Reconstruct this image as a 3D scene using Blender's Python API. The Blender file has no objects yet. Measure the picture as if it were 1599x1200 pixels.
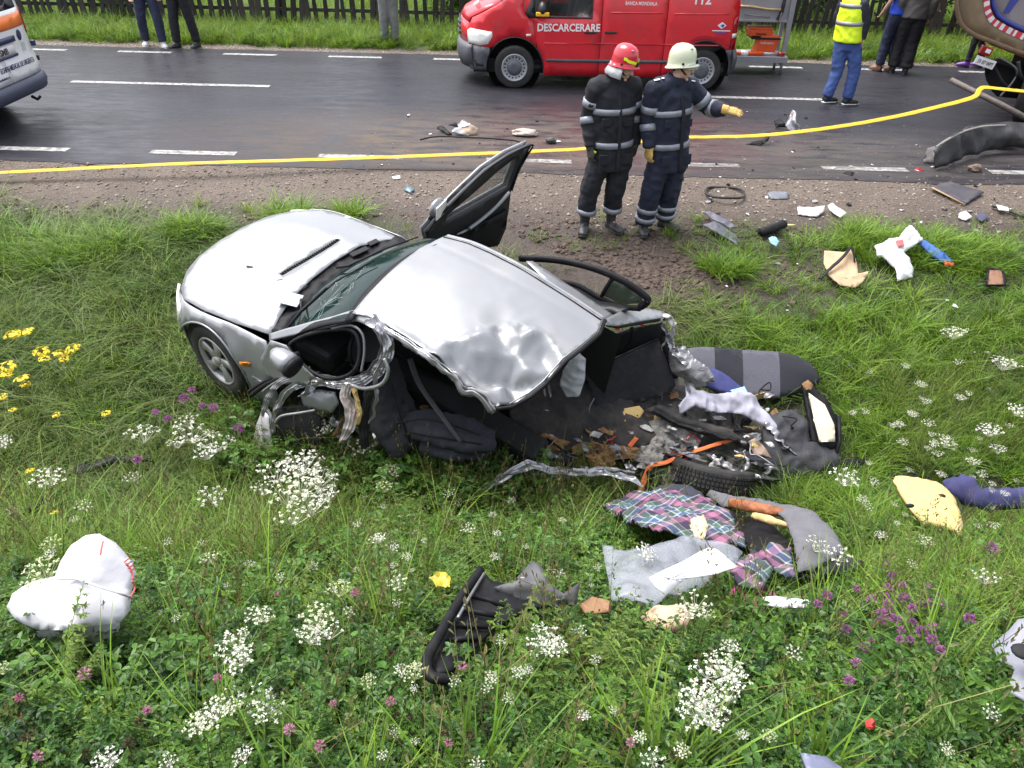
import bpy, bmesh, math, random
import numpy as np
from mathutils import Vector, Matrix, noise, geometry
from math import radians, sin, cos, pi
S = bpy.context.scene
COL = S.collection
# ---------------------------------------------------------------- camera
F = 1199.25; TH = radians(34.0); CH = 2.95; ROLL = 0.024
FW = Vector((0, cos(TH), -sin(TH))); U0 = Vector((0, sin(TH), cos(TH))); R0 = Vector((1, 0, 0))
RT = R0 * cos(ROLL) + U0 * sin(ROLL); UP = U0 * cos(ROLL) - R0 * sin(ROLL)
CO = Vector((0, 0, CH))
cd = bpy.data.cameras.new('camera'); cam = bpy.data.objects.new('camera', cd); COL.objects.link(cam)
cd.lens = 27.0; cd.sensor_width = 36; cd.clip_start = .05; cd.clip_end = 2000
cam.matrix_world = Matrix(((RT.x, UP.x, -FW.x, CO.x), (RT.y, UP.y, -FW.y, CO.y), (RT.z, UP.z, -FW.z, CO.z), (0, 0, 0, 1)))
S.camera = cam
# ---------------------------------------------------------------- light
SUN_EL, SUN_AZ = radians(66), radians(300)
w = bpy.data.worlds.new('World'); S.world = w; w.use_nodes = True
nt = w.node_tree; nt.nodes.clear()
sk = nt.nodes.new('ShaderNodeTexSky'); sk.sky_type = 'NISHITA'; sk.sun_disc = False
sk.sun_elevation = SUN_EL; sk.sun_rotation = SUN_AZ; sk.air_density = 1.0; sk.dust_density = 4.0; sk.ozone_density = 1.0
hs = nt.nodes.new('ShaderNodeHueSaturation'); hs.inputs['Saturation'].default_value = .35
bg = nt.nodes.new('ShaderNodeBackground'); bg.inputs[1].default_value = .15
ow = nt.nodes.new('ShaderNodeOutputWorld')
nt.links.new(sk.outputs[0], hs.inputs['Color']); nt.links.new(hs.outputs[0], bg.inputs[0]); nt.links.new(bg.outputs[0], ow.inputs[0])
sl = bpy.data.lights.new('sun', 'SUN'); sl.energy = 1.3; sl.angle = radians(35); sl.color = (1, .97, .92)
so = bpy.data.objects.new('sun', sl); COL.objects.link(so)
sd = Vector((sin(SUN_AZ) * cos(SUN_EL), cos(SUN_AZ) * cos(SUN_EL), sin(SUN_EL)))
so.rotation_euler = sd.to_track_quat('Z', 'Y').to_euler(); so.location = (0, 0, 30)
vs = S.view_settings; vs.view_transform = 'Standard'; vs.look = 'None'; vs.exposure = 1.5; vs.gamma = 1; vs.use_curve_mapping = False
# ---------------------------------------------------------------- helpers
rng = random.Random(11)
PROF = [(-40, 2.2), (-6, 1.7), (-2, 1.5), (-.5, 1.42), (.3, 1.3), (1.1, .95), (1.8, .47), (2.5, .02), (3.2, -.45), (3.8, -.82), (4.3, -.92), (5, -.72),
        (5.8, -.5), (6.6, -.33), (7.5, -.2), (8.2, -.09), (8.75, -.012), (15.3, -.012), (15.8, -.02), (17, .03), (30, .1), (400, .4)]
PX = np.array([a for a, b in PROF]); PZ = np.array([b for a, b in PROF])
def G(x, y):
    """ground height"""
    z = float(np.interp(y, PX, PZ))
    k = min(1, max(0, (8.2 - y) / 1.2))
    if k > 0:
        z += k * (.05 * noise.noise(Vector((x * .7, y * .7, 3))) + .025 * noise.noise(Vector((x * 2.3, y * 2.3, 7))))
        z -= .22 * math.exp(-((x - .4) ** 2 / 1.6 + (y - 4.3) ** 2 / .5))
    return z
def ray(px, py): return FW + RT * ((px - 799.5) / F) + UP * ((600 - py) / F)
def W(px, py, a): return CO + ray(px, py) * a
def atz(px, py, z): r = ray(px, py); return CO + r * ((z - CH) / r.z)
def aty(px, py, y): r = ray(px, py); return CO + r * (y / r.y)
def P(px, py, dz=0):
    """the point of the ground (raised dz) that shows at a pixel of the photograph"""
    r = ray(px, py); t = .35
    while t < 60:
        p = CO + r * t
        if p.z < G(p.x, p.y) + dz: break
        t += .05
    lo, hi = t - .05, t
    for _ in range(12):
        m = (lo + hi) / 2; p = CO + r * m
        if p.z < G(p.x, p.y) + dz: hi = m
        else: lo = m
    return CO + r * hi
def link(o, parent=None):
    COL.objects.link(o)
    if parent is not None: o.parent = parent
    return o
def tag(o, label=None, cat=None, group=None, kind=None):
    if label: o['label'] = label
    if cat: o['category'] = cat
    if group: o['group'] = group
    if kind: o['kind'] = kind
    return o
def thing(name, loc, label, cat, group=None, rz=0, mw=None):
    o = bpy.data.objects.new(name, None); COL.objects.link(o); o.empty_display_size = .1
    if mw is not None: o.matrix_world = mw
    else: o.location = loc; o.rotation_euler = (0, 0, rz)
    return tag(o, label, cat, group)
def mesh(name, V, Fc, m, parent=None, smooth=False, world=False):
    """one mesh object; world=True: coordinates are in the world and are brought into the parent's frame"""
    me = bpy.data.meshes.new(name)
    V = [Vector(v) for v in V]
    if world and parent is not None:
        bpy.context.view_layer.update() if False else None
        M = pm_(parent).inverted(); V = [M @ v for v in V]
    me.from_pydata([tuple(v) for v in V], [], [tuple(f) for f in Fc])
    if isinstance(m, (list, tuple)):
        for q in m: me.materials.append(q)
    else: me.materials.append(m)
    if smooth: me.polygons.foreach_set('use_smooth', [True] * len(me.polygons))
    me.update()
    return link(bpy.data.objects.new(name, me), parent)
def pm_(o):
    M = o.matrix_basis.copy()
    while o.parent is not None: o = o.parent; M = o.matrix_basis @ M
    return M
def bmobj(name, bm, m, parent=None, smooth=False, world=False):
    if world and parent is not None: bm.transform(pm_(parent).inverted())
    me = bpy.data.meshes.new(name); bm.to_mesh(me); bm.free()
    for q in (m if isinstance(m, (list, tuple)) else [m]): me.materials.append(q)
    if smooth: me.polygons.foreach_set('use_smooth', [True] * len(me.polygons))
    return link(bpy.data.objects.new(name, me), parent)
def bbox(bm, c, s, M=None, bev=0, seg=2):
    """bevelled box centred c with size s added to bm"""
    r = bmesh.ops.create_cube(bm, size=1); vs_ = r['verts']
    for v in vs_: v.co = Vector((v.co.x * s[0], v.co.y * s[1], v.co.z * s[2]))
    if bev > 0:
        ed = list({e for v in vs_ for e in v.link_edges})
        b = bmesh.ops.bevel(bm, geom=ed, offset=bev, segments=seg, affect='EDGES', profile=.5)
        vs_ = list({v for v in b['verts']} | {v for v in vs_ if v.is_valid})
    T = Matrix.Translation(Vector(c))
    if M is not None: T = T @ (M if len(M) == 4 else M.to_4x4())
    for v in vs_: v.co = T @ v.co
    return vs_
def box(name, c, s, m, parent=None, M=None, bev=.004, seg=2, world=False):
    bm = bmesh.new(); bbox(bm, c, s, M, bev, seg); return bmobj(name, bm, m, parent, False, world)
def frames(path, up=Vector((0, 0, 1))):
    out = []
    for i in range(len(path)):
        t = (path[min(i + 1, len(path) - 1)] - path[max(i - 1, 0)])
        t = t.normalized() if t.length > 1e-9 else Vector((0, 0, 1))
        s = t.cross(up)
        if s.length < 1e-4: s = t.cross(Vector((1, 0, 0)))
        s.normalize(); n = s.cross(t).normalized(); out.append((t, s, n))
    return out
def tubev(path, rad, seg=8, up=Vector((0, 0, 1)), cap=True, off=0):
    """verts+faces of a lofted tube; rad: number, list, or list of (side, normal) half sizes"""
    path = [Vector(p) for p in path]; fr = frames(path, up); V = []; Fc = []
    for i, p in enumerate(path):
        r = rad[i] if isinstance(rad, (list, tuple)) else rad
        a, b = r if isinstance(r, (list, tuple)) else (r, r)
        t, s, n = fr[i]
        for k in range(seg):
            q = 2 * pi * k / seg; V.append(p + s * (a * cos(q)) + n * (b * sin(q)))
    for i in range(len(path) - 1):
        for k in range(seg):
            k2 = (k + 1) % seg
            Fc.append((off + i * seg + k, off + i * seg + k2, off + (i + 1) * seg + k2, off + (i + 1) * seg + k))
    if cap:
        Fc.append(tuple(off + k for k in reversed(range(seg)))); Fc.append(tuple(off + (len(path) - 1) * seg + k for k in range(seg)))
    return V, Fc
def tube(name, path, rad, m, parent=None, seg=8, world=False, up=Vector((0, 0, 1)), smooth=True):
    V, Fc = tubev(path, rad, seg, up); return mesh(name, V, Fc, m, parent, smooth, world)
def spline(pts, n=8, closed=False):
    """Catmull-Rom through points"""
    pts = [Vector(p) for p in pts]; N = len(pts); out = []
    rngi = range(N if closed else N - 1)
    for i in rngi:
        if closed: p0, p1, p2, p3 = pts[i - 1], pts[i], pts[(i + 1) % N], pts[(i + 2) % N]
        else: p0, p1, p2, p3 = pts[max(i - 1, 0)], pts[i], pts[i + 1], pts[min(i + 2, N - 1)]
        for k in range(n):
            t = k / n; out.append(.5 * ((2 * p1) + (p2 - p0) * t + (2 * p0 - 5 * p1 + 4 * p2 - p3) * t * t + (3 * p1 - p0 - 3 * p2 + p3) * t ** 3))
    if not closed: out.append(pts[-1].copy())
    return out
def pip(x, y, poly):
    c = False; j = len(poly) - 1
    for i in range(len(poly)):
        xi, yi = poly[i]; xj, yj = poly[j]
        if (yi > y) != (yj > y) and x < (xj - xi) * (y - yi) / (yj - yi) + xi: c = not c
        j = i
    return c
def tri2d(outline, res, holes=(), jit=.25):
    """fill an outline (2D) with an even triangulation"""
    vs_, ed = [], []
    def ring(o):
        st = len(vs_)
        for i in range(len(o)):
            a = Vector(o[i]); b = Vector(o[(i + 1) % len(o)]); n = max(1, int((b - a).length / res + .5))
            for k in range(n): vs_.append(a.lerp(b, k / n))
        n = len(vs_) - st
        for k in range(n): ed.append((st + k, st + (k + 1) % n))
    ring(outline)
    for h in holes: ring(h)
    xs = [p[0] for p in outline]; ys = [p[1] for p in outline]
    rim = [(v.x, v.y) for v in vs_]; nb = len(vs_); r2 = (res * .55) ** 2; R_ = random.Random(5)
    cells = {}
    for x, y in rim: cells.setdefault((int(x // res), int(y // res)), []).append((x, y))
    y = min(ys); row = 0
    while y < max(ys):
        x = min(xs) + (res * .5 if row % 2 else 0)
        while x < max(xs):
            qx = x + R_.uniform(-jit, jit) * res; qy = y + R_.uniform(-jit, jit) * res
            if pip(qx, qy, outline) and not any(pip(qx, qy, h) for h in holes):
                ci, cj = int(qx // res), int(qy // res); ok = True
                for a in (-1, 0, 1):
                    for b in (-1, 0, 1):
                        for (u, v) in cells.get((ci + a, cj + b), ()):
                            if (u - qx) ** 2 + (v - qy) ** 2 < r2: ok = False
                if ok: vs_.append(Vector((qx, qy)))
            x += res
        y += res * .87; row += 1
    r = geometry.delaunay_2d_cdt(vs_, ed, [], 0, 1e-6)
    V2, F2 = r[0], r[2]; keep = []
    for f in F2:
        cx = sum(V2[i][0] for i in f) / 3; cy = sum(V2[i][1] for i in f) / 3
        if pip(cx, cy, outline) and not any(pip(cx, cy, h) for h in holes): keep.append(list(f))
    for f in keep:
        a, b, c = (V2[i] for i in f)
        if (b[0] - a[0]) * (c[1] - a[1]) - (b[1] - a[1]) * (c[0] - a[0]) < 0: f.reverse()
    return V2, keep
def shell(name, V, Fc, thick, m, parent=None, smooth=True, world=False, flip=False):
    """an open triangulated sheet given a real thickness (below its normal)"""
    bm = bmesh.new(); bv = [bm.verts.new(v) for v in V]
    for f in Fc:
        try: bm.faces.new([bv[i] for i in (reversed(f) if flip else f)])
        except ValueError: pass
    for v in list(bm.verts):
        if not v.link_faces: bm.verts.remove(v)
    bm.normal_update()
    if thick:
        tops = list(bm.verts); fs = list(bm.faces); rimE = [(e.verts[0], e.verts[1], e.link_faces[0]) for e in bm.edges if len(e.link_faces) == 1]
        low = {v: bm.verts.new(v.co - v.normal * thick) for v in tops}
        for f in fs: bm.faces.new([low[v] for v in reversed(f.verts)])
        for p_, q_, f in rimE:
            lv = list(f.verts); i = lv.index(p_)
            if lv[(i + 1) % len(lv)] is not q_: p_, q_ = q_, p_
            try: bm.faces.new([q_, p_, low[p_], low[q_]])
            except ValueError: pass
    return bmobj(name, bm, m, parent, smooth, world)
def panel(name, outline, fn, m, parent=None, res=.06, thick=.006, holes=(), smooth=True, world=False, flip=False):
    V2, F2 = tri2d([Vector(o[:2]) for o in outline], res, holes)
    return shell(name, [fn(v[0], v[1]) for v in V2], F2, thick, m, parent, smooth, world, flip)
def nz(p, s, seed=0): return noise.noise(Vector((p[0] * s + seed * 13.7, p[1] * s - seed * 7.3, p[2] * s + seed * 3.1)))
def ridge(p, s, seed=0): return 1 - 2 * abs(nz(p, s, seed))
def sheet(name, pts, m, parent=None, res=.03, thick=.004, crump=0., cs=6., bulge=0., seed=0, smooth=True, fold=0., fs=4.):
    """a sheet with depth: closed 3D outline in the world, filled, sagged/bulged and crumpled along its normal"""
    pts = [Vector(p) for p in pts]; c = sum(pts, Vector()) / len(pts)
    nrm = Vector()
    for i in range(len(pts)): nrm += (pts[i] - c).cross(pts[(i + 1) % len(pts)] - c)
    nrm.normalize()
    if nrm.dot(Vector((0, -.5, 1))) < 0: nrm = -nrm
    u = (pts[0] - c); u = (u - nrm * u.dot(nrm)).normalized(); v = nrm.cross(u)
    o2 = [Vector(((p - c).dot(u), (p - c).dot(v))) for p in pts]; h = [(p - c).dot(nrm) for p in pts]
    V2, F2 = tri2d(o2, res); out = []
    # dense boundary for height interpolation
    bd = []
    for i in range(len(o2)):
        a, b = o2[i], o2[(i + 1) % len(o2)]
        for k in range(9): bd.append((a.lerp(b, k / 9), h[i] + (h[(i + 1) % len(o2)] - h[i]) * k / 9))
    dm = max(min((q[0] - Vector(w_)).length for q in bd) for w_ in V2) + 1e-6
    for w_ in V2:
        w_ = Vector(w_); sw = sh = 0; dmin = 1e9
        for q, hh in bd:
            d2 = (q - w_).length_squared; dmin = min(dmin, d2); k = 1 / (d2 * d2 + 1e-9); sw += k; sh += k * hh
        z = sh / sw; e = min(1, math.sqrt(dmin) / dm)
        p = c + u * w_.x + v * w_.y
        z += bulge * math.sqrt(max(0, 1 - (1 - e) ** 2))
        if crump: z += crump * (.4 + .6 * e ** .5) * (ridge(p, cs, seed) * .62 + ridge(p, cs * 2.1, seed + 1) * .32 + nz(p, cs * 3.4, seed + 2) * .08)
        if fold: z += fold * ridge((p[0], p[1] * .3, p[2]), fs, seed + 5)
        out.append(p + nrm * z)
    return shell(name, out, F2, thick, m, parent, smooth, True if parent is not None else False)
def px3(pts, default=None):
    """(px, py, axial depth) -> world"""
    return [W(p[0], p[1], p[2] if len(p) > 2 else default) for p in pts]
def ribbon(name, path, width, m, parent=None, thick=.006, up=Vector((0, 0, 1)), twist=(0, 0), crump=0, cs=12, n=6, cross=4, world=True, seed=0, curl=0, smooth=True, groove=0):
    """a strip along a path, twisting, optionally crumpled"""
    sp = spline(path, n); N = len(sp); fr = frames(sp, up); V, Fc = [], []
    for i, p in enumerate(sp):
        t, s, q = fr[i]; a = twist[0] + (twist[1] - twist[0]) * i / max(1, N - 1)
        s2 = s * cos(a) + q * sin(a); q2 = q * cos(a) - s * sin(a)
        wd = width if not isinstance(width, (list, tuple)) else np.interp(i / (N - 1), np.linspace(0, 1, len(width)), width)
        for k in range(cross + 1):
            e = k / cross - .5; v = p + s2 * (e * wd) + q2 * (curl * wd * (1 - 4 * e * e))
            if groove: v = v + q2 * groove * (1, -.6, .8, -.2, 1.1, -.5, .3)[k % 7] * (.7 + .6 * nz(p, 5, seed))
            if crump: v = v + q2 * crump * ridge(v, cs, seed) + s2 * crump * .5 * nz(v, cs, seed + 3)
            V.append(v)
    c1 = cross + 1
    for i in range(N - 1):
        for k in range(cross):
            Fc.append((i * c1 + k, i * c1 + k + 1, (i + 1) * c1 + k + 1, (i + 1) * c1 + k))
    return shell(name, V, Fc, thick, m, parent, smooth, world and parent is not None)
def remesh(name, parts, voxel, m, parent=None, sm=4, disp=None, world=False, matfn=None):
    """several overlapping closed shapes fused into ONE continuous surface"""
    V, Fc = [], []
    for v, f in parts:
        o = len(V); V += [tuple(q) for q in v]; Fc += [tuple(i + o for i in g) for g in f]
    me = bpy.data.meshes.new('fuse'); me.from_pydata(V, [], Fc); me.update()
    t = bpy.data.objects.new('fuse', me); COL.objects.link(t)
    md = t.modifiers.new('r', 'REMESH'); md.mode = 'VOXEL'; md.voxel_size = voxel; md.use_smooth_shade = True
    s2 = t.modifiers.new('s', 'SMOOTH'); s2.iterations = sm; s2.factor = .5
    dg = bpy.context.evaluated_depsgraph_get(); ev = t.evaluated_get(dg)
    nm = bpy.data.meshes.new_from_object(ev); bpy.data.objects.remove(t); bpy.data.meshes.remove(me)
    if disp:
        nm.update(); cs_ = []
        for v in nm.vertices: cs_ += list(v.co + v.normal * disp(v.co))
        nm.vertices.foreach_set('co', cs_)
    if world and parent is not None: nm.transform(pm_(parent).inverted())
    nm.name = name; nm.materials.clear()
    for q in (m if isinstance(m, (list, tuple)) else [m]): nm.materials.append(q)
    if matfn:
        M = pm_(parent) if (world and parent is not None) else Matrix()
        nm.polygons.foreach_set('material_index', [matfn(M @ p.center) for p in nm.polygons])
    nm.polygons.foreach_set('use_smooth', [True] * len(nm.polygons)); nm.update()
    return link(bpy.data.objects.new(name, nm), parent)
def ell(c, r, seg=14, rings=8, M=None):
    """verts+faces of an ellipsoid"""
    V, Fc = [], []
    c = Vector(c)
    for i in range(rings + 1):
        a = pi * i / rings
        for k in range(seg):
            q = 2 * pi * k / seg; v = Vector((r[0] * sin(a) * cos(q), r[1] * sin(a) * sin(q), r[2] * cos(a)))
            V.append(c + (M @ v if M is not None else v))
    for i in range(rings):
        for k in range(seg):
            k2 = (k + 1) % seg; Fc.append((i * seg + k, (i + 1) * seg + k, (i + 1) * seg + k2, i * seg + k2))
    return V, Fc
def text(name, s, size, m, M, parent=None, align='LEFT', ext=.0015, sx=1.0, world=False, bold=0.):
    cu = bpy.data.curves.new(name, 'FONT'); cu.body = s; cu.size = size; cu.align_x = align; cu.extrude = ext; cu.resolution_u = 2; cu.offset = bold
    t = bpy.data.objects.new(name, cu); COL.objects.link(t)
    me = bpy.data.meshes.new_from_object(t.evaluated_get(bpy.context.evaluated_depsgraph_get()))
    bpy.data.objects.remove(t); bpy.data.curves.remove(cu)
    me.transform(M @ Matrix.Diagonal((sx, 1, 1, 1)))
    if world and parent is not None: me.transform(pm_(parent).inverted())
    me.materials.clear(); me.materials.append(m); me.name = name
    return link(bpy.data.objects.new(name, me), parent)
# ---------------------------------------------------------------- materials
MATS = {}
def pm(name, col, rough=.6, metal=0., var=.15, vs_=9., bump=0., bs=60., coat=0., dirt=None, ds=3., da=.5, rv=0., trans=0., alpha=1., spec=None, coord='Object', emit=None):
    if name in MATS: return MATS[name]
    m = bpy.data.materials.new(name); m.use_nodes = True; t = m.node_tree; N = t.nodes; L = t.links
    b = N['Principled BSDF']; tc = N.new('ShaderNodeTexCoord')
    n1 = N.new('ShaderNodeTexNoise'); n1.inputs['Scale'].default_value = vs_; n1.inputs['Detail'].default_value = 5; n1.inputs['Roughness'].default_value = .6
    L.new(tc.outputs[coord], n1.inputs['Vector'])
    mx = N.new('ShaderNodeMix'); mx.data_type = 'RGBA'
    mx.inputs[6].default_value = tuple(max(0, c * (1 - var)) for c in col) + (1,); mx.inputs[7].default_value = tuple(min(1, c * (1 + var)) for c in col) + (1,)
    rp = N.new('ShaderNodeMapRange'); rp.inputs[1].default_value = .3; rp.inputs[2].default_value = .7
    L.new(n1.outputs[0], rp.inputs[0]); L.new(rp.outputs[0], mx.inputs[0]); c_out = mx.outputs[2]
    if dirt:
        n2 = N.new('ShaderNodeTexNoise'); n2.inputs['Scale'].default_value = ds; n2.inputs['Detail'].default_value = 8; n2.inputs['Roughness'].default_value = .7
        L.new(tc.outputs[coord], n2.inputs['Vector']); r2 = N.new('ShaderNodeMapRange'); r2.inputs[1].default_value = .48; r2.inputs[2].default_value = .72; r2.inputs[4].default_value = da
        L.new(n2.outputs[0], r2.inputs[0]); m2 = N.new('ShaderNodeMix'); m2.data_type = 'RGBA'; L.new(r2.outputs[0], m2.inputs[0]); L.new(c_out, m2.inputs[6]); m2.inputs[7].default_value = tuple(dirt) + (1,)
        c_out = m2.outputs[2]
        r3 = N.new('ShaderNodeMapRange'); r3.inputs[3].default_value = rough; r3.inputs[4].default_value = min(1, rough + .35); L.new(r2.outputs[0], r3.inputs[0]); L.new(r3.outputs[0], b.inputs['Roughness'])
    else:
        if rv:
            r3 = N.new('ShaderNodeMapRange'); r3.inputs[1].default_value = .35; r3.inputs[2].default_value = .65; r3.inputs[3].default_value = max(.02, rough - rv); r3.inputs[4].default_value = min(1, rough + rv)
            L.new(n1.outputs[0], r3.inputs[0]); L.new(r3.outputs[0], b.inputs['Roughness'])
        else: b.inputs['Roughness'].default_value = rough
    L.new(c_out, b.inputs['Base Color']); b.inputs['Metallic'].default_value = metal; b.inputs['Coat Weight'].default_value = coat; b.inputs['Coat Roughness'].default_value = .05
    b.inputs['Transmission Weight'].default_value = trans; b.inputs['Alpha'].default_value = alpha
    if spec is not None: b.inputs['Specular IOR Level'].default_value = spec
    if bump:
        n3 = N.new('ShaderNodeTexNoise'); n3.inputs['Scale'].default_value = bs; n3.inputs['Detail'].default_value = 4; L.new(tc.outputs[coord], n3.inputs['Vector'])
        bp = N.new('ShaderNodeBump'); bp.inputs['Strength'].default_value = bump; bp.inputs['Distance'].default_value = .01; L.new(n3.outputs[0], bp.inputs['Height']); L.new(bp.outputs[0], b.inputs['Normal'])
    MATS[name] = m; return m
def leafmat(name, cols, rough=.5, transl=.36):
    m = bpy.data.materials.new(name); m.use_nodes = True; t = m.node_tree; N = t.nodes; L = t.links
    b = N['Principled BSDF']; b.inputs['Roughness'].default_value = rough; b.inputs['Specular IOR Level'].default_value = .35
    oi = N.new('ShaderNodeObjectInfo'); cr = N.new('ShaderNodeValToRGB'); el = cr.color_ramp.elements
    while len(el) < len(cols): el.new(.5)
    for i, c in enumerate(cols): el[i].position = i / (len(cols) - 1); el[i].color = tuple(c) + (1,)
    L.new(oi.outputs['Random'], cr.inputs[0])
    tr = N.new('ShaderNodeBsdfTranslucent'); mx = N.new('ShaderNodeMixShader'); mx.inputs[0].default_value = transl
    hv = N.new('ShaderNodeHueSaturation'); hv.inputs['Value'].default_value = 1.25; hv.inputs['Hue'].default_value = .485
    g = N.new('ShaderNodeNewGeometry'); rr = N.new('ShaderNodeMapRange'); rr.inputs[3].default_value = .50; rr.inputs[4].default_value = 1.45; L.new(g.outputs['Random Per Island'], rr.inputs[0])
    h2 = N.new('ShaderNodeHueSaturation'); L.new(rr.outputs[0], h2.inputs['Value']); L.new(cr.outputs[0], h2.inputs['Color'])
    L.new(h2.outputs[0], b.inputs['Base Color']); L.new(h2.outputs[0], hv.inputs['Color']); L.new(hv.outputs[0], tr.inputs[0])
    L.new(b.outputs[0], mx.inputs[1]); L.new(tr.outputs[0], mx.inputs[2]); L.new(mx.outputs[0], N['Material Output'].inputs[0])
    MATS[name] = m; return m
# ================================================================ ground
def soil(x, y):
    n = noise.noise(Vector((x * .9, y * .9, 1))); n2 = noise.noise(Vector((x * 3.1, y * 3.1, 5))); yy = y + .28 * n + .12 * n2
    green = Vector((.016, .018, .009)); mud = Vector((.048, .034, .027)); grav = Vector((.118, .090, .070)); dgrass = Vector((.028, .030, .013))
    if y > 15.2:
        k = min(1, max(0, (yy - 15.75) / .35)); return grav.lerp(Vector((.06, .10, .025)), k)
    k = min(1, max(0, (yy - 7.75) / .3)); c = mud.lerp(grav, k * (.70 + .30 * n2) * (.62 + .38 * min(1, max(0, (yy - 8.0) / .35))))
    m = 1.2 * math.exp(-((x - 1.25) / 1.6) ** 2 - ((y - 6.9) / .7) ** 2) + .8 * math.exp(-((x + .2) / 1.2) ** 2 - ((y - 7.2) / .5) ** 2) + .7 * math.exp(-((x + 4) / 1.6) ** 2 - ((y - 7.75) / .35) ** 2)
    g = min(1, max(0, (7.75 - yy) / .35)) * (1 - min(1, m * 1.2))
    return c.lerp(green.lerp(dgrass, .5 + .5 * n), g)
def axis(lo, hi, a, b, st, g=1.35):
    o = list(np.arange(a, b + 1e-6, st)); d = st; x = a
    while x > lo: d *= g; x -= d; o.insert(0, x)
    d = st; x = b
    while x < hi: d *= g; x += d; o.append(x)
    return o
XS = axis(-220, 220, -7, 7, .13); YS = axis(-30, 380, .2, 9.2, .11)
YS = sorted([y for y in YS if abs(y - 8.75) > .04] + [8.75, 15.3, 15.5, 15.8, 16.2, 16.8])
V = [(x, y, G(x, y)) for y in YS for x in XS]; nx = len(XS)
Fc = [(j * nx + i, j * nx + i + 1, (j + 1) * nx + i + 1, (j + 1) * nx + i) for j in range(len(YS) - 1) for i in range(nx - 1)]
gm = bpy.data.materials.new('ground'); gm.use_nodes = True
def ground_nodes(m, stain):
    t = m.node_tree; N = t.nodes; L = t.links; b = N['Principled BSDF']
    at = N.new('ShaderNodeAttribute'); at.attribute_name = 'soil'; ge = N.new('ShaderNodeNewGeometry')
    n = N.new('ShaderNodeTexNoise'); n.inputs['Scale'].default_value = 22; n.inputs['Detail'].default_value = 8; n.inputs['Roughness'].default_value = .7; L.new(ge.outputs['Position'], n.inputs['Vector'])
    vo = N.new('ShaderNodeTexVoronoi'); vo.inputs['Scale'].default_value = 38; L.new(ge.outputs['Position'], vo.inputs['Vector'])
    r = N.new('ShaderNodeMapRange'); r.inputs[1].default_value = .25; r.inputs[2].default_value = .75; r.inputs[3].default_value = .55; r.inputs[4].default_value = 1.45; L.new(n.outputs[0], r.inputs[0])
    mu = N.new('ShaderNodeMix'); mu.data_type = 'RGBA'; mu.blend_type = 'MULTIPLY'; mu.inputs[0].default_value = 1; L.new(at.outputs['Color'], mu.inputs[6]); L.new(r.outputs[0], mu.inputs[7])
    L.new(mu.outputs[2], b.inputs['Base Color']); b.inputs['Roughness'].default_value = .75
    bp = N.new('ShaderNodeBump'); bp.inputs['Distance'].default_value = .02; bp.inputs['Strength'].default_value = .8; ad = N.new('ShaderNodeMath'); ad.operation = 'MULTIPLY_ADD'; ad.inputs[1].default_value = .6
    L.new(vo.outputs['Distance'], ad.inputs[0]); L.new(n.outputs[0], ad.inputs[2]); L.new(ad.outputs[0], bp.inputs['Height']); L.new(bp.outputs[0], b.inputs['Normal'])
ground_nodes(gm, 0)
g_ = mesh('ground', V, Fc, gm, None, True); tag(g_, 'ditch and verge ground of dark soil and gravel', None, None, 'structure')
ca = g_.data.color_attributes.new('soil', 'FLOAT_COLOR', 'POINT'); ca.data.foreach_set('color', np.array([tuple(soil(x, y)) + (1,) for y in YS for x in XS], dtype=np.float32).ravel())
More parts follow.
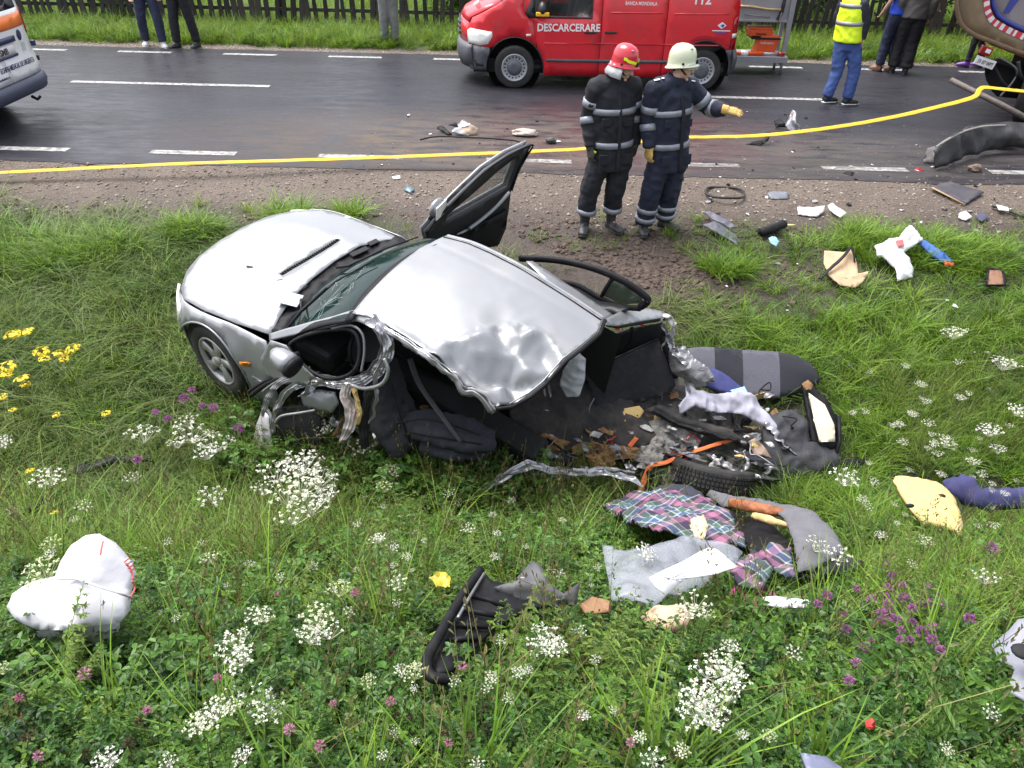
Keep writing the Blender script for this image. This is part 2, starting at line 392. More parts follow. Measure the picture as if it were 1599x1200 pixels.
# ================================================================ road
rm = bpy.data.materials.new('wet_asphalt'); rm.use_nodes = True
def road_nodes(m, paint=None):
    t = m.node_tree; N = t.nodes; L = t.links; b = N['Principled BSDF']; ge = N.new('ShaderNodeNewGeometry')
    def nse(sc, det=6, st=(1, 1, 1), rough=.6, off=(0, 0, 0)):
        mp = N.new('ShaderNodeMapping'); mp.inputs['Scale'].default_value = st; mp.inputs['Location'].default_value = off; L.new(ge.outputs['Position'], mp.inputs[0])
        n = N.new('ShaderNodeTexNoise'); n.inputs['Scale'].default_value = sc; n.inputs['Detail'].default_value = det; n.inputs['Roughness'].default_value = rough; L.new(mp.outputs[0], n.inputs['Vector']); return n.outputs[0]
    def rng_(x, a, b_, c=0., d=1.):
        r = N.new('ShaderNodeMapRange'); r.inputs[1].default_value = a; r.inputs[2].default_value = b_; r.inputs[3].default_value = c; r.inputs[4].default_value = d; L.new(x, r.inputs[0]); return r.outputs[0]
    def mul(a, b_):
        q = N.new('ShaderNodeMath'); q.operation = 'MULTIPLY'; L.new(a, q.inputs[0])
        if isinstance(b_, float): q.inputs[1].default_value = b_
        else: L.new(b_, q.inputs[1])
        return q.outputs[0]
    def mixc(f, a, b_):
        q = N.new('ShaderNodeMix'); q.data_type = 'RGBA'; L.new(f, q.inputs[0])
        for s, v in ((6, a), (7, b_)):
            if isinstance(v, tuple): q.inputs[s].default_value = v + (1,)
            else: L.new(v, q.inputs[s])
        return q.outputs[2]
    def blob(x, y, rx, ry):
        """soft round patch of dirt"""
        mp = N.new('ShaderNodeVectorMath'); mp.operation = 'SUBTRACT'; L.new(ge.outputs['Position'], mp.inputs[0]); mp.inputs[1].default_value = (x, y, 0)
        sc = N.new('ShaderNodeVectorMath'); sc.operation = 'MULTIPLY'; L.new(mp.outputs[0], sc.inputs[0]); sc.inputs[1].default_value = (1 / rx, 1 / ry, 0)
        ln = N.new('ShaderNodeVectorMath'); ln.operation = 'LENGTH'; L.new(sc.outputs[0], ln.inputs[0]); return rng_(ln.outputs['Value'], .35, 1.1, 1., 0.)
    big = nse(.55, 4, (.5, 1.6, 1)); mid = nse(4.2, 8, (.45, 1.6, 1), .72); fine = nse(60, 4)
    base = (.026, .025, .031) if paint is None else paint
    c = mixc(rng_(big, .35, .65), tuple(v * .8 for v in base), tuple(min(.9, v * 1.25) for v in base)) if paint is None else mixc(rng_(mid, .3, .7), base, tuple(v * .85 for v in base))
    dirt = mul(rng_(mid, .38, .60), blob(.1, 9.8, 4.8, 1.9)); c = mixc(mul(dirt, .95 if paint is None else .75), c, (.115, .09, .072))
    d2 = mul(rng_(mid, .38, .60), blob(5.0, 9.7, 4.2, 1.3)); c = mixc(mul(d2, .75), c, (.075, .066, .06))
    red = mul(rng_(nse(1.7, 6, off=(7, 3, 0)), .40, .56), blob(1.5, 10.6, 2.3, 1.9)); c = mixc(mul(red, .7 if paint is None else .25), c, (.062, .024, .030))
    sc_ = rng_(nse(26, 3, off=(2, 9, 1)), .70, .74); c = mixc(mul(sc_, .55 if paint is None else .0), c, (.16, .15, .14))
    if paint is not None: c = mixc(rng_(nse(14, 8, off=(1, 1, 1), rough=.8), .44, .60, 0., .85), c, (.06, .058, .06))
    L.new(c, b.inputs['Base Color'])
    ro = rng_(mid, .35, .68, .26, .60) if paint is None else rng_(mid, .3, .7, .35, .6)
    q = N.new('ShaderNodeMath'); q.operation = 'ADD'; L.new(ro, q.inputs[0]); L.new(mul(dirt, .35), q.inputs[1]); L.new(q.outputs[0], b.inputs['Roughness']); b.inputs['Specular IOR Level'].default_value = .16
    bp = N.new('ShaderNodeBump'); bp.inputs['Distance'].default_value = .004; bp.inputs['Strength'].default_value = .45; L.new(fine, bp.inputs['Height']); L.new(bp.outputs[0], b.inputs['Normal'])
road_nodes(rm)
V = []; n = 420; xs = axis(-220, 220, -9, 9, .06)
for x in xs:
    e = .035 * noise.noise(Vector((x * 2.5, 0, 0))) + .03 * noise.noise(Vector((x * 9, 4, 0))) + .06 * noise.noise(Vector((x * .7, 8, 0)))
    V += [(x, 8.78 + e, -.006), (x, 8.84 + e, .004), (x, 15.3 - e, .004), (x, 15.34 - e, -.008)]
Fc = [(4 * i + k, 4 * i + 4 + k, 4 * i + 5 + k, 4 * i + 1 + k) for i in range(len(xs) - 1) for k in range(3)]
tag(mesh('road', V, Fc, rm), 'wet dark asphalt country road', None, None, 'structure')
pmk = bpy.data.materials.new('road_paint'); pmk.use_nodes = True; road_nodes(pmk, (.44, .43, .42))
def dash(x0, x1, y, w_=.13):
    V, Fc = [], []; n = max(4, int((x1 - x0) / .07))
    for i in range(n + 1):
        x = x0 + (x1 - x0) * i / n; j = .006 * noise.noise(Vector((x * 20, y, 0))); V += [(x, y - w_ / 2 + j, .008), (x, y + w_ / 2 + j * .7, .008)]
    Fc = [(2 * i, 2 * i + 2, 2 * i + 3, 2 * i + 1) for i in range(n)]
    tag(mesh('road_marking', V, Fc, pmk), None, None, None, 'structure')
yn = atz(400, 242, 0).y; yc = atz(265, 132, 0).y; yf = atz(555, 90, 0).y
xs0 = atz(233, 240, 0).x; per = (atz(497, 245, 0).x - xs0); dl = atz(367, 243, 0).x - xs0
for i in range(-9, 10): dash(xs0 + per * i, xs0 + per * i + dl, yn, .14)
xs1 = atz(349, 85, 0).x; per2 = atz(513, 89, 0).x - xs1; dl2 = atz(432, 87, 0).x - xs1
for i in range(-9, 16): dash(xs1 + per2 * i, xs1 + per2 * i + dl2, yf, .13)
a_ = atz(112, 128, 0).x; b_ = atz(421, 136, 0).x; a2 = atz(1105, 157, 0).x - .35; b2 = atz(1280, 161, 0).x
dash(a_, b_, yc, .13); dash(a2, b2 + .1, yc, .13); dash(a_ - 9, b_ - 9, yc, .13); dash(a2 + 9, b2 + 9, yc, .13)
# ================================================================ plants that nobody could count
PROTO = bpy.data.collections.new('plant_stock')
def blade(V, Fc, base, h, lean, az, wd, seg=4, droop=1.0):
    d = Vector((cos(az), sin(az), 0)); s = Vector((-sin(az), cos(az), 0)); o = len(V)
    for i in range(seg + 1):
        t = i / seg; p = base + Vector((0, 0, h * (t - .35 * droop * lean * t * t))) + d * (h * lean * (t ** 1.7))
        ww = wd * (1 - t ** 2.2) * (.6 + .4 * min(1, t * 4)) + .0004
        V += [p - s * ww / 2, p + s * ww / 2]
    for i in range(seg): Fc.append((o + 2 * i, o + 2 * i + 1, o + 2 * i + 3, o + 2 * i + 2))
def leaf(V, Fc, c, n, d, L_, wd):
    d = d.normalized(); s = d.cross(n).normalized(); n = s.cross(d); o = len(V)
    V += [c, c + d * L_ * .35 + s * wd * .5 + n * wd * .15, c + d * L_ * .75 + s * wd * .38 + n * wd * .08, c + d * L_ - n * L_ * .12, c + d * L_ * .75 - s * wd * .38 + n * wd * .08, c + d * L_ * .35 - s * wd * .5 + n * wd * .15]
    Fc += [(o, o + 1, o + 2, o + 3), (o, o + 3, o + 4, o + 5)]
def stem(V, Fc, p0, p1, r0=.0012, r1=.0008, bend=Vector()):
    v, f = tubev([p0, p0.lerp(p1, .5) + bend, p1], [r0, (r0 + r1) / 2, r1], 3, cap=False, off=len(V)); V += v; Fc += f
U = rng.uniform
def tuft_grass(n, h, wd, spread, lean):
    V, Fc = [], []
    for _ in range(n):
        a = U(0, 6.283); r = spread * math.sqrt(U(0, 1)); blade(V, Fc, Vector((r * cos(a), r * sin(a), -.02)), h * U(.55, 1.15), U(*lean), a + U(-1.2, 1.2), wd * U(.7, 1.3))
    return V, Fc
def tuft_herb(n, h, ls, spread):
    V, Fc = [], []
    for _ in range(n):
        a = U(0, 6.283); r = spread * math.sqrt(U(0, 1)); b0 = Vector((r * cos(a), r * sin(a), -.02)); top = b0 + Vector((U(-.3, .3) * h, U(-.3, .3) * h, h * U(.5, 1.1)))
        stem(V, Fc, b0, top)
        for k in range(3):
            p = top if k == 0 else b0.lerp(top, U(.35, .9)); q0 = U(0, 6.28); n_ = Vector((U(-.45, .45), U(-.45, .45), 1))
            for j in range(3):
                q = q0 + j * 2.09; leaf(V, Fc, p, n_, Vector((cos(q), sin(q), U(-.35, .25))), ls * U(.7, 1.2), ls * .62)
    return V, Fc
def tuft_fern(n, h, spread):
    V, Fc = [], []
    for _ in range(n):
        a = U(0, 6.283); r = spread * math.sqrt(U(0, 1)); b0 = Vector((r * cos(a), r * sin(a), -.02)); d = Vector((cos(a), sin(a), 0)); top = b0 + Vector((0, 0, h * U(.6, 1))) + d * h * U(.2, .8)
        stem(V, Fc, b0, top, .0016, .0006); s = Vector((-d.y, d.x, 0))
        for k in range(9):
            t = .3 + .7 * k / 8; p = b0.lerp(top, t); ll = h * .30 * (1.15 - t)
            for sg in (-1, 1):
                e = (s * sg + d * .5 + Vector((0, 0, U(-.1, .3)))).normalized(); leaf(V, Fc, p, Vector((0, 0, 1)), e, ll, ll * .22)
                for m_ in (.45, .75): leaf(V, Fc, p + e * ll * m_, Vector((0, 0, 1)), (d + s * sg * .2), ll * .4, ll * .14); leaf(V, Fc, p + e * ll * m_, Vector((0, 0, 1)), (-d * .3 + s * sg), ll * .4, ll * .14)
    return V, Fc
def tuft_dry(n, h, spread):
    V, Fc = [], []
    for _ in range(n):
        a = U(0, 6.283); r = spread * math.sqrt(U(0, 1)); b0 = Vector((r * cos(a), r * sin(a), -.02)); top = b0 + Vector((U(-.4, .4) * h, U(-.4, .4) * h, h * U(.6, 1.1)))
        stem(V, Fc, b0, top, .0011, .0006, Vector((U(-.04, .04), U(-.04, .04), .02)))
        for k in range(7):
            p = top - (top - b0).normalized() * U(0, .10); leaf(V, Fc, p, Vector((U(-1, 1), U(-1, 1), .3)), Vector((U(-.6, .6), U(-.6, .6), 1)), .016, .005)
    return V, Fc
def tuft_broad(n, ls, spread):
    V, Fc = [], []
    for _ in range(n):
        a = U(0, 6.283); b0 = Vector((U(-1, 1) * spread, U(-1, 1) * spread, -.02)); top = b0 + Vector((cos(a) * ls * .6, sin(a) * ls * .6, U(.05, .2))); stem(V, Fc, b0, top, .002, .0012)
        leaf(V, Fc, top, Vector((U(-.3, .3), U(-.3, .3), 1)), Vector((cos(a), sin(a), U(-.3, .2))), ls * U(.7, 1.2), ls * .7)
    return V, Fc
LG = leafmat('leaf_grass', [(.075, .165, .013), (.125, .235, .02), (.175, .27, .028), (.095, .20, .016)], .5)
LH = leafmat('leaf_herb', [(.03, .085, .010), (.07, .15, .014), (.13, .215, .022), (.045, .11, .012)], .42)
LF = leafmat('leaf_feathery', [(.075, .155, .022), (.115, .195, .03), (.15, .21, .04)], .5)
LD = leafmat('leaf_dry', [(.20, .18, .07), (.15, .12, .045), (.24, .235, .10)], .6, .25)
LY = leafmat('leaf_pale', [(.145, .225, .035), (.19, .265, .05), (.11, .19, .026)], .5)
LM = leafmat('leaf_trampled', [(.06, .125, .022), (.10, .165, .032), (.145, .175, .05), (.075, .14, .022)], .55)
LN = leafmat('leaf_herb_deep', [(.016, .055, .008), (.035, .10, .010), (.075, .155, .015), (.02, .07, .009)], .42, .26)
LB = leafmat('leaf_broad', [(.035, .10, .014), (.06, .15, .02), (.09, .185, .026)], .42, .3)
LR = leafmat('leaf_brown', [(.05, .035, .02), (.09, .055, .03), (.07, .06, .03)], .7, .15)
STOCK = []
def stock(vf, m):
    me = bpy.data.meshes.new('p'); me.from_pydata([tuple(v) for v in vf[0]], [], vf[1]); me.materials.append(m); me.update()
    o = bpy.data.objects.new('stock_%03d' % len(STOCK), me); PROTO.objects.link(o); STOCK.append(o); return len(STOCK) - 1
K = {}
K['grass'] = [stock(tuft_grass(34, .26, .0042, .05, (.2, .9)), LG) for _ in range(3)]
K['lush'] = [stock(tuft_grass(46, .22, .0065, .07, (.5, 1.5)), LG) for _ in range(3)]
K['herb'] = [stock(tuft_herb(17, .17, .020, .10), LH) for _ in range(5)]
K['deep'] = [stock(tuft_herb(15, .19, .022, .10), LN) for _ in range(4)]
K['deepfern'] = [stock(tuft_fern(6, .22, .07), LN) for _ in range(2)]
K['herb2'] = [stock(tuft_herb(11, .22, .030, .09), LB) for _ in range(2)]
K['fern'] = [stock(tuft_fern(6, .24, .06), LF) for _ in range(3)]
K['dry'] = [stock(tuft_dry(7, .36, .06), LD) for _ in range(3)]
K['pale'] = [stock(tuft_grass(40, .30, .0030, .08, (.2, 1.1)), LY) for _ in range(3)]
K['tramp'] = [stock(tuft_grass(40, .24, .0062, .12, (1.2, 2.4)), LM) for _ in range(4)]
K['broad'] = [stock(tuft_broad(8, .042, .07), LB) for _ in range(3)]
K['short'] = [stock(tuft_grass(36, .11, .0045, .07, (.3, 1.2)), LG) for _ in range(3)]
K['brown'] = [stock(tuft_dry(9, .16, .07), LR) for _ in range(2)]
def scatter(name, pts, label, coll):
    """pts: (x, y, z, rx, ry, rz, scale, index) -> one object of stuff made by geometry nodes"""
    A = np.array(pts, dtype=np.float32); me = bpy.data.meshes.new(name); me.vertices.add(len(A)); me.vertices.foreach_set('co', A[:, :3].ravel())
    me.attributes.new('rot', 'FLOAT_VECTOR', 'POINT').data.foreach_set('vector', A[:, 3:6].ravel())
    me.attributes.new('scl', 'FLOAT', 'POINT').data.foreach_set('value', np.ascontiguousarray(A[:, 6])); me.attributes.new('idx', 'INT', 'POINT').data.foreach_set('value', A[:, 7].astype(np.int32))
    o = link(bpy.data.objects.new(name, me)); tag(o, label, None, None, 'stuff')
    t = bpy.data.node_groups.new(name, 'GeometryNodeTree'); t.interface.new_socket('Geometry', in_out='INPUT', socket_type='NodeSocketGeometry'); t.interface.new_socket('Geometry', in_out='OUTPUT', socket_type='NodeSocketGeometry')
    N = t.nodes; L = t.links; gi = N.new('NodeGroupInput'); go = N.new('NodeGroupOutput'); ip = N.new('GeometryNodeInstanceOnPoints'); ci = N.new('GeometryNodeCollectionInfo')
    ci.inputs[0].default_value = coll; ci.inputs[1].default_value = True; ci.inputs[2].default_value = True
    def at(n, ty):
        q = N.new('GeometryNodeInputNamedAttribute'); q.data_type = ty; q.inputs[0].default_value = n; return q.outputs[0]
    L.new(gi.outputs[0], ip.inputs['Points']); L.new(ci.outputs[0], ip.inputs['Instance']); ip.inputs['Pick Instance'].default_value = True
    L.new(at('idx', 'INT'), ip.inputs['Instance Index']); L.new(at('rot', 'FLOAT_VECTOR'), ip.inputs['Rotation']); L.new(at('scl', 'FLOAT'), ip.inputs['Scale']); L.new(ip.outputs[0], go.inputs[0])
    md = o.modifiers.new('grow', 'NODES'); md.node_group = t; return o
# where the car and its debris keep the meadow down: (px, py) outline on the picture of the ground
WRECK = [(270, 470), (330, 600), (400, 640), (450, 690), (640, 728), (900, 772), (1010, 780), (1330, 750), (1310, 640), (1240, 600), (1100, 570), (1040, 490), (940, 420), (760, 345), (480, 335)]
WRG = [P(a, b) for a, b in WRECK]; WRG = [(p.x, p.y) for p in WRG]
CLEAR = []      # small clearings, filled by the debris: (x, y, r)
def clear_px(px, py, r, dz=0.): p = P(px, py, dz); CLEAR.append((p.x, p.y, r))
for q in ((45, 950, .16), (95, 950, .2), (150, 920, .2), (185, 930, .18), (130, 1000, .18), (185, 980, .15), (90, 1005, .14),
          (970, 810, .2), (1020, 820, .24), (1080, 830, .26), (1140, 840, .26), (1185, 900, .22), (1225, 910, .18), (1150, 925, .16), (1040, 800, .2), (1170, 800, .22), (1230, 830, .26), (1280, 850, .24), (1310, 885, .18), (1250, 890, .2),
          (965, 900, .18), (1010, 920, .22), (1060, 900, .24), (1110, 900, .22), (990, 950, .2), (1040, 975, .16), (930, 950, .14), (760, 920, .16), (810, 930, .18), (860, 935, .16), (730, 965, .16), (700, 1020, .16), (690, 1050, .13), (770, 980, .14),
          (1410, 770, .18), (1455, 790, .22), (1485, 815, .18), (1530, 775, .2), (1580, 785, .2), (1318, 425, .24), (1400, 400, .24), (1460, 400, .14), (1580, 1020, .2), (1599, 1060, .2), (1555, 440, .16), (1205, 358, .14), (1210, 380, .08), (1230, 945, .12), (688, 915, .08), (1290, 1190, .08)): clear_px(*q)
meadow, herbs, verge = [], [], []
def place(lst, x, y, kind, s, tilt=.25):
    z = G(x, y); lst.append((x, y, z, U(-tilt, tilt), U(-tilt, tilt), U(0, 6.28), s, rng.choice(K[kind])))
def pick(ws):
    t = sum(w_ for _, w_ in ws); r = U(0, t)
    for k, w_ in ws:
        r -= w_
        if r <= 0: return k
    return ws[-1][0]
def clearing(x, y):
    for (a, b, r) in CLEAR:
        if (x - a) ** 2 + (y - b) ** 2 < r * r: return True
    return False
y = .55
while y < 7.95:
    half = 1.05 + .72 * (y + 1.0)
    st = .045 + .011 * y
    x = -half
    while x < half:
        qx, qy = x + U(-.5, .5) * st, y + U(-.5, .5) * st; x += st
        n1 = noise.noise(Vector((qx * .8, qy * .8, 11))); n2 = noise.noise(Vector((qx * 2.2, qy * 2.2, 23)))
        inside = pip(qx, qy, WRG); clr = clearing(qx, qy)
        edge = qy + .25 * n1 + .15 * n2
        if edge > (7.62 if qx > 1.8 else 7.42): 
            if U(0, 1) > .12: continue
        mud = max(math.exp(-((qx - 1.25) / 1.5) ** 2 - ((qy - 6.9) / .7) ** 2), .9 * math.exp(-((qx + .3) / .9) ** 2 - ((qy - 7.3) / .35) ** 2))
        if U(0, 1) < mud * 1.15: continue
        if inside:
            cx, cy = qx + 1.835, qy - 5.784; lx, ly = -.86 * cx + .50 * cy, -.53 * cx - .84 * cy
            if -2.75 < lx < .92 and abs(ly) < .92 or U(0, 1) > .42: continue
            place(meadow, qx, qy, pick([('tramp', 4), ('short', 3), ('brown', 1), ('pale', 1)]), U(.5, .95)); continue
        if clr:
            if U(0, 1) < .10: place(herbs, qx, qy, pick([('herb', 2), ('short', 2)]), U(.4, .7))
            continue
        if qy < 3.75 + .3 * n1:                                   # the near bank: herbs, clover, wild carrot
            if qx > 1.5 and qy > 2.0: ws = [('herb', 3), ('fern', 3), ('grass', 3), ('pale', 3), ('broad', 1.2), ('dry', .3)]
            elif qx < -1.2 and qy > 2.6: ws = [('pale', 3), ('fern', 3), ('herb', 2), ('dry', 1.6), ('grass', 2)]
            else: ws = [('herb', 9), ('herb2', 2.6), ('fern', 2.2), ('grass', .7), ('pale', .5), ('broad', .9), ('dry', .3), ('brown', .8)]
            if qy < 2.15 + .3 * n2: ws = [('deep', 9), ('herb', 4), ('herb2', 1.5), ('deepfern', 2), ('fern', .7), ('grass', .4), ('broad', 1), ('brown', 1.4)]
            if n2 > .2: ws.append(('fern', 2))
            if n2 < -.25: ws.append(('herb', 5))
            k = pick(ws); place(herbs, qx, qy, k, U(.65, 1.25) * (.78 if qy < 1.4 else 1))
        elif qx < -1.2:                                            # trampled grass left of the car
            ws = [('tramp', 6), ('lush', 1.2 + 3 * max(0, n1)), ('short', 2), ('pale', 1), ('herb', .6)]
            if qy < 4.6: ws = [('pale', 2.5), ('tramp', 3), ('fern', 1.5), ('dry', 1), ('herb', 1.5)]
            if qy > 6.6: ws = [('tramp', 4), ('short', 4), ('lush', 1.5 if qx < -3.2 else .4)]
            place(meadow, qx, qy, pick(ws), U(.7, 1.25))
        else:
            if qy > 6.3: ws = [('short', 6), ('lush', 2), ('tramp', 1)]
            elif qx > 3.0 and qy < 5.6: ws = [('pale', 6), ('fern', 1.5), ('grass', 2), ('dry', .5), ('lush', 1.5)]
            elif qx > 2.0: ws = [('lush', 6), ('short', 3), ('grass', 2), ('tramp', .6), ('pale', 1)]
            else: ws = [('tramp', 5), ('short', 3), ('lush', 1.5), ('pale', .8)]
            place(meadow, qx, qy, pick(ws), U(.7, 1.2))
    y += st * .9
# taller stalks standing over the herbs
for _ in range(330):
    qy = U(.9, 3.9); qx = U(-1, 1) * (1 + .7 * (qy + 1))
    if not clearing(qx, qy): place(herbs, qx, qy, pick([('dry', 3), ('fern', 1), ('grass', 2)]), U(1.1, 1.7), .15)
for _ in range(560):                                             # weeds leaning over the lower edge of the wreck
    px = U(380, 1010); py = float(np.interp(px, [380, 450, 640, 900, 1010], [705, 715, 752, 795, 800])) + U(-14, 55); p = P(px, py)
    if not clearing(p.x, p.y): place(herbs, p.x, p.y, pick([('fern', 3), ('herb2', 3), ('pale', 2), ('herb', 3), ('dry', 1.6), ('brown', 1.2)]), U(1.0, 1.95), .3)
for _ in range(160):
    px = U(20, 200); py = U(965, 1060); p = P(px, py); place(herbs, p.x, p.y, pick([('herb', 4), ('herb2', 2), ('fern', 2)]), U(.8, 1.2), .25)
for (px, py, r, n) in ((45, 400, .5, 60), (150, 390, .35, 40), (300, 365, .25, 30), (450, 340, .2, 14), (1390, 390, .5, 60), (1500, 400, .5, 60), (1130, 420, .2, 22), (540, 335, .15, 6)):
    p = P(px, py)
    for _ in range(n):
        a = U(0, 6.28); q = r * math.sqrt(U(0, 1)); place(meadow, p.x + q * cos(a), p.y + q * sin(a) * .7, 'lush', U(.8, 1.35))
for _ in range(9000):                                            # far verge
    qx = U(-13.5, 13.5); qy = 15.75 + (U(0, 1) ** .8) * 2.6
    place(verge, qx, qy, pick([('lush', 5), ('short', 4), ('pale', 1.2), ('herb', .7)]), U(.9, 1.6))
for _ in range(9000):                                            # garden beyond the fence
    qx = U(-17, 17); qy = 17.9 + U(0, 1) * 8; place(verge, qx, qy, pick([('pale', 3), ('lush', 4), ('grass', 3)]), U(1.3, 2.4))
scatter('meadow_grass', meadow, 'trampled and lush green grass of the ditch', PROTO)
scatter('bank_herbs', herbs, 'clover, wild carrot leaves and grass of the near bank', PROTO)
scatter('verge_grass', verge, 'bright green grass of the far verge and garden', PROTO)
# gravel
PEB = bpy.data.collections.new('pebble_stock'); pst = []
gmt = leafmat('gravel_stone', [(.11, .086, .07), (.165, .135, .112), (.075, .062, .053), (.23, .20, .18), (.12, .088, .068)], .8, 0.)
for k in range(5):
    bm = bmesh.new(); bmesh.ops.create_icosphere(bm, subdivisions=1, radius=1)
    for v in bm.verts: v.co = Vector((v.co.x, v.co.y * U(.6, .9), v.co.z * .5)) * U(.75, 1.2)
    me = bpy.data.meshes.new('pebble'); bm.to_mesh(me); bm.free(); me.materials.append(gmt); PEB.objects.link(bpy.data.objects.new('pebble_%d' % k, me))
gp = []
for _ in range(7500):
    qx = U(-8, 8); qy = 7.55 + 1.22 * U(0, 1) ** .8
    gp.append((qx, qy, G(qx, qy) + .002, U(-.4, .4), U(-.4, .4), U(0, 6.28), .006 + .022 * U(0, 1) ** 4, rng.randrange(5)))
for _ in range(2500):
    qx = U(-11, 11); qy = 15.36 + .5 * U(0, 1); gp.append((qx, qy, G(qx, qy), 0, 0, U(0, 6.28), U(.01, .03), rng.randrange(5)))
for _ in range(900):
    qx = U(-2, 7.5); qy = 8.8 + 2.4 * U(0, 1) ** 1.7; gp.append((qx, qy, .006, 0, 0, U(0, 6.28), U(.004, .012), rng.randrange(5)))
clod = leafmat('mud_clod', [(.04, .029, .023), (.065, .048, .039), (.05, .034, .029)], .9, 0.)
CL = bpy.data.collections.new('clod_stock')
for k in range(4):
    bm = bmesh.new(); bmesh.ops.create_icosphere(bm, subdivisions=2, radius=1)
    for v in bm.verts: v.co = v.co * (1 + .5 * noise.noise(v.co * 1.7 + Vector((k * 5, 0, 0)))); v.co.z *= .55
    me = bpy.data.meshes.new('clod'); bm.to_mesh(me); bm.free(); me.materials.append(clod); CL.objects.link(bpy.data.objects.new('clod_%d' % k, me))
cp = []
for _ in range(5200):
    if U(0, 1) < .65: qx, qy = rng.gauss(1.2, .9), rng.gauss(6.95, .33)
    else: qx, qy = U(-7, 7), rng.gauss(7.55, .16)
    if not pip(qx, qy, WRG) and qy < 8.2: cp.append((qx, qy, G(qx, qy), U(-.4, .4), U(-.4, .4), U(0, 6.28), .006 + .035 * U(0, 1) ** 3, rng.randrange(4)))
scatter('gravel', gp, 'loose grey and brown gravel of the road shoulders', PEB); scatter('mud_clods', cp, 'churned lumps of dark mud beside the wreck', CL)
# ================================================================ fence, shrubs and trees beyond the road
wood = [pm('weathered_wood_%d' % k, c, .85, 0, .35, 14, .6, 40, rv=.05) for k, c in enumerate(((.026, .023, .022), (.018, .016, .015), (.038, .033, .031)))]
FY = 17.55
fence = thing('picket_fence', (0, FY, G(0, FY)), 'long weathered dark wooden picket fence beyond the grass verge', 'fence')
def fz(x): return G(x, FY)
pk = []
for k in range(6):
    bm = bmesh.new(); bbox(bm, (0, 0, .74), (.112, .022, 1.42), None, .003, 1)
    for v in bm.verts:
        if v.co.z > 1.3: v.co.x *= .35 + .1 * k
        v.co.x += .012 * noise.noise(Vector((k * 9, v.co.z * 3, 0))); v.co.x *= .85 + .06 * k
    me = bpy.data.meshes.new('picket'); bm.to_mesh(me); bm.free(); me.materials.append(wood[k % 3]); pk.append(me)
x = -13.0; i = 0
while x < 13.2:
    o = link(bpy.data.objects.new('picket', rng.choice(pk)), fence)
    o.location = (x, -.03 + U(-.008, .008), fz(x) - fence.location.z + U(-.02, .05)); o.rotation_euler = (U(-.03, .03), U(-.09, .09), U(-.08, .08)); x += .158 + U(-.03, .05); i += 1
for z in (.35, 1.1):
    for k in range(7): box('rail', (-13 + 4 * k + 1, .012, z), (3.98, .035, .07), wood[k % 3], fence, bev=.004)
for k in range(14):
    x = -13 + 2 * k; tube('post', [(x, .075, -.2), (x + .02, .075, .8), (x + .03, .08, 1.6)], [.07, .06, .055], wood[k % 3], fence, 8)
def shrub_mesh(n, r, ls, m, seed):
    R_ = random.Random(seed); V, Fc = [], []; lobes = [(Vector((R_.uniform(-.6, .6) * r[0], R_.uniform(-.6, .6) * r[1], R_.uniform(.25, .85) * r[2])), R_.uniform(.3, .55)) for _ in range(9)]
    for _ in range(n):
        c, q = R_.choice(lobes); d = Vector((R_.gauss(0, 1), R_.gauss(0, 1), R_.gauss(0, 1))).normalized(); p = c + Vector((d.x * r[0], d.y * r[1], d.z * r[2] * .6)) * q * R_.uniform(.55, 1.08)
        if p.z < .03: p.z = R_.uniform(.03, .3)
        leaf(V, Fc, p, (d + Vector((R_.uniform(-.5, .5), R_.uniform(-.5, .5), .5))).normalized(), Vector((R_.uniform(-1, 1), R_.uniform(-1, 1), R_.uniform(-.7, .4))), ls * R_.uniform(.6, 1.3), ls * .6)
    return V, Fc
LS = leafmat('leaf_shrub_dark', [(.028, .06, .018), (.04, .085, .02)], .45, .25); LS2 = leafmat('leaf_shrub_bright', [(.09, .17, .03), (.11, .2, .03)], .45, .35)
bark = pm('bark', (.055, .045, .038), .9, 0, .3, 20, .7, 50)
for k, (x, y, r, ls, m, lab) in enumerate((
    (4.7, 18.5, (.9, .6, 1.5), .09, LS2, 'light green leafy bush behind the fence right of the tool carrier'),
    (6.4, 18.9, (1.2, .8, 2.2), .10, LS, 'dark bush behind the fence, behind the person in the yellow vest'),
    (8.1, 18.6, (1.3, .8, 2.3), .10, LS, 'dark green bush behind the fence, behind the group of onlookers'),
    (10.0, 18.8, (1.5, .8, 2.6), .10, LS, 'dark bush behind the fence between the onlookers and the dump truck'),
    (12.3, 19.2, (1.6, .9, 2.8), .10, LS, 'dark bush behind the fence, hidden by the dump truck'),
    (-8.6, 18.3, (.5, .35, .9), .08, LS2, 'small bright bush growing through the fence behind the two onlookers'),
    (-1.3, 18.6, (.7, .5, 1.1), .08, LS2, 'bright leafy bush behind the fence beside the person in the blue top'))):
    t = thing('bush', (x, y, G(x, y)), lab, 'bush'); mesh('foliage', *shrub_mesh(2600, r, ls, m, 40 + k), m, t)
    for j in range(4): tube('branch', [(0, 0, -.05), (U(-.3, .3) * r[0], U(-.3, .3) * r[1], r[2] * .4), (U(-.7, .7) * r[0], U(-.6, .6) * r[1], r[2] * .85)], [.025, .018, .007], bark, t, 5)
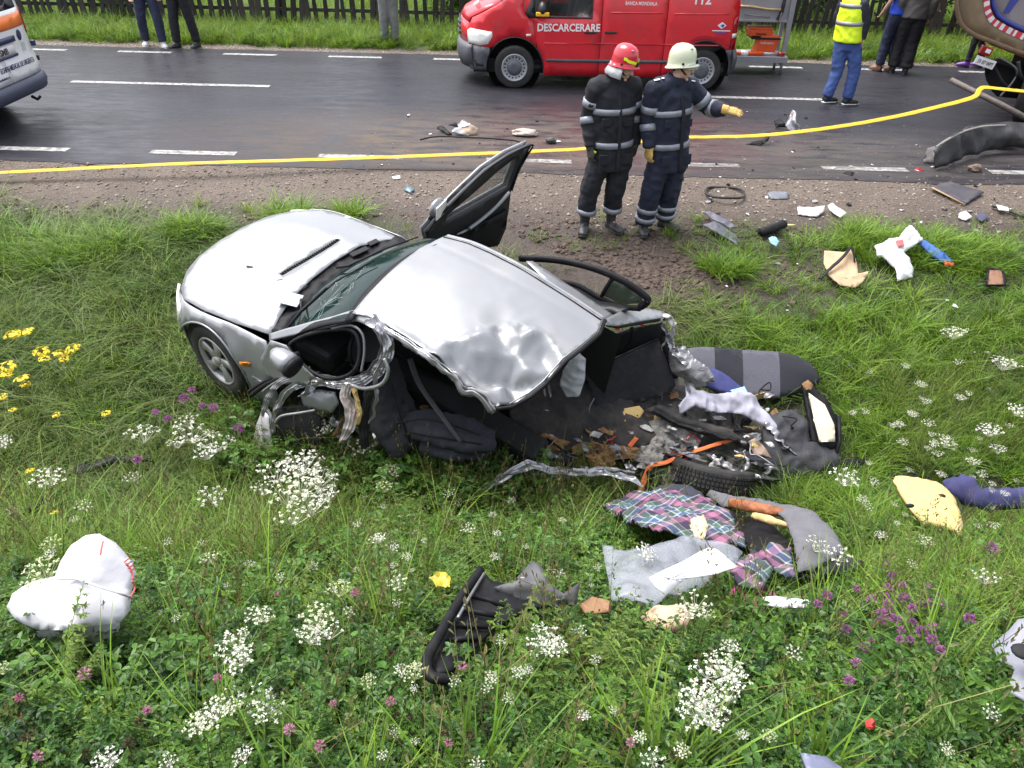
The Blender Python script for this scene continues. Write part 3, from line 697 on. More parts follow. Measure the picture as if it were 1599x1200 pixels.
for k, (x, y, h) in enumerate(((-11, 33, 7), (-4, 36, 8), (3, 34, 7.5), (9, 30, 8), (15, 29, 8.5))):
    t = thing('garden_tree', (x, y, G(x, y)), ('broad tree far behind the fence at the left edge', 'round tree far behind the fence left of the red van', 'tree far behind the fence above the red van', 'dark tree far behind the fence behind the onlookers', 'tree far behind the fence above the dump truck')[k], 'tree')
    tube('trunk', [(0, 0, -.1), (.1, 0, h * .3), (.05, .1, h * .6)], [.2, .15, .08], bark, t, 8)
    mesh('crown', [v + Vector((0, 0, h * .25)) for v in shrub_mesh(3800, (h * .36, h * .34, h * .72), .26, LS, 60 + k)[0]], shrub_mesh(3800, (h * .36, h * .34, h * .72), .26, LS, 60 + k)[1], LS, t)
# ================================================================ red rescue van
def V3(*a): return Vector(a)
black = pm('black_plastic', (.012, .012, .014), .45, 0, .2, 20); dgrey = pm('grey_bumper_plastic', (.065, .068, .082), .5, 0, .1, 12, .15, 200, dirt=(.16, .14, .12), ds=4, da=.35)
rubber = pm('tyre_rubber', (.016, .016, .017), .75, 0, .25, 25, .3, 90, dirt=(.09, .075, .06), ds=6, da=.45)
redp = pm('fire_red_paint', (.60, .016, .028), .30, 0, .05, 3, coat=.4, dirt=(.22, .03, .03), ds=2.4, da=.5)
wlet = pm('white_lettering', (.78, .76, .76), .5, 0, .05); hub = pm('wheel_cover', (.36, .37, .39), .4, .3, .1, 12, dirt=(.14, .12, .1), ds=5, da=.4)
hubd = pm('wheel_cover_centre', (.10, .105, .12), .45, .2, .1, 12); dark = pm('dark_gap', (.008, .008, .009), .8, 0, .1)
lamp_g = pm('headlight_lens', (.75, .76, .72), .12, 0, .1, 25, coat=.6); redl = pm('red_lamp_lens', (.28, .006, .01), .15, 0, .15, 18, coat=.6); ambr = pm('amber_lens', (.75, .23, .015), .2, 0, .1, 18, coat=.4)
def glassmat(name, tint, a):
    m = pm(name, tint, .04, 0, .1, 5, alpha=a, spec=.6); return m
winglass = glassmat('window_glass', (.03, .04, .04), .42)
VX, VY = -.08, 12.78
van = thing('rescue_van', (VX, VY, .004), 'red fire rescue van with white lettering parked on the far side of the road', 'van', rz=.03)
WD = 1.86
def vb(x, z):
    """how far the side skin lies in from the widest plane"""
    y = .02 + .11 * max(0, (z - .95) / .9) ** 1.5 + .04 * max(0, (.55 - z) / .4) ** 2
    if x < -.30: y += .34 * ((-.30 - x) / .48) ** 2.2
    if x > 3.2: y += .10 * ((x - 3.2) / .26) ** 2
    if abs(z - .70) < .03 and 0 < x < 3.3: y -= .006
    return y
def vside(name, o, m, side=0, holes=(), res=.12, thick=.012, off=0.):
    if side == 0: return panel(name, o, lambda x, z: V3(x, vb(x, z) + off, z), m, van, res, thick, holes)
    return panel(name, o, lambda x, z: V3(x, WD - vb(x, z) - off, z), m, van, res, thick, holes, flip=True)
def arc(cx, cz, r, a0, a1, n=14): return [(cx + r * cos(radians(a0 + (a1 - a0) * i / n)), cz + r * sin(radians(a0 + (a1 - a0) * i / n))) for i in range(n + 1)]
fend = [(-.72, .60), (-.755, .78), (-.66, 1.0), (-.45, 1.115), (-.22, 1.235), (.10, 1.47), (.14, 1.09), (.27, .98), (.33, .8)] + arc(0, .31, .45, 42, 139) + [(-.45, .605)]
fdoor = [(.278, .98), (.15, 1.09), (.11, 1.48), (.52, 1.79), (1.318, 1.84), (1.318, .20), (.47, .20)] + arc(0, .31, .455, -6, 40, 6)
fwin = [(.30, 1.07), (1.16, 1.055), (1.16, 1.66), (.72, 1.68), (.27, 1.36)]
sdoor = [(1.326, .20), (1.326, 1.84), (2.316, 1.86), (2.316, .20)]
rear = [(2.324, 1.86), (3.30, 1.84), (3.42, 1.70), (3.455, .63), (3.30, .62)] + arc(2.965, .31, .45, 44, 184) + [(2.324, .20)]
for sd_ in (0, 1):
    vside('front_wing', fend, redp, sd_); vside('front_door', fdoor, redp, sd_, [fwin]); vside('side_door', sdoor, redp, sd_); vside('rear_wing', rear, redp, sd_)
    vside('door_glass', fwin, winglass, sd_, res=.3, thick=.004, off=.012)
    vside('inner_wall', [(.48, .22), (1.20, .24), (1.20, 1.0), (2.4, 1.0), (2.4, .24), (3.35, .7), (3.35, 1.75), (1.22, 1.8), (1.22, 1.02), (.3, 1.0)], dark, sd_, off=.03)
    vside('wheel_arch_trim', arc(0, .31, .455, -5, 139, 18) + arc(0, .31, .435, 139, -5, 18), black, sd_, res=.1, off=-.004); vside('wheel_arch_trim', arc(2.965, .31, .455, 46, 184, 18) + arc(2.965, .31, .435, 184, 46, 18), black, sd_, res=.1, off=-.004)
    vside('window_seal', [(.20, 1.03), (.145, 1.095), (.27, 1.36), (.71, 1.70), (1.175, 1.68), (1.175, 1.035)], black, sd_, [fwin], res=.1, thick=.01, off=-.004)
    vside('side_moulding', [(.49, .41), (.49, .455), (2.50, .46), (2.50, .415)], dgrey, sd_, res=.2, thick=.02, off=-.016)
    for xx, zz in ((1.16, .845), (1.47, .85)):
        box('door_handle', (xx, (0, WD)[sd_] + (.0, -.0)[sd_] + (-.01, .01)[sd_] + .012 * (1, -1)[sd_], zz), (.19, .03, .028), black, van, bev=.008)
for xr in (3.38,):                                                 # pressed fields of the body side
    for (x0, x1) in ((1.45, 2.24), (2.42, 3.25)):
        vside('body_crease', [(x0, 1.115), (x0, 1.135), (x1, 1.145), (x1, 1.125)], redp, 0, res=.2, thick=.01, off=-.005)
    vside('body_crease', [(.45, .675), (.45, .69), (3.35, .70), (3.35, .685)], redp, 0, res=.2, thick=.012, off=-.006)
def vcross(name, rows, m, n=10, thick=.012, par=None, flip=False):
    """rows of (x_centre, x_edge, inset, z_centre, z_edge) lofted from one side of the van to the other"""
    V, Fc = [], []
    for (xc, xe, ins, zc, ze) in rows:
        for k in range(n + 1):
            e = k / n * 2 - 1; V.append(V3(xc + (xe - xc) * abs(e) ** 2.4, WD / 2 + e * (WD / 2 - ins), zc + (ze - zc) * abs(e) ** 2.2))
    for i in range(len(rows) - 1):
        for k in range(n): Fc.append((i * (n + 1) + k, i * (n + 1) + k + 1, (i + 1) * (n + 1) + k + 1, (i + 1) * (n + 1) + k))
    return shell(name, V, Fc, thick, m, par or van, True, False, not flip)
bon = vcross('bonnet', [(-.86, -.72, .30, .97, .92), (-.80, -.68, .27, 1.06, 1.0), (-.60, -.45, .14, 1.17, 1.125), (-.38, -.20, .08, 1.27, 1.24)], redp)
vcross('windscreen', [(-.33, -.13, .10, 1.285, 1.26), (.0, .16, .13, 1.50, 1.47), (.46, .58, .17, 1.80, 1.76)], winglass, thick=.006)
vcross('cowl', [(-.40, -.20, .10, 1.265, 1.24), (-.32, -.12, .1, 1.29, 1.268)], black)
vcross('roof', [(.46, .58, .15, 1.815, 1.775), (.7, .78, .13, 1.90, 1.84), (2, 2, .12, 1.95, 1.87), (3.2, 3.2, .13, 1.93, 1.86), (3.40, 3.36, .16, 1.86, 1.78)], redp)
vcross('front_panel', [(-.86, -.71, .30, .96, .915), (-.875, -.70, .27, .80, .78), (-.87, -.69, .25, .60, .60)], redp, flip=True)
vcross('grille', [(-.895, -.80, .62, .94, .92), (-.90, -.81, .60, .80, .79), (-.895, -.80, .58, .66, .66)], black, flip=True)
for zz in (.72, .79, .86): vcross('grille_bar', [(-.912, -.81, .62, zz + .012, zz + .012), (-.912, -.81, .62, zz - .012, zz - .012)], hubd, flip=True)
vcross('rear_panel', [(3.42, 3.37, .14, 1.84, 1.78), (3.48, 3.44, .10, 1.2, 1.2), (3.50, 3.45, .08, .62, .62)], redp, flip=False)
vcross('front_bumper', [(-.89, -.66, .20, .63, .62), (-.935, -.70, .17, .55, .55), (-.935, -.70, .17, .40, .40), (-.88, -.62, .2, .24, .26)], dgrey, 14, .05, flip=True)
vcross('rear_bumper', [(3.52, 3.47, .05, .63, .63), (3.56, 3.50, .04, .5, .5), (3.54, 3.48, .06, .25, .25)], dgrey, 10, .06, flip=False)
vside('bumper_side', [(-.70, .24), (-.73, .40), (-.72, .605), (-.40, .605), (-.40, .50)] + arc(0, .31, .45, 152, 186, 4), dgrey, 0, res=.1, thick=.03, off=-.006)
vside('bumper_side', arc(2.965, .31, .45, 41, -8, 8) + [(3.46, .25), (3.49, .45), (3.475, .625), (3.32, .625)], dgrey, 0, res=.1, thick=.03, off=-.010)
vside('fog_lamp_recess', [(-.64, .40), (-.50, .36), (-.49, .32), (-.60, .30)], dark, 0, res=.1, thick=.01, off=-.012)
vside('headlight', [(-.735, .63), (-.745, .80), (-.70, .845), (-.36, .83), (-.35, .77), (-.42, .65), (-.55, .62)], lamp_g, 0, res=.08, thick=.02, off=-.012)
vside('headlight', [(-.735, .63), (-.745, .80), (-.70, .845), (-.36, .83), (-.35, .77), (-.42, .65), (-.55, .62)], lamp_g, 1, res=.08, thick=.02, off=-.012)
vside('side_indicator', [(.17, .775), (.17, .805), (.245, .81), (.245, .78)], lamp_g, 0, res=.1, thick=.012, off=-.01)
tl = vside('tail_light', [(3.36, .66), (3.44, .66), (3.43, 1.12), (3.37, 1.05)], redl, 0, res=.08, thick=.02, off=-.014)
vside('indicator_lens', [(3.365, .80), (3.445, .80), (3.442, .86), (3.367, .86)], lamp_g, 0, res=.08, thick=.01, off=-.019)
mir = thing('mirror', (.40, -.10, 1.17), None, None); mir.parent = van
mir.rotation_euler = (0, 0, 0)
mesh('mirror_case', *ell((0, 0, 0), (.075, .13, .11)), black, mir, True); box('mirror_arm', (.03, .13, -.06), (.05, .12, .04), black, mir); box('mirror_indicator', (0, -.085, -.055), (.20, .05, .055), pm('yellow_lens', (.8, .42, .02), .3), mir, bev=.01)
def wheel(parent, x, y, face):
    R_ = .315; wv = thing('wheel', (x, y, .31), None, None); wv.parent = parent
    prof = [(.20, .06), (.285, .075), (.308, .06), (.315, .02), (.315, -.10), (.30, -.13), (.2, -.13)]
    V, Fc = [], []; n = 40
    for (r, yy) in prof:
        for k in range(n): a = 2 * pi * k / n; V.append(V3(r * cos(a), -yy * face, r * sin(a)))
    for i in range(len(prof) - 1):
        for k in range(n): Fc.append((i * n + k, i * n + (k + 1) % n, (i + 1) * n + (k + 1) % n, (i + 1) * n + k))
    mesh('tyre', V, Fc, rubber, wv, True)
    def disc(name, pr, m, n=40):
        V, Fc = [], []
        for (r, yy) in pr:
            for k in range(n): a = 2 * pi * k / n; V.append(V3(r * cos(a), -yy * face, r * sin(a)))
        for i in range(len(pr) - 1):
            for k in range(n): Fc.append((i * n + k, i * n + (k + 1) % n, (i + 1) * n + (k + 1) % n, (i + 1) * n + k))
        Fc.append(tuple(range((len(pr) - 1) * n, len(pr) * n))); return mesh(name, V, Fc, m, wv, True)
    disc('rim', [(.205, .03), (.205, .072), (.19, .078), (.18, .055), (.17, .05), (.0, .05)], hub)
    disc('hub_cover', [(.118, .055), (.115, .075), (.06, .085), (.03, .084)], hubd)
    bm = bmesh.new()
    for k in range(18):
        a = 2 * pi * k / 18; bbox(bm, (.152 * cos(a), -.053 * face, .152 * sin(a)), (.026, .012, .020), Matrix.Rotation(-a, 3, 'Y'), .003, 1)
    bmobj('rim_slots', bm, dark, wv)
    disc('wheel_well', [(.42, -.02), (.42, -.3), (0, -.3)], dark)
for xx in (0, 2.965): wheel(van, xx, .10, 1); wheel(van, xx, WD - .10, -1)
def XZ(x, y, z, rot=0.): return Matrix(((1, 0, 0, x), (0, 0, -1, y), (0, 1, 0, z), (0, 0, 0, 1))) @ Matrix.Rotation(rot, 4, 'Z')
text('lettering', 'DESCARCERARE', .148, wlet, XZ(.335, vb(.8, .9) - .004, .852, .012), van, sx=.90, bold=.004)
text('lettering', 'BANCA MONDIALA', .07, wlet, XZ(1.66, vb(1.8, 1.27) - .003, 1.235), van, sx=.78, bold=.001)
text('lettering', '112', .20, wlet, XZ(2.68, vb(2.8, 1.31) - .004, 1.265), van, sx=.95, bold=.004)
bt = text('lettering', '02004', .13, wlet, Matrix(((0, .80, .6, -.64), (-1, 0, 0, .62), (0, .42, .9, 1.155), (0, 0, 0, 1))) , van, sx=.9, bold=.003)
dm_ = pm('emblem_white', (.7, .72, .8), .4, 0, .05); bl = pm('emblem_blue', (.06, .07, .30), .4, 0, .05)
yb = vb(3.2, .95) - .012
mesh('emblem', [V3(3.10, yb, .98), V3(3.17, yb, .93), V3(3.24, yb, .98), V3(3.17, yb, 1.03)], [(0, 1, 2, 3)], dm_, van)
mesh('emblem', [V3(3.145, yb - .003, .978), V3(3.185, yb - .003, .95), V3(3.215, yb - .003, .985), V3(3.18, yb - .003, 1.0)], [(0, 1, 2, 3)], bl, van)
box('emblem_line', (3.17, yb, .905), (.28, .004, .012), dm_, van, bev=0); box('emblem_line', (3.17, yb, .872), (.17, .004, .022), bl, van, bev=0)
# cab: seats, wheel and floor seen through the glass
cabm = pm('cab_trim', (.03, .03, .033), .8, 0, .2)
box('cab_floor', (1.6, .93, .30), (3.5, 1.5, .06), cabm, van); box('dashboard', (.25, .93, 1.02), (.4, 1.5, .2), cabm, van, bev=.05)
box('bulkhead', (1.42, .93, .85), (.03, 1.6, 1.05), cabm, van)
for yy in (.45, 1.4): box('seat', (1.0, yy, 1.0), (.16, .48, .75), cabm, van, Matrix.Rotation(.15, 3, 'Y'), .05); box('seat', (.78, yy, .70), (.5, .48, .16), cabm, van, bev=.05)
tube('steering_wheel', [V3(.52 + .06 * sin(a), .45 + .19 * cos(a), 1.13 + .17 * sin(a)) for a in np.linspace(0, 2 * pi, 25)], .014, black, van, 6)
box('underbody', (1.4, .93, .3), (4.1, 1.4, .2), dark, van)
# ---------------------------------------------------------------- tool carrier behind the van
alu = pm('grey_aluminium', (.36, .37, .40), .45, .4, .08, 10, dirt=(.22, .21, .2), ds=5, da=.4); orange = pm('orange_case', (.68, .095, .02), .4, 0, .08, 8)
RY = 14.45
def rk(px, py): return aty(px, py, RY)
p0 = rk(1228, 92); rack = thing('tool_rack', (p0.x - .5, RY, .006), 'grey aluminium tool rack with shelves behind the rear of the red van', 'tool rack')
def rl(px, py): p = rk(px, py); return V3(p.x - rack.location.x, 0, p.z - .006)
a = rl(1233, 0); b = rl(1222, 93); c = rl(1140, 93); zt = 2.0; zs = rl(1190, 33).z; zb = max(.12, rl(1190, 88).z); xl = c.x; xr = b.x + .02
box('back_panel', ((xl + xr) / 2, .06, (zs + zt) / 2), (xr - xl, .03, zt - zs), alu, rack); box('shelf', ((xl + xr) / 2, .2, zs), (xr - xl, .42, .035), alu, rack); box('floor_tray', ((xl + xr) / 2, .1, zb - .02), (xr - xl, .62, .10), alu, rack)
box('upright', (xr - .035, -.02, zt / 2 + .06), (.075, .07, zt - .15), alu, rack); box('upright', (xr - .035, .38, zt / 2 + .06), (.06, .06, zt - .15), alu, rack); box('upright', (xl + .03, .38, zt / 2 + .06), (.06, .06, zt - .15), alu, rack)
for q in (xl + .05, xr - .05):
    for yy in (-.1, .3): tube('foot', [(q, yy, 0), (q, yy, zb)], .025, alu, rack, 8)
box('divider', ((xl + xr) / 2 + .10, .2, (zs + zb) / 2 + .0), (.5, .4, .03), dark, rack)
def on_rack(px, py): p = rk(px, py); return p
def lay(name, label, cat, p): return thing(name, p, label, cat)
ax = lay('fire_axe', 'axe with pale wooden handle clipped across the upper tool rack panel', 'axe', on_rack(1192, 14) + V3(0, .02, 0))
tube('handle', [(-.42, 0, .03), (-.2, 0, .025), (.1, 0, -.01), (.32, 0, -.015)], [.022, .02, .018, .024], pm('ash_handle', (.50, .36, .19), .5, 0, .15, 20), ax, 8)
mesh('axe_head', *tubev([V3(.34, -.0, .17), V3(.335, 0, .05), V3(.33, 0, -.05), V3(.27, 0, -.17)], [(.02, .03), (.03, .05), (.03, .05), (.012, .12)], 8, V3(0, 1, 0)), pm('dark_steel', (.05, .05, .06), .4, .7), ax)
bar = lay('pry_bar', 'thin silver pry bar clipped under the axe on the tool rack', 'pry bar', on_rack(1181, 25) + V3(0, .02, 0)); tube('bar', [(-.2, 0, .01), (.05, 0, 0), (.25, 0, -.02)], [.008, .008, .014], alu, bar, 6)
oc = lay('orange_case', 'orange lidded tool case on the middle shelf of the tool rack', 'tool case', on_rack(1190, 50) + V3(0, .18, 0)); oc.location.z = (zs + zb) / 2 + .03
box('case_body', (0, 0, .055), (.40, .3, .10), orange, oc, bev=.012); box('lid', (0, 0, .125), (.38, .29, .04), orange, oc, bev=.012); tube('handle', [(-.08, -.155, .05), (-.07, -.185, .05), (.07, -.185, .05), (.08, -.155, .05)], .009, dark, oc, 6)
op = lay('hydraulic_pump', 'orange motor pump box with a white name band low on the tool rack', 'pump', on_rack(1199, 72) + V3(0, .15, 0)); op.location.z = zb + .03
bm = bmesh.new(); vv = bbox(bm, (0, 0, .15), (.34, .28, .30), None, .012, 2)
for v in vv: v.co.x += .18 * (v.co.z - .15)
bmobj('pump_body', bm, orange, op); text('lettering', 'holmatro', .062, wlet, XZ(-.135, -.145, .17), op, sx=1.0); box('cap', (.22, 0, .25), (.1, .05, .03), wlet, op); box('pump_base', (0, 0, .0), (.4, .3, .04), dark, op)
rmt = lay('hydraulic_ram', 'red and silver hydraulic ram lying along the bottom tray of the tool rack', 'ram', V3(rack.location.x + (xl + xr) / 2, RY - .14, zb + .07))
tube('cylinder', [(-.5, 0, 0), (.05, 0, 0)], .035, orange, rmt, 10); tube('piston', [(.05, 0, 0), (.3, 0, 0)], .025, alu, rmt, 10); tube('collar', [(-.34, 0, 0), (-.22, 0, 0)], .048, wlet, rmt, 10); tube('claw', [(.3, 0, 0), (.42, 0, 0)], .038, redl, rmt, 10)
# ================================================================ white ambulance
wpaint = pm('white_paint', (.76, .76, .76), .25, 0, .03, 3, coat=.4, dirt=(.5, .48, .45), ds=3, da=.35); orp = pm('orange_stripe', (.85, .20, .03), .35, 0, .05); blu = pm('dark_blue_trim', (.02, .025, .09), .4, 0, .1)
A0 = atz(2, 153, .42); A1 = atz(80, 118, .42); dv = (A1 - A0); dv.z = 0; dv.normalize()
hw_ = 1.78 / 2; nrm = V3(dv.y, -dv.x, 0); rzA = math.atan2(dv.y, dv.x)
ctr = A1 - dv * 1.82; amb = thing('ambulance', (ctr.x, ctr.y, .006), 'white ambulance with orange stripe whose rear corner shows at the left edge of the road', 'ambulance', rz=rzA)
# local: x along the rear face (towards the far corner), -y out of the rear face towards the camera, z up
AW = 1.82
def arear(x, z):
    e = (x - AW / 2) / (AW / 2); return V3(x, .03 + .13 * abs(e) ** 5 + .10 * max(0, (z - 1.0) / .9) ** 1.4 - .05 * max(0, min(1, (.78 - z) / .15)), z)
def ap(name, o, m, off=0., holes=(), res=.1, thick=.012): return panel(name, o, lambda x, z: arear(x, z) + V3(0, off, 0), m, amb, res, thick, holes, flip=False)
rwin = [(.16, 1.30), (.86, 1.30), (.86, 1.72), (.2, 1.74)]; rwin2 = [(.96, 1.30), (1.64, 1.30), (1.60, 1.74), (.96, 1.72)]
ap('rear_door', [(.06, .52), (.905, .52), (.905, 1.85), (.12, 1.82)], wpaint, 0, [rwin]); ap('rear_door', [(.915, .52), (1.76, .52), (1.70, 1.82), (.915, 1.85)], wpaint, 0, [rwin2])
dglass = glassmat('dark_glass', (.012, .014, .016), .9)
ap('rear_window', rwin, dglass, .01, res=.3, thick=.004); ap('rear_window', rwin2, dglass, .01, res=.3, thick=.004)
ap('stripe', [(.07, 1.09), (.90, 1.09), (.90, 1.25), (.08, 1.25)], orp, -.004, thick=.003); ap('stripe', [(.92, 1.09), (1.755, 1.09), (1.745, 1.25), (.92, 1.25)], orp, -.004, thick=.003)
ap('handle_bar', [(.52, .955), (1.26, .955), (1.26, 1.02), (.52, 1.02)], blu, -.03, thick=.03); ap('number_plate', [(.60, .82), (1.22, .82), (1.22, .935), (.60, .935)], wlet, -.012, thick=.01); ap('plate_frame', [(.57, .785), (1.25, .785), (1.25, .815), (.57, .815)], blu, -.014, thick=.01)
def AM(x, z, o=-.004, rot=0): p = arear(x, z); return XZ(x, p.y + o, z, rot)
pt = pm('plate_print', (.05, .05, .06), .5)
text('lettering', 'B 10 SMB', .105, pt, AM(.64, .835, -.016), amb, sx=1.0, bold=.002)
text('lettering', 'ECHIPAJ MEDICAL DE URGENTA', .088, blu, AM(.72, .66), amb, sx=.62, bold=.001); text('lettering', 'www.ambulanta.ro', .05, blu, AM(.52, .585), amb, sx=.9)
emb = ap('emblem', [(1.42 + .055 * cos(a), 1.0 + .065 * sin(a)) for a in np.linspace(0, 2 * pi, 18)[:-1]], blu, -.006, res=.03, thick=.004)
for k in range(5): ap('print_line', [(1.40, .90 - .022 * k), (1.50, .90 - .022 * k), (1.50, .908 - .022 * k), (1.40, .908 - .022 * k)], pm('grey_print', (.35, .36, .4), .5), -.005, res=.05, thick=.003)
gb = pm('blue_grey_bumper', (.05, .056, .09), .5, 0, .1, 10, .1, 150)
V, Fc = [], []
for (z, o) in ((.30, .02), (.33, -.06), (.43, -.085), (.50, -.06), (.525, .02)):
    for k in range(15): x = -.02 + (AW + .04) * k / 14; e = (x - AW / 2) / (AW / 2); V.append(V3(x, o + .17 * abs(e) ** 6, z))
Fc = [(i * 15 + k, i * 15 + k + 1, (i + 1) * 15 + k + 1, (i + 1) * 15 + k) for i in range(4) for k in range(14)]
shell('rear_bumper', V, Fc, .03, gb, amb, True, flip=False)
for xx in (.35, 1.68): box('reflector', (xx, -.065 + (.09 if xx > 1 else 0), .44), (.09, .02, .03), redl, amb, Matrix.Rotation(.5 if xx > 1 else 0, 3, 'Z'), .004)
box('door_hinge', (1.74, .07, .845), (.06, .05, .07), blu, amb, bev=.01); box('lock', (1.735, .06, .66), (.03, .03, .06), dark, amb)
ap('tail_light', [(1.70, .98), (1.775, .98), (1.755, 1.28), (1.71, 1.30)], redl, -.012, res=.06, thick=.02)
for s_, xx in ((0, .04), (1, AW - .04)):
    panel('body_side', [(.16, .35), (.16, 1.80), (.4, 1.86), (3.4, 1.86), (3.9, 1.25), (4.3, 1.05), (4.4, .4)] + arc(3.5, .31, .36, 8, 172) + arc(.9, .31, .36, 8, 172), lambda y, z, xx=xx, s_=s_: V3(xx + (1, -1)[s_] * .10 * max(0, (z - 1) / .9) ** 1.5, y, z), wpaint, amb, .15, .012, [[(2.5, 1.15), (3.6, 1.15), (3.2, 1.65), (2.5, 1.65)]], flip=bool(1 - s_))
    for yy in (.9, 3.5):
        wz = thing('wheel', (xx, yy, .31), None, None); wz.parent = amb
        mesh('tyre', *tubev([V3((-1, 1)[s_] * .02, 0, 0), V3((-1, 1)[s_] * -.18, 0, 0)], .31, 28, V3(0, 1, 0)), rubber, wz, False); mesh('rim', *tubev([V3((-1, 1)[s_] * .028, 0, 0), V3((-1, 1)[s_] * 0, 0, 0)], .19, 24, V3(0, 1, 0)), hub, wz)
mesh('roof', [V3(.1, .14, 1.84), V3(AW - .1, .14, 1.84), V3(AW - .1, 3.4, 1.87), V3(.1, 3.4, 1.87), V3(.3, .4, 1.93), V3(AW - .3, .4, 1.93), V3(AW - .3, 3.2, 1.95), V3(.3, 3.2, 1.95)], [(0, 1, 5, 4), (1, 2, 6, 5), (2, 3, 7, 6), (3, 0, 4, 7), (4, 5, 6, 7)], wpaint, amb)
box('underbody', (AW / 2, 2.2, .42), (1.5, 4.1, .25), dark, amb); box('cabin', (AW / 2, 1.9, 1.1), (1.5, 3.2, .9), dark, amb)
panel('windscreen', [(.2, 1.2), (AW - .2, 1.2), (AW - .25, 1.85), (.25, 1.85)], lambda x, z: V3(x, 3.95 - (z - 1.2) * .85, z), dglass, amb, .3, .006)
mesh('bonnet', [V3(.1, 3.9, 1.24), V3(AW - .1, 3.9, 1.24), V3(AW - .1, 4.4, 1.0), V3(.1, 4.4, 1.0), V3(.15, 4.45, .4), V3(AW - .15, 4.45, .4)], [(0, 1, 2, 3), (3, 2, 5, 4)], wpaint, amb)
tube('tow_hook', [(1.30, .05, .26), (1.30, -.02, .22), (1.32, -.06, .26)], .02, dark, amb, 6)
# ================================================================ dump truck at the right edge
tan = pm('tan_tipper_paint', (.19, .13, .075), .5, 0, .12, 5, .1, 40, dirt=(.10, .075, .055), ds=3, da=.6); chev_r = pm('chevron_red', (.55, .04, .06), .4); chev_w = pm('chevron_white', (.7, .66, .68), .4)
greyp = pm('dusty_tailgate', (.24, .21, .22), .55, 0, .15, 6, dirt=(.25, .19, .15), ds=3, da=.6); bluep = pm('blue_paint', (.04, .05, .26), .45, 0, .1)
TY = 11.35
def tk(px, py, y=TY): return aty(px, py, y)
tr0 = tk(1640, 100); truck = thing('dump_truck', (tr0.x, TY, .005), 'tan dump truck with red and white edged tailgate at the right edge of the road', 'truck')
def tl_(px, py, y=TY): p = tk(px, py, y); return V3(p.x - truck.location.x, y - TY, p.z - .005)
outer = [(1520, -190), (1493, -60), (1493, 0), (1496, 26), (1505, 43), (1522, 55), (1545, 64), (1568, 73), (1599, 84), (1680, 104), (1790, 110), (1860, 80), (1880, -190)]
inner = [(1562, -190), (1542, -60), (1541, 2), (1545, 22), (1556, 36), (1599, 57), (1680, 84), (1770, 88), (1820, 66), (1836, -190)]
O = [tl_(*q) for q in outer]; I = [tl_(*q) for q in inner]
n = len(O); V = O + [v + V3(2.4, 3.5, .15) for v in O]
mesh('tipper_body', V, [(i, i + n, (i + 1) % n + n, (i + 1) % n) for i in range(n)] + [tuple(range(n, 2 * n))], tan, truck)
panel('tipper_rear', [(v.x, v.z) for v in O], lambda x, z: V3(x, -.006, z), tan, truck, .12, .03, [[(v.x, v.z) for v in I]], flip=False)
panel('tailgate', [(v.x, v.z) for v in I], lambda x, z: V3(x, .05, z), greyp, truck, .2, .03)
rimp = spline([(v.x, -.012, v.z) for v in O[1:12]], 5)
tube('body_rim', rimp, [(.03, .012)] * len(rimp), pm('tipper_rim', (.16, .10, .06), .55, .1, .2, 12), truck, 8, up=V3(0, 1, 0))
cp_ = spline([(v.x, 0, v.z) for v in I[1:9]], 14); ln = 0; seg_ = []
for a, b in zip(cp_[:-1], cp_[1:]):
    d = (b - a).length; ln += d; t = (b - a).normalized(); nn = V3(-t.z, 0, t.x)
    k = int(ln / .055)
    seg_.append((a, b, nn, k))
bms = [bmesh.new(), bmesh.new()]
for a, b, nn, k in seg_:
    q = bms[k % 2]; vs_ = [q.verts.new(v) for v in (a - nn * .045 + V3(0, -.012, 0), b - nn * .045 + V3(0, -.012, 0), b + nn * .03 + V3(0, -.012, 0), a + nn * .03 + V3(0, -.012, 0))]; q.faces.new(vs_)
bmobj('chevron_strip', bms[0], chev_r, truck); bmobj('chevron_strip', bms[1], chev_w, truck)
bp_ = [(v.x, .025, v.z) for v in I[1:9]]
tube('tailgate_frame', spline([V3(*q) + V3(.07, 0, .05) for q in bp_], 6), .03, bluep, truck, 8)
mesh('blue_stripe', [tl_(1568, 22) + V3(0, .04, 0), tl_(1578, 22) + V3(0, .04, 0), tl_(1602, -10) + V3(0, .04, 0), tl_(1586, -10) + V3(0, .04, 0)], [(0, 1, 2, 3)], bluep, truck)
crs = tl_(1555, 76, TY + .05); box('cross_beam', (crs.x + .3, .10, crs.z - .02), (.85, .12, .10), pm('orange_beam', (.55, .14, .03), .5, 0, .2), truck, Matrix.Rotation(.28, 3, 'Y'))
lt = tl_(1540, 80); box('rear_lamp', (lt.x, .02, lt.z), (.17, .06, .11), redl, truck, Matrix.Rotation(.28, 3, 'Y'), .01); box('lamp_window', (lt.x + .02, -.014, lt.z), (.07, .01, .05), lamp_g, truck, Matrix.Rotation(.28, 3, 'Y'), .002)
pl = tl_(1538, 98); Mp = Matrix.Rotation(.26, 3, 'Y'); box('number_plate', (pl.x, .0, pl.z), (.30, .015, .11), chev_w, truck, Mp, .004); text('lettering', 'SV 07 WPT', .075, pt, XZ(pl.x - .118, -.011, pl.z + .002, -.26), truck, sx=.66)
RZT = Matrix.Rotation(-.6, 3, 'Z')
for k in range(2): box('chassis_rail', (1.6 + .75 * k, 2.2, .85), (.1, 5.0, .2), dark, truck, RZT)
box('chassis_box', (.62, .62, .74), (1.3, .9, .46), dark, truck, RZT)
box('chassis_box', (.30, .20, .80), (.7, .12, .22), dark, truck, Matrix.Rotation(.26, 3, 'Y'))
wt = tl_(1634, 128, 11.3)
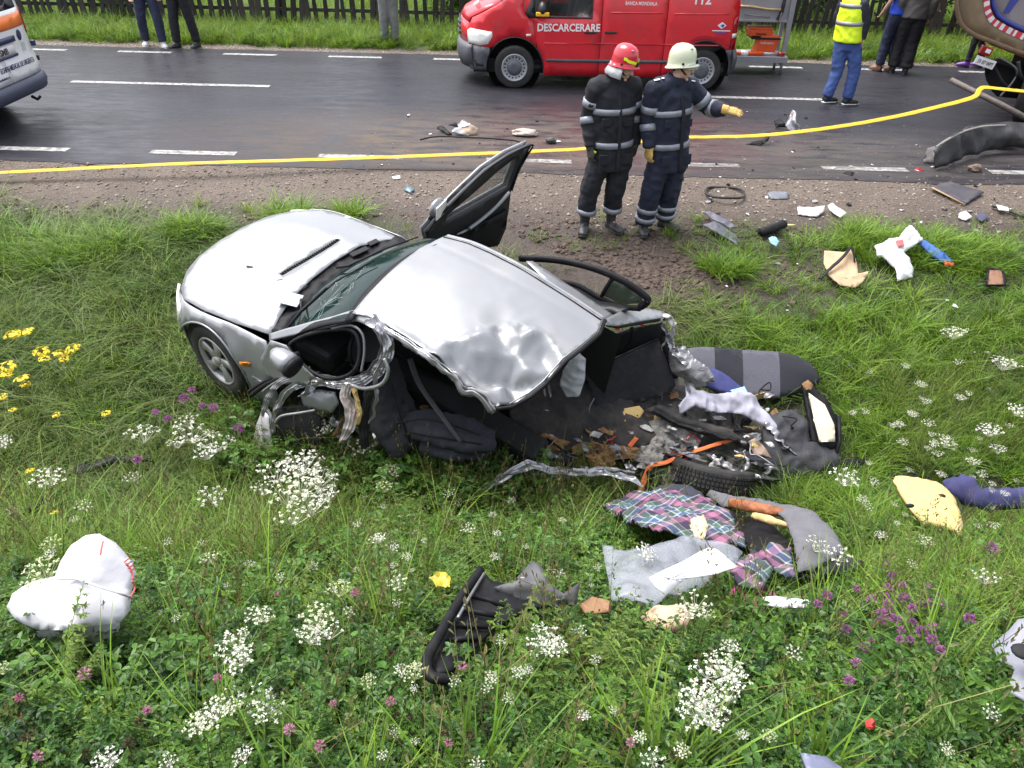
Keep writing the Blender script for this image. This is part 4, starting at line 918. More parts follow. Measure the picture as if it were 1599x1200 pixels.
for (xx, yy) in ((0, .0), (.82, 1.2), (1.35, -.92), (2.17, .28)):
    wz = thing('wheel', (wt.x + xx, .10 + yy, .52), None, None, None, -.6); wz.parent = truck
    prof = [(.30, -.15), (.46, -.17), (.51, -.13), (.52, 0), (.51, .13), (.46, .17), (.3, .15)]; V, Fc = [], []
    for (r, s_) in prof:
        for k in range(36): a = 2 * pi * k / 36; V.append(V3(s_, r * cos(a), r * sin(a)))
    Fc = [(i * 36 + k, i * 36 + (k + 1) % 36, (i + 1) * 36 + (k + 1) % 36, (i + 1) * 36 + k) for i in range(6) for k in range(36)]
    mesh('tyre', V, Fc, rubber, wz, True); mesh('rim', *tubev([V3(-.1, 0, 0), V3(.1, 0, 0)], .3, 28, V3(0, 1, 0)), pm('truck_rim', (.12, .06, .03), .6, .2), wz)
panel('mudguard', [(a_, z_) for a_, z_ in ((wt.x - .16, .25), (wt.x + .45, .25), (wt.x + .45, .9), (wt.x - .16, .9))], lambda x, z: V3(x, -.62 + .0 * z, z), black, truck, .2, .015)
for k, pts in enumerate(([(1552, 96, .3), (1562, 112, .3), (1570, 130, .25), (1585, 142, .2)], [(1560, 90, .2), (1580, 104, .1), (1578, 122, .1), (1545, 142, -.1)], [(1590, 96, .2), (1592, 118, .15), (1608, 130, .1)], [(1566, 100, .4), (1600, 112, .4)])): tube('brake_line', spline([tl_(a, b) + V3(0, c_ - .2, 0) for a, b, c_ in pts], 5), (.018, .014, .03, .04)[k], (black, dgrey, black, dark)[k], truck, 6)
panel('mud_flap', [(tl_(1556, 100).x, tl_(1556, 100).z), (tl_(1640, 112).x, tl_(1640, 112).z), (tl_(1640, 165).x, tl_(1640, 165).z), (tl_(1575, 160).x, tl_(1575, 160).z), (tl_(1560, 135).x, tl_(1560, 135).z)], lambda x, z: V3(x, .32 + .03 * sin(9 * x), z), black, truck, .1, .02)
# cab far right, out of the picture
box('cab', (4.4, 5.0, 1.7), (2.3, 1.7, 2.3), pm('orange_cab', (.6, .16, .03), .35, 0, .1), truck, RZT, bev=.1); box('cab_window', (3.42, 5.64, 2.2), (.02, 1.0, .7), dglass, truck, RZT)
for xx in (3.5, 5.2):
    wz = thing('wheel', (xx, 5.2 - (xx - 3.5) * .68, .52), None, None, None, -.6); wz.parent = truck; mesh('tyre', *tubev([V3(-.15, 0, 0), V3(.15, 0, 0)], .52, 30, V3(0, 1, 0)), rubber, wz)
# ================================================================ yellow tape
tp = [aty(a, b, y) for a, b, y in ((-260, 287, 8.1), (-120, 278, 8.2), (0, 270, 8.28), (150, 262.5, 8.4), (300, 255.5, 8.5), (450, 251, 8.65), (600, 246, 8.8), (850, 236, 8.9), (912, 232.5, 8.95), (1000, 222, 9.05), (1075, 215, 9.1), (1170, 213, 9.25), (1250, 206, 9.4), (1330, 195, 9.6), (1400, 182, 9.8), (1470, 166, 9.95), (1520, 152, 10.1), (1530, 140, 10.2), (1540, 137, 10.25), (1570, 140, 10.2), (1600, 143, 10.2), (1700, 150, 10.3))]
tym = pm('yellow_tape', (.55, .34, .010), .65, 0, .25, 4, dirt=(.34, .22, .02), ds=6, da=.4)
o = ribbon('barrier_tape', tp, .062, tym, None, .002, V3(0, -.35, 1), (.15, -.1), .004, 9, 8, 4, seed=3)
tag(o, 'long yellow barrier tape stretched along the road behind the two firefighters', 'tape')
# ================================================================ people
skin = pm('skin', (.50, .30, .22), .5, 0, .08, 30); hairm = pm('dark_hair', (.02, .016, .013), .6, 0, .3, 60); eyem = pm('eye', (.03, .025, .02), .2)
def lof(path, rads, side, seg=14):
    """elliptic loft whose first half size follows the given side direction"""
    path = [Vector(p) for p in path]; side = Vector(side); V, Fc = [], []
    for i, p in enumerate(path):
        t = (path[min(i + 1, len(path) - 1)] - path[max(i - 1, 0)]).normalized(); s = (side - t * side.dot(t)).normalized(); n = s.cross(t)
        a, b = rads[i] if isinstance(rads[i], (tuple, list)) else (rads[i], rads[i])
        for k in range(seg): q = 2 * pi * k / seg; V.append(p + s * (a * cos(q)) + n * (b * sin(q)))
    for i in range(len(path) - 1):
        for k in range(seg): k2 = (k + 1) % seg; Fc.append((i * seg + k, i * seg + k2, (i + 1) * seg + k2, (i + 1) * seg + k))
    Fc.append(tuple(reversed(range(seg)))); Fc.append(tuple((len(path) - 1) * seg + k for k in range(seg)))
    return V, Fc
def limb(a, b, c, r, side, n=7):
    """two bones a-b-c with radii r (list spread along the length), soft at the joint"""
    a, b, c = Vector(a), Vector(b), Vector(c); pts = []
    for i in range(n): pts.append(a.lerp(b, i / n))
    for i in range(n + 1): pts.append(b.lerp(c, i / n))
    k = n; pts[k] = pts[k] * .6 + (pts[k - 1] + pts[k + 1]) * .2
    rr = [float(np.interp(i / (len(pts) - 1), np.linspace(0, 1, len(r)), r)) for i in range(len(pts))]
    return lof(pts, rr, side, 12)
def hand(wr, d, pn, sc=1., curl=.5, spread=.12, thumb=1, fat=1.):
    """palm, four unequal bent fingers and a thumb from the side of the palm; d: along the hand, pn: palm normal"""
    d = Vector(d).normalized(); pn = Vector(pn); pn = (pn - d * pn.dot(d)).normalized(); s = d.cross(pn) * thumb; parts = []
    parts.append(lof([wr - d * .02 * sc, wr + d * .02 * sc, wr + d * .06 * sc, wr + d * .092 * sc], [(.030 * sc * fat, .024 * sc * fat), (.038 * sc * fat, .022 * sc * fat), (.044 * sc * fat, .020 * sc * fat), (.040 * sc * fat, .015 * sc * fat)], s, 10))
    for k, (o, L_) in enumerate(((.031, .068), (.011, .078), (-.010, .072), (-.030, .056))):
        p = wr + d * .082 * sc + s * o * sc; q = d + s * spread * (1.2 - .8 * k); q.normalize(); pts = [p]; ang = 0
        for j, f in enumerate((.45, .32, .23)):
            ang += curl * (.75, .9, .6)[j]; pts.append(pts[-1] + (q * cos(ang) + pn * sin(ang)) * L_ * f * sc)
        parts.append(lof(pts, [.0098 * sc * fat, .0095 * sc * fat, .0088 * sc * fat, .0068 * sc * fat], s, 8))
    p = wr + d * .025 * sc + s * .034 * sc; q = (d * .65 + s * .75 + pn * .25).normalized(); p2 = p + q * .038 * sc; p3_ = p2 + (q * .7 + d * .5 + pn * .3 * curl).normalized() * .034 * sc; p4 = p3_ + (q * .35 + d * .8 + pn * .6 * curl).normalized() * .026 * sc
    parts.append(lof([p, p2, p3_, p4], [.0145 * sc * fat, .012 * sc * fat, .0105 * sc * fat, .008 * sc * fat], pn, 8)); return parts
def headparts(c, f, u, sc=1.):
    f = f.normalized(); u = (u - f * u.dot(f)).normalized(); s = u.cross(f); M = Matrix((s, f, u)).transposed(); p = []
    p.append(ell(c + u * .03 * sc, (.074 * sc, .095 * sc, .095 * sc), 16, 12, M)); p.append(ell(c - u * .035 * sc + f * .018 * sc, (.062 * sc, .072 * sc, .082 * sc), 16, 10, M))
    p.append(lof([c + f * .088 * sc + u * .022 * sc, c + f * .103 * sc, c + f * .112 * sc - u * .022 * sc, c + f * .092 * sc - u * .03 * sc], [.009 * sc, .012 * sc, .016 * sc, .012 * sc], s, 8))
    for g in (-1, 1): p.append(ell(c + s * g * .076 * sc - u * .008 * sc - f * .006 * sc, (.010 * sc, .02 * sc, .032 * sc), 8, 6, M)); p.append(ell(c + s * g * .03 * sc + f * .083 * sc + u * .035 * sc, (.026 * sc, .012 * sc, .007 * sc), 8, 6, M))
    p.append(ell(c + f * .082 * sc - u * .060 * sc, (.024 * sc, .012 * sc, .006 * sc), 8, 6, M)); p.append(ell(c + f * .084 * sc - u * .071 * sc, (.020 * sc, .011 * sc, .006 * sc), 8, 6, M)); p.append(ell(c + f * .074 * sc - u * .103 * sc, (.024 * sc, .016 * sc, .016 * sc), 8, 6, M))
    return p
def wrinkle(amp, s=9., seed=0, zs=.5):
    return lambda p: amp * (ridge((p[0], p[1], p[2] * (1 / zs) * .5), s, seed) * .6 + nz(p, s * 2.1, seed + 2) * .5)
def band(a, b, t0, t1, rad, side, m, name, parent, world=True, dep=None):
    """reflective band round a limb between parameters t0..t1 of the bone a-b"""
    a, b = Vector(a), Vector(b); return mesh(name, *lof([a.lerp(b, t0), a.lerp(b, (t0 + t1) / 2), a.lerp(b, t1)], [rad] * 3, side, 16), m, parent, True, world)
def person(name, label, base, J, sty, group=None):
    """J: joints in the world. sty: what the figure wears"""
    t = thing(name, base, label, 'person', group); sc = sty.get('sc', 1.)
    sd = (J['shR'] - J['shL']).normalized(); hs = (J['hpR'] - J['hpL']).normalized(); vox = sty.get('vox', .013)
    hc = J['head']; f = J['face'].normalized(); nk = J['neck']; chest = (J['shL'] + J['shR']) / 2; pel = (J['hpL'] + J['hpR']) / 2; fwd = sd.cross(Vector((0, 0, 1))) * -1
    up = sty.get('hup', Vector((0, 0, 1)))
    b = headparts(hc, f, up, sc * 1.0); b.append(lof([chest - V3(0, 0, .05), nk, hc - V3(0, 0, .05) * sc], [.07 * sc, .055 * sc, .055 * sc], sd))
    b.append(lof([pel - V3(0, 0, .08), pel, pel.lerp(chest, .35), pel.lerp(chest, .75), chest + V3(0, 0, .02)], [(.13 * sc, .09 * sc), (.14 * sc, .10 * sc), (.125 * sc, .09 * sc), (.15 * sc, .10 * sc), (.13 * sc, .07 * sc)], sd))
    for q in 'LR':
        b.append(limb(J['sh' + q], J['el' + q], J['wr' + q], [.052 * sc, .046 * sc, .038 * sc, .038 * sc, .027 * sc], sd)); b.append(limb(J['hp' + q], J['kn' + q], J['an' + q], [.082 * sc, .07 * sc, .055 * sc, .055 * sc, .038 * sc], hs))
        b.append(lof([J['an' + q], J['an' + q].lerp(J['to' + q], .25), J['an' + q].lerp(J['to' + q], .5)], [.033 * sc, .028 * sc, .018 * sc], hs)); hd = J.get('hd' + q) or ((J['wr' + q] - J['el' + q]), fwd)
        if not sty.get('glove'): b += hand(J['wr' + q], hd[0], hd[1], sc, sty.get('curl' + q, .45), .1, 1 if q == 'L' else -1)
    remesh('body', b, vox * .62, skin, t, 3, None, True)
    M3 = Matrix((up.cross(f).normalized(), f, up)).transposed()
    for g in (-1, 1): mesh('eye', *ell(hc + M3.col[0] * g * .031 * sc + f * .088 * sc + up * .018 * sc, (.012 * sc, .008 * sc, .008 * sc), 8, 6, M3), eyem, t, True, True)
    if sty.get('hair'):
        mesh('hair', *ell(hc + up * .045 * sc - f * .018 * sc, (.082 * sc, .098 * sc, .088 * sc), 14, 10, M3), sty['hair'], t, True, True)
    # upper garment
    jm = sty['top']; k = sty.get('bulk', 1.); hem = sty.get('hem', .0); parts = []
    low = pel + V3(0, 0, hem) + (sty.get('hemoff') or V3(0, 0, 0))
    parts.append(lof([low, low.lerp(chest, .12), low.lerp(chest, .4), low.lerp(chest, .72), low.lerp(chest, .93), chest + V3(0, 0, .045 * sc), nk + V3(0, 0, .01)], [(.205 * k * sc, .150 * k * sc), (.20 * k * sc, .148 * k * sc), (.188 * k * sc, .142 * k * sc), (.198 * k * sc, .145 * k * sc), (.205 * k * sc, .125 * k * sc), (.125 * k * sc, .09 * k * sc), (.072 * k * sc, .068 * k * sc)], sd, 20))
    for q in 'LR':
        if sty.get('short'):
            e = J['sh' + q].lerp(J['el' + q], .8); parts.append(limb(J['sh' + q], J['sh' + q].lerp(e, .5), e, [.078 * k * sc, .075 * k * sc, .07 * k * sc], sd))
        else: parts.append(lof([nk.lerp(chest, .55), J['sh' + q].lerp(chest, .35) + V3(0, 0, .02), J['sh' + q] + V3(0, 0, .005)], [.075 * k * sc, .088 * k * sc, .080 * k * sc], fwd)); parts.append(ell(J['sh' + q], (.086 * k * sc,) * 3)); parts.append(limb(J['sh' + q], J['el' + q], J['wr' + q].lerp(J['el' + q], .04), [.085 * k * sc, .080 * k * sc, .072 * k * sc, .068 * k * sc, .060 * k * sc], sd))
    jk = remesh(sty.get('topname', 'jacket'), parts, vox, jm, t, 5, wrinkle(sty.get('wr', .010), 8, 3), True)
    tparts = []
    tr_ = sty.get('leg', [.108, .100, .086, .080, .075]); 
    for q in 'LR': tparts.append(limb(J['hp' + q] + V3(0, 0, .04), J['kn' + q], J['an' + q] + V3(0, 0, sty.get('cuff', .02)), [r * sc for r in tr_], hs))
    tparts.append(lof([pel - V3(0, 0, .09), pel, pel + V3(0, 0, .09), pel + V3(0, 0, .17)], [(.15 * sc, .115 * sc), (.185 * sc, .13 * sc), (.175 * sc, .12 * sc), (.165 * sc, .11 * sc)], hs, 16))
    remesh('trousers', tparts, vox, sty['legs'], t, 5, wrinkle(sty.get('wr', .010) * 1.1, 9, 7), True)
    for q in 'LR':
        an, to = J['an' + q], J['to' + q]; dr = (to - an); dr.z = 0; dr = dr.normalized() if dr.length > .01 else fwd; z0 = sty.get('z' + q, min(an.z, to.z) - .07); g = V3(an.x, an.y, z0)
        st = sty.get('boot', .14); parts = [lof([g - dr * .055 * sc + V3(0, 0, .045), g + dr * .03 * sc + V3(0, 0, .05), g + dr * .12 * sc + V3(0, 0, .042), g + dr * .175 * sc + V3(0, 0, .032), g + dr * .20 * sc + V3(0, 0, .03)], [(.04 * sc, .044), (.046 * sc, .048), (.053 * sc, .040), (.046 * sc, .030), (.02 * sc, .018)], dr.cross(V3(0, 0, 1)), 12), lof([g + V3(0, 0, .05), g + V3(0, 0, .10), an.lerp(J['kn' + q], .02) + V3(0, 0, st)], [(.05 * sc), (.052 * sc), (.062 * sc)], hs)]
        bo = remesh(sty.get('footname', 'boot'), parts, .009, sty['shoes'], t, 3, None, True)
        mesh('sole', *lof([g - dr * .062 * sc + V3(0, 0, .012), g + dr * .05 * sc + V3(0, 0, .012), g + dr * .14 * sc + V3(0, 0, .012), g + dr * .205 * sc + V3(0, 0, .014)], [(.042 * sc, .014), (.046 * sc, .014), (.055 * sc, .014), (.025 * sc, .012)], dr.cross(V3(0, 0, 1)), 12), sty.get('sole', black), bo, True, True)
    return t, sd, hs, sc, chest, pel, low
navy = pm('navy_turnout_cloth', (.009, .012, .030), .85, 0, .3, 8, .3, 110, dirt=(.022, .023, .036), ds=5, da=.35); coal = pm('black_turnout_cloth', (.007, .008, .013), .85, 0, .3, 8, .3, 110, dirt=(.02, .02, .023), ds=5, da=.4)
refl = pm('reflective_band', (.24, .25, .29), .4, .25, .15, 14, dirt=(.16, .16, .17), ds=8, da=.5); bootm = pm('muddy_boot', (.022, .022, .026), .5, 0, .2, 20, dirt=(.11, .095, .085), ds=6, da=.75)
leath = pm('yellow_work_glove', (.52, .34, .10), .65, 0, .2, 30, .3, 90, dirt=(.2, .14, .06), ds=8, da=.5); dglove = pm('dark_work_glove', (.03, .028, .028), .75, 0, .3, 30, .3, 90, dirt=(.10, .085, .07), ds=8, da=.5)
def helmet(t, c, f, u, sc, shellm, stripe, visor, aventail=None):
    """fire helmet: domed shell with a brim, front badge, visor and neck flap"""
    f = (f - u * f.dot(u)).normalized(); s = u.cross(f); M = Matrix((s, f, u)).transposed(); V, Fc = [], []; n = 32
    prof = [(0, .150), (.035, .148), (.07, .135), (.098, .108), (.113, .07), (.118, .03), (.120, -.005), (.123, -.03), (.136, -.045), (.138, -.052), (.120, -.046), (.105, .0)]
    for i, (r, z) in enumerate(prof):
        for k in range(n):
            a = 2 * pi * k / n; ca, sa = cos(a), sin(a); dz = 0; rr = r
            if z < .0:
                dz = -.030 * max(0, -sa) ** 1.0 + .018 * max(0, sa) + .0; rr = r * (1 + (.10 if z < -.03 else .0) * max(0, sa) ** 2)
            V.append(c + M @ V3(rr * .93 * ca, rr * 1.12 * sa, z + dz) * sc)
    for i in range(len(prof) - 1):
        for k in range(n): k2 = (k + 1) % n; Fc.append((i * n + k, i * n + k2, (i + 1) * n + k2, (i + 1) * n + k))
    h = mesh('helmet', V, Fc, shellm, t, True, True)
    def on(a, z, out=.004): 
        r = float(np.interp(-z, [-.150, -.148, -.135, -.108, -.07, -.03, .005, .05], [0, .035, .07, .098, .113, .118, .120, .126])) + out
        return c + M @ V3(r * .93 * cos(a), r * 1.12 * sin(a), z) * sc
    if stripe:
        V = []; na = 14
        for k in range(na + 1):
            a = pi / 2 + (k / na - .5) * 2.5; e = abs(k / na - .5) * 2; z = .030 - .022 * (1 - e) ** 2 + .012 * (e > .85)
            V += [on(a, z - .013, .006), on(a, z + .013, .006)]
        shell('helmet_stripe', V, [(2 * k, 2 * k + 1, 2 * k + 3, 2 * k + 2) for k in range(na)], .003, stripe, h, False, True)
        # parts under the helmet are sub-parts
    mesh('helmet_badge', *ell(on(pi / 2, .0, .008), (.022, .010, .026), 10, 6, M), dark, h, True, True)
    for a in (0, pi): mesh('helmet_rivet', *ell(on(a + .25 * (1 if a == 0 else -1), -.012, .002), (.012, .012, .012), 8, 6, M), dark, h, True, True)
    mesh('helmet_vent', *ell(on(pi / 2 + .6, .118, .0), (.018, .014, .006), 8, 6, M), pm('grey_vent', (.2, .2, .19), .6), h, True, True)
    if visor:
        V = []
        for k in range(11):
            a = pi / 2 + (k / 10 - .5) * 1.9; V += [on(a, -.012, .008), on(a, -.060, .016)]
        shell('visor', V, [(2 * k, 2 * k + 1, 2 * k + 3, 2 * k + 2) for k in range(10)], .003, visor, h, True, True)
    if aventail:
        V = []; na = 22
        for j, (z, o) in enumerate(((-.035, -.004), (-.09, .004), (-.145, .028))):
            for k in range(na + 1):
                a = pi * 1.5 + (k / na - .5) * 4.0; V.append(on(a, z, o + .006 * sin(k * 1.9 + j)))
        Fc = [(j * (na + 1) + k, j * (na + 1) + k + 1, (j + 1) * (na + 1) + k + 1, (j + 1) * (na + 1) + k) for j in range(2) for k in range(na)]
        shell('neck_flap', V, Fc, .006, aventail, t, True, True)
    mesh('chin_strap', *lof([on(0, -.04, -.02), c + M @ V3(.06, .06, -.11) * sc, c + M @ V3(0, .075, -.135) * sc, c + M @ V3(-.06, .06, -.11) * sc, on(pi, -.04, -.02)], [(.010, .004)] * 5, f), dark, h, True, True)
    return h
def bands_jacket(t, J, sd, sc, low, chest, k, sl, m, levels=(.33, .74)):
    for v in levels:
        a = low.lerp(chest, v - .035); b_ = low.lerp(chest, v + .035); r = float(np.interp(v, [0, .12, .4, .72, .93], [.205, .20, .188, .198, .205])) * k * sc + .017; r2 = float(np.interp(v, [0, .12, .4, .72, .93], [.150, .148, .142, .145, .125])) * k * sc + .017
        mesh('reflective_band', *lof([a, a.lerp(b_, .5), b_], [(r, r2)] * 3, sd, 24), m, t, True, True)
    for q in 'LR':
        for (i, v) in sl:
            a, b_ = (J['sh' + q], J['el' + q]) if i == 0 else (J['el' + q], J['wr' + q]); r = (float(np.interp(v, [0, 1], [.084, .073])) if i == 0 else float(np.interp(v, [0, 1], [.073, .062]))) * k * sc + .013
            ln = .032 / (b_ - a).length; band(a, b_, v - ln, v + ln, r, sd, m, 'sleeve_band', t)
def zipper(t, pts, m): ribbon('zip_flap', pts, .035, m, t, .008, V3(0, -1, .1), (0, 0), 0, 8, 4, 2)
Y1 = P(935, 362).y + .02
def j1(px, py, dy=0.): return aty(px, py, Y1 + dy)
z1 = G(.8, Y1)
J = dict(head=j1(975, 103, -.03), face=V3(.72, -.62, -.42), neck=j1(964, 122), shR=j1(931, 137, -.02), shL=j1(989, 135, .05), elR=j1(919, 182, .03), wrR=j1(922, 231, -.06), elL=j1(992, 180, .12), wrL=j1(990, 228, .06),
         hpR=j1(941, 247), hpL=j1(970, 246, .03), knR=j1(922, 294, -.03), knL=j1(961, 293, 0), anR=j1(913, 348, 0), anL=j1(954, 343, .06), toR=j1(910, 368, -.13), toL=j1(966, 362, -.05),
         hdR=(V3(.12, -.25, -1), V3(.6, .3, 0)), hdL=(V3(-.2, -.1, -1), V3(-.5, .5, 0)))
t1, sd, hs, sc, ch, pel, low = person('person', 'firefighter in a dark suit and red helmet, hands hanging, looking down', (J['anR'].x, Y1, z1), J, dict(top=coal, legs=coal, shoes=bootm, glove=1, bulk=1.04, hem=-.10, vox=.011, cuff=.10, leg=[.118, .112, .10, .092, .088], boot=.16, wr=.017, zR=z1 - .005, zL=z1 - .005, hup=V3(.12, -.1, 1).normalized(), sc=.98))
bands_jacket(t1, J, sd, sc, low, ch, 1.04, ((0, .52), (1, .12)), refl)
for q in 'LR': band(J['kn' + q], J['an' + q], .58, .70, .103, hs, refl, 'trouser_band', t1)
f_ = sd.cross(V3(0, 0, 1)); f_ = f_ if f_.y < 0 else -f_
zipper(t1, [low + f_ * .168 + V3(.02, 0, 0), low.lerp(ch, .4) + f_ * .160 + V3(.02, 0, 0), low.lerp(ch, .75) + f_ * .160 + V3(.015, 0, 0), ch + f_ * .12 + V3(.01, 0, -.02)], coal)
pk1 = (low.copy(), ch.copy(), sd.copy(), f_.copy())
mesh('collar', *lof([ch + V3(0, 0, .02), J['neck'] + V3(0, 0, .035)], [(.105, .10), (.085, .085)], sd), coal, t1, True, True)
for q, tm in (('R', -1), ('L', 1)):
    g = remesh('glove', hand(J['wr' + q], *J['hd' + q], 1.08, .42, .06, tm, 1.25) + [lof([J['wr' + q] - J['hd' + q][0].normalized() * .06, J['wr' + q] + J['hd' + q][0].normalized() * .02], [.05, .043], sd)], .006, dglove, t1, 2, None, True)
mesh('glove_cuff_tab', *lof([J['wr' + 'R'] + V3(.02, -.04, -.02), J['wr' + 'R'] + V3(.055, -.05, -.035)], [(.012, .004)] * 2, V3(0, 0, 1)), pm('hi_vis_yellow', (.62, .75, .03), .5), t1, True, True)
redh = pm('red_helmet', (.50, .018, .035), .25, 0, .06, 6, coat=.5); creamh = pm('cream_helmet', (.55, .58, .42), .28, 0, .05, 8, coat=.4, dirt=(.4, .4, .3), ds=7, da=.3); limes = pm('lime_stripe', (.70, .80, .02), .4)
helmet(t1, J['head'] + V3(0, 0, .05), V3(.80, -.60, -.1), V3(.16, -.12, 1).normalized(), .96, redh, limes, None, pm('silver_neck_cloth', (.60, .60, .62), .35, .35, .1, 12, .5, 30))
Y2 = P(1020, 362).y + .02
def j2(px, py, dy=0.): return aty(px, py, Y2 + dy)
z2 = G(1.2, Y2)
J = dict(head=j2(1066, 104, 0), face=V3(.90, -.38, -.16), neck=j2(1056, 121), shR=j2(1022, 140, -.06), shL=j2(1077, 137, .10), elR=j2(1012, 188, -.03), wrR=j2(1014, 232, -.10), elL=j2(1107, 169, .12), wrL=j2(1134, 172, -.06),
         hpR=j2(1032, 249, -.02), hpL=j2(1058, 247, .04), knR=j2(1017, 298, -.06), knL=j2(1046, 297, .02), anR=j2(1005, 352, -.02), anL=j2(1036, 344, .08), toR=j2(1004, 370, -.12), toL=j2(1056, 359, .0),
         hdR=(V3(.05, -.15, -1), V3(.7, .4, 0)), hdL=(V3(1, -.25, -.12), V3(-.05, .35, -1)))
t2, sd, hs, sc, ch, pel, low = person('person', 'firefighter in a cream helmet pointing to the right with a yellow glove', (J['anR'].x, Y2, z2), J, dict(top=navy, legs=navy, shoes=bootm, glove=1, bulk=1.06, hem=-.10, vox=.011, cuff=.03, leg=[.12, .112, .102, .096, .094], boot=.10, wr=.017, zR=z2 - .005, zL=z2 - .005, hup=V3(.05, 0, 1).normalized(), sc=.98))
bands_jacket(t2, J, sd, sc, low, ch, 1.06, ((0, .62), (1, .25)), refl)
for q in 'LR':
    for v in (.52, .78): band(J['kn' + q], J['an' + q], v - .055, v + .055, .110, hs, refl, 'trouser_band', t2)
f_ = sd.cross(V3(0, 0, 1)); f_ = f_ if f_.y < 0 else -f_
zipper(t2, [low + f_ * .172 + V3(.03, 0, 0), low.lerp(ch, .4) + f_ * .163 + V3(.03, 0, 0), low.lerp(ch, .75) + f_ * .163 + V3(.03, 0, 0), ch + f_ * .12 + V3(.02, 0, -.02)], coal)
mesh('collar', *lof([ch + V3(0, 0, .02), J['neck'] + V3(0, 0, .02)], [(.11, .10), (.085, .085)], sd), navy, t2, True, True)
mesh('shoulder_mark', *lof([J['shR'] + V3(-.02, -.03, .088), J['shR'] + V3(.035, -.03, .10)], [(.022, .005)] * 2, V3(0, 1, 0)), wlet, t2, True, True); mesh('shoulder_mark', *lof([J['shR'] + V3(.05, -.02, .104), J['shR'] + V3(.075, -.02, .108)], [(.016, .005)] * 2, V3(0, 1, 0)), wlet, t2, True, True)
mesh('shoulder_mark', *lof([J['shL'] + V3(-.03, -.05, .08), J['shL'] + V3(.03, -.06, .07)], [(.02, .005)] * 2, V3(0, 1, 0)), wlet, t2, True, True)
for q, tm, cu, sp_ in (('R', -1, .55, .04), ('L', 1, .16, .26)):
    remesh('glove', hand(J['wr' + q], *J['hd' + q], 1.06, cu, sp_, tm, 1.22) + [lof([J['wr' + q] - J['hd' + q][0].normalized() * .045, J['wr' + q] + J['hd' + q][0].normalized() * .02], [.048, .042], sd)], .006, leath, t2, 2, None, True)
helmet(t2, J['head'] + V3(-.012, 0, .055), V3(.92, -.36, -.1), V3(.02, -.02, 1).normalized(), .98, creamh, None, glassmat('visor_glass', (.5, .52, .5), .35))
def pockets(t, low, ch, sd, f_, m, k):
    for g in (-1, 1):
        for (v, o, w_, hgt) in ((.16, .105, .12, .10), (.62, .10, .10, .07)):
            c = low.lerp(ch, v) + sd * g * o + f_ * (.142 if v < .5 else .138) * k; up_ = V3(0, 0, 1)
            ribbon('pocket', [c + up_ * hgt * .5, c, c - up_ * hgt * .5], w_, m, t, .016, f_, (0, 0), .004, 14, 4, 4, seed=int(o * 99))
pockets(t2, low, ch, sd, f_, navy, 1.06); pockets(t1, *pk1, coal, 1.04)
# ---------------------------------------------------------------- onlookers
def stand(x, y, z, face, h=1.75, step=0., wide=.11, armL=0., armR=0., lean=0., head=None):
    """joints of a standing or walking person who faces the angle (radians, 0 = +x)"""
    k = h / 1.75; f = V3(cos(face), sin(face), 0); l = V3(-f.y, f.x, 0); o = V3(x, y, z)
    def q(a, b, c): return o + f * a * k + l * b * k + V3(0, 0, c * k)
    return dict(head=q(lean * 1.1 + .02, 0, 1.63), face=head or f, neck=q(lean * .9, 0, 1.50), shL=q(lean * .75, .19, 1.42), shR=q(lean * .75, -.19, 1.42), elL=q(lean * .5 - .05 + armL * .25, .25, 1.14), elR=q(lean * .5 - .05 + armR * .25, -.25, 1.14),
        wrL=q(lean * .4 + .06 + armL * .42, .24 - .10 * abs(armL), .90 + .16 * abs(armL)), wrR=q(lean * .4 + .06 + armR * .42, -.24 + .10 * abs(armR), .90 + .16 * abs(armR)), hpL=q(0, .09, .92), hpR=q(0, -.09, .92),
        knL=q(step * .32 + .03, wide * .95, .50), knR=q(-step * .2 + .05, -wide * .95, .50), anL=q(step * .5, wide, .085), anR=q(-step * .5, -wide, .085), toL=q(step * .5 + .19, wide * 1.25, .03), toR=q(-step * .5 + .19, -wide * 1.25, .03))
jean = pm('blue_jeans', (.045, .085, .26), .8, 0, .35, 5, .2, 150, dirt=(.10, .15, .34), ds=4, da=.5); djean = pm('dark_jeans', (.018, .024, .055), .8, 0, .3, 6, .2, 150); blk = pm('black_cloth', (.010, .010, .014), .85, 0, .3, 6)
greyt = pm('grey_trousers', (.16, .17, .165), .8, 0, .2, 6); sneak = pm('white_sneaker', (.6, .6, .6), .5, 0, .15, 30); dsh = pm('dark_shoe', (.018, .018, .022), .5, 0, .2, 20); bshirt = pm('blue_shirt', (.02, .07, .50), .75, 0, .2, 6)
gtop = pm('grey_jersey', (.42, .42, .46), .8, 0, .1, 6); anor = pm('olive_grey_jacket', (.085, .080, .078), .7, 0, .15, 6); dslv = pm('charcoal_sleeve', (.020, .024, .034), .8, 0, .2, 6); brsh = pm('brown_shoe', (.20, .09, .05), .5); wsole = pm('white_sole', (.65, .65, .65), .6)
def onlooker(label, px, py, face, sty, **kw):
    p = atz(px, py, .006) if not kw.pop('verge', 0) else P(px, py); z = max(.006, p.z) if p.y < 15.3 else G(p.x, p.y)
    J = stand(p.x, p.y, z, face, **kw); sty.setdefault('vox', .018); sty.setdefault('zL', z - .002); sty.setdefault('zR', z - .002); sty.setdefault('boot', .08); sty.setdefault('footname', 'shoe'); sty['sc'] = kw.get('h', 1.75) / 1.75
    return J, person('person', label, (p.x, p.y, z), J, sty)
onlooker('onlooker in dark blue jeans and white trainers standing left of the one in black', 243, 73, -1.2, dict(top=gtop, legs=djean, shoes=sneak, hair=hairm, hem=.02, sole=wsole), step=.28, wide=.15, verge=1)
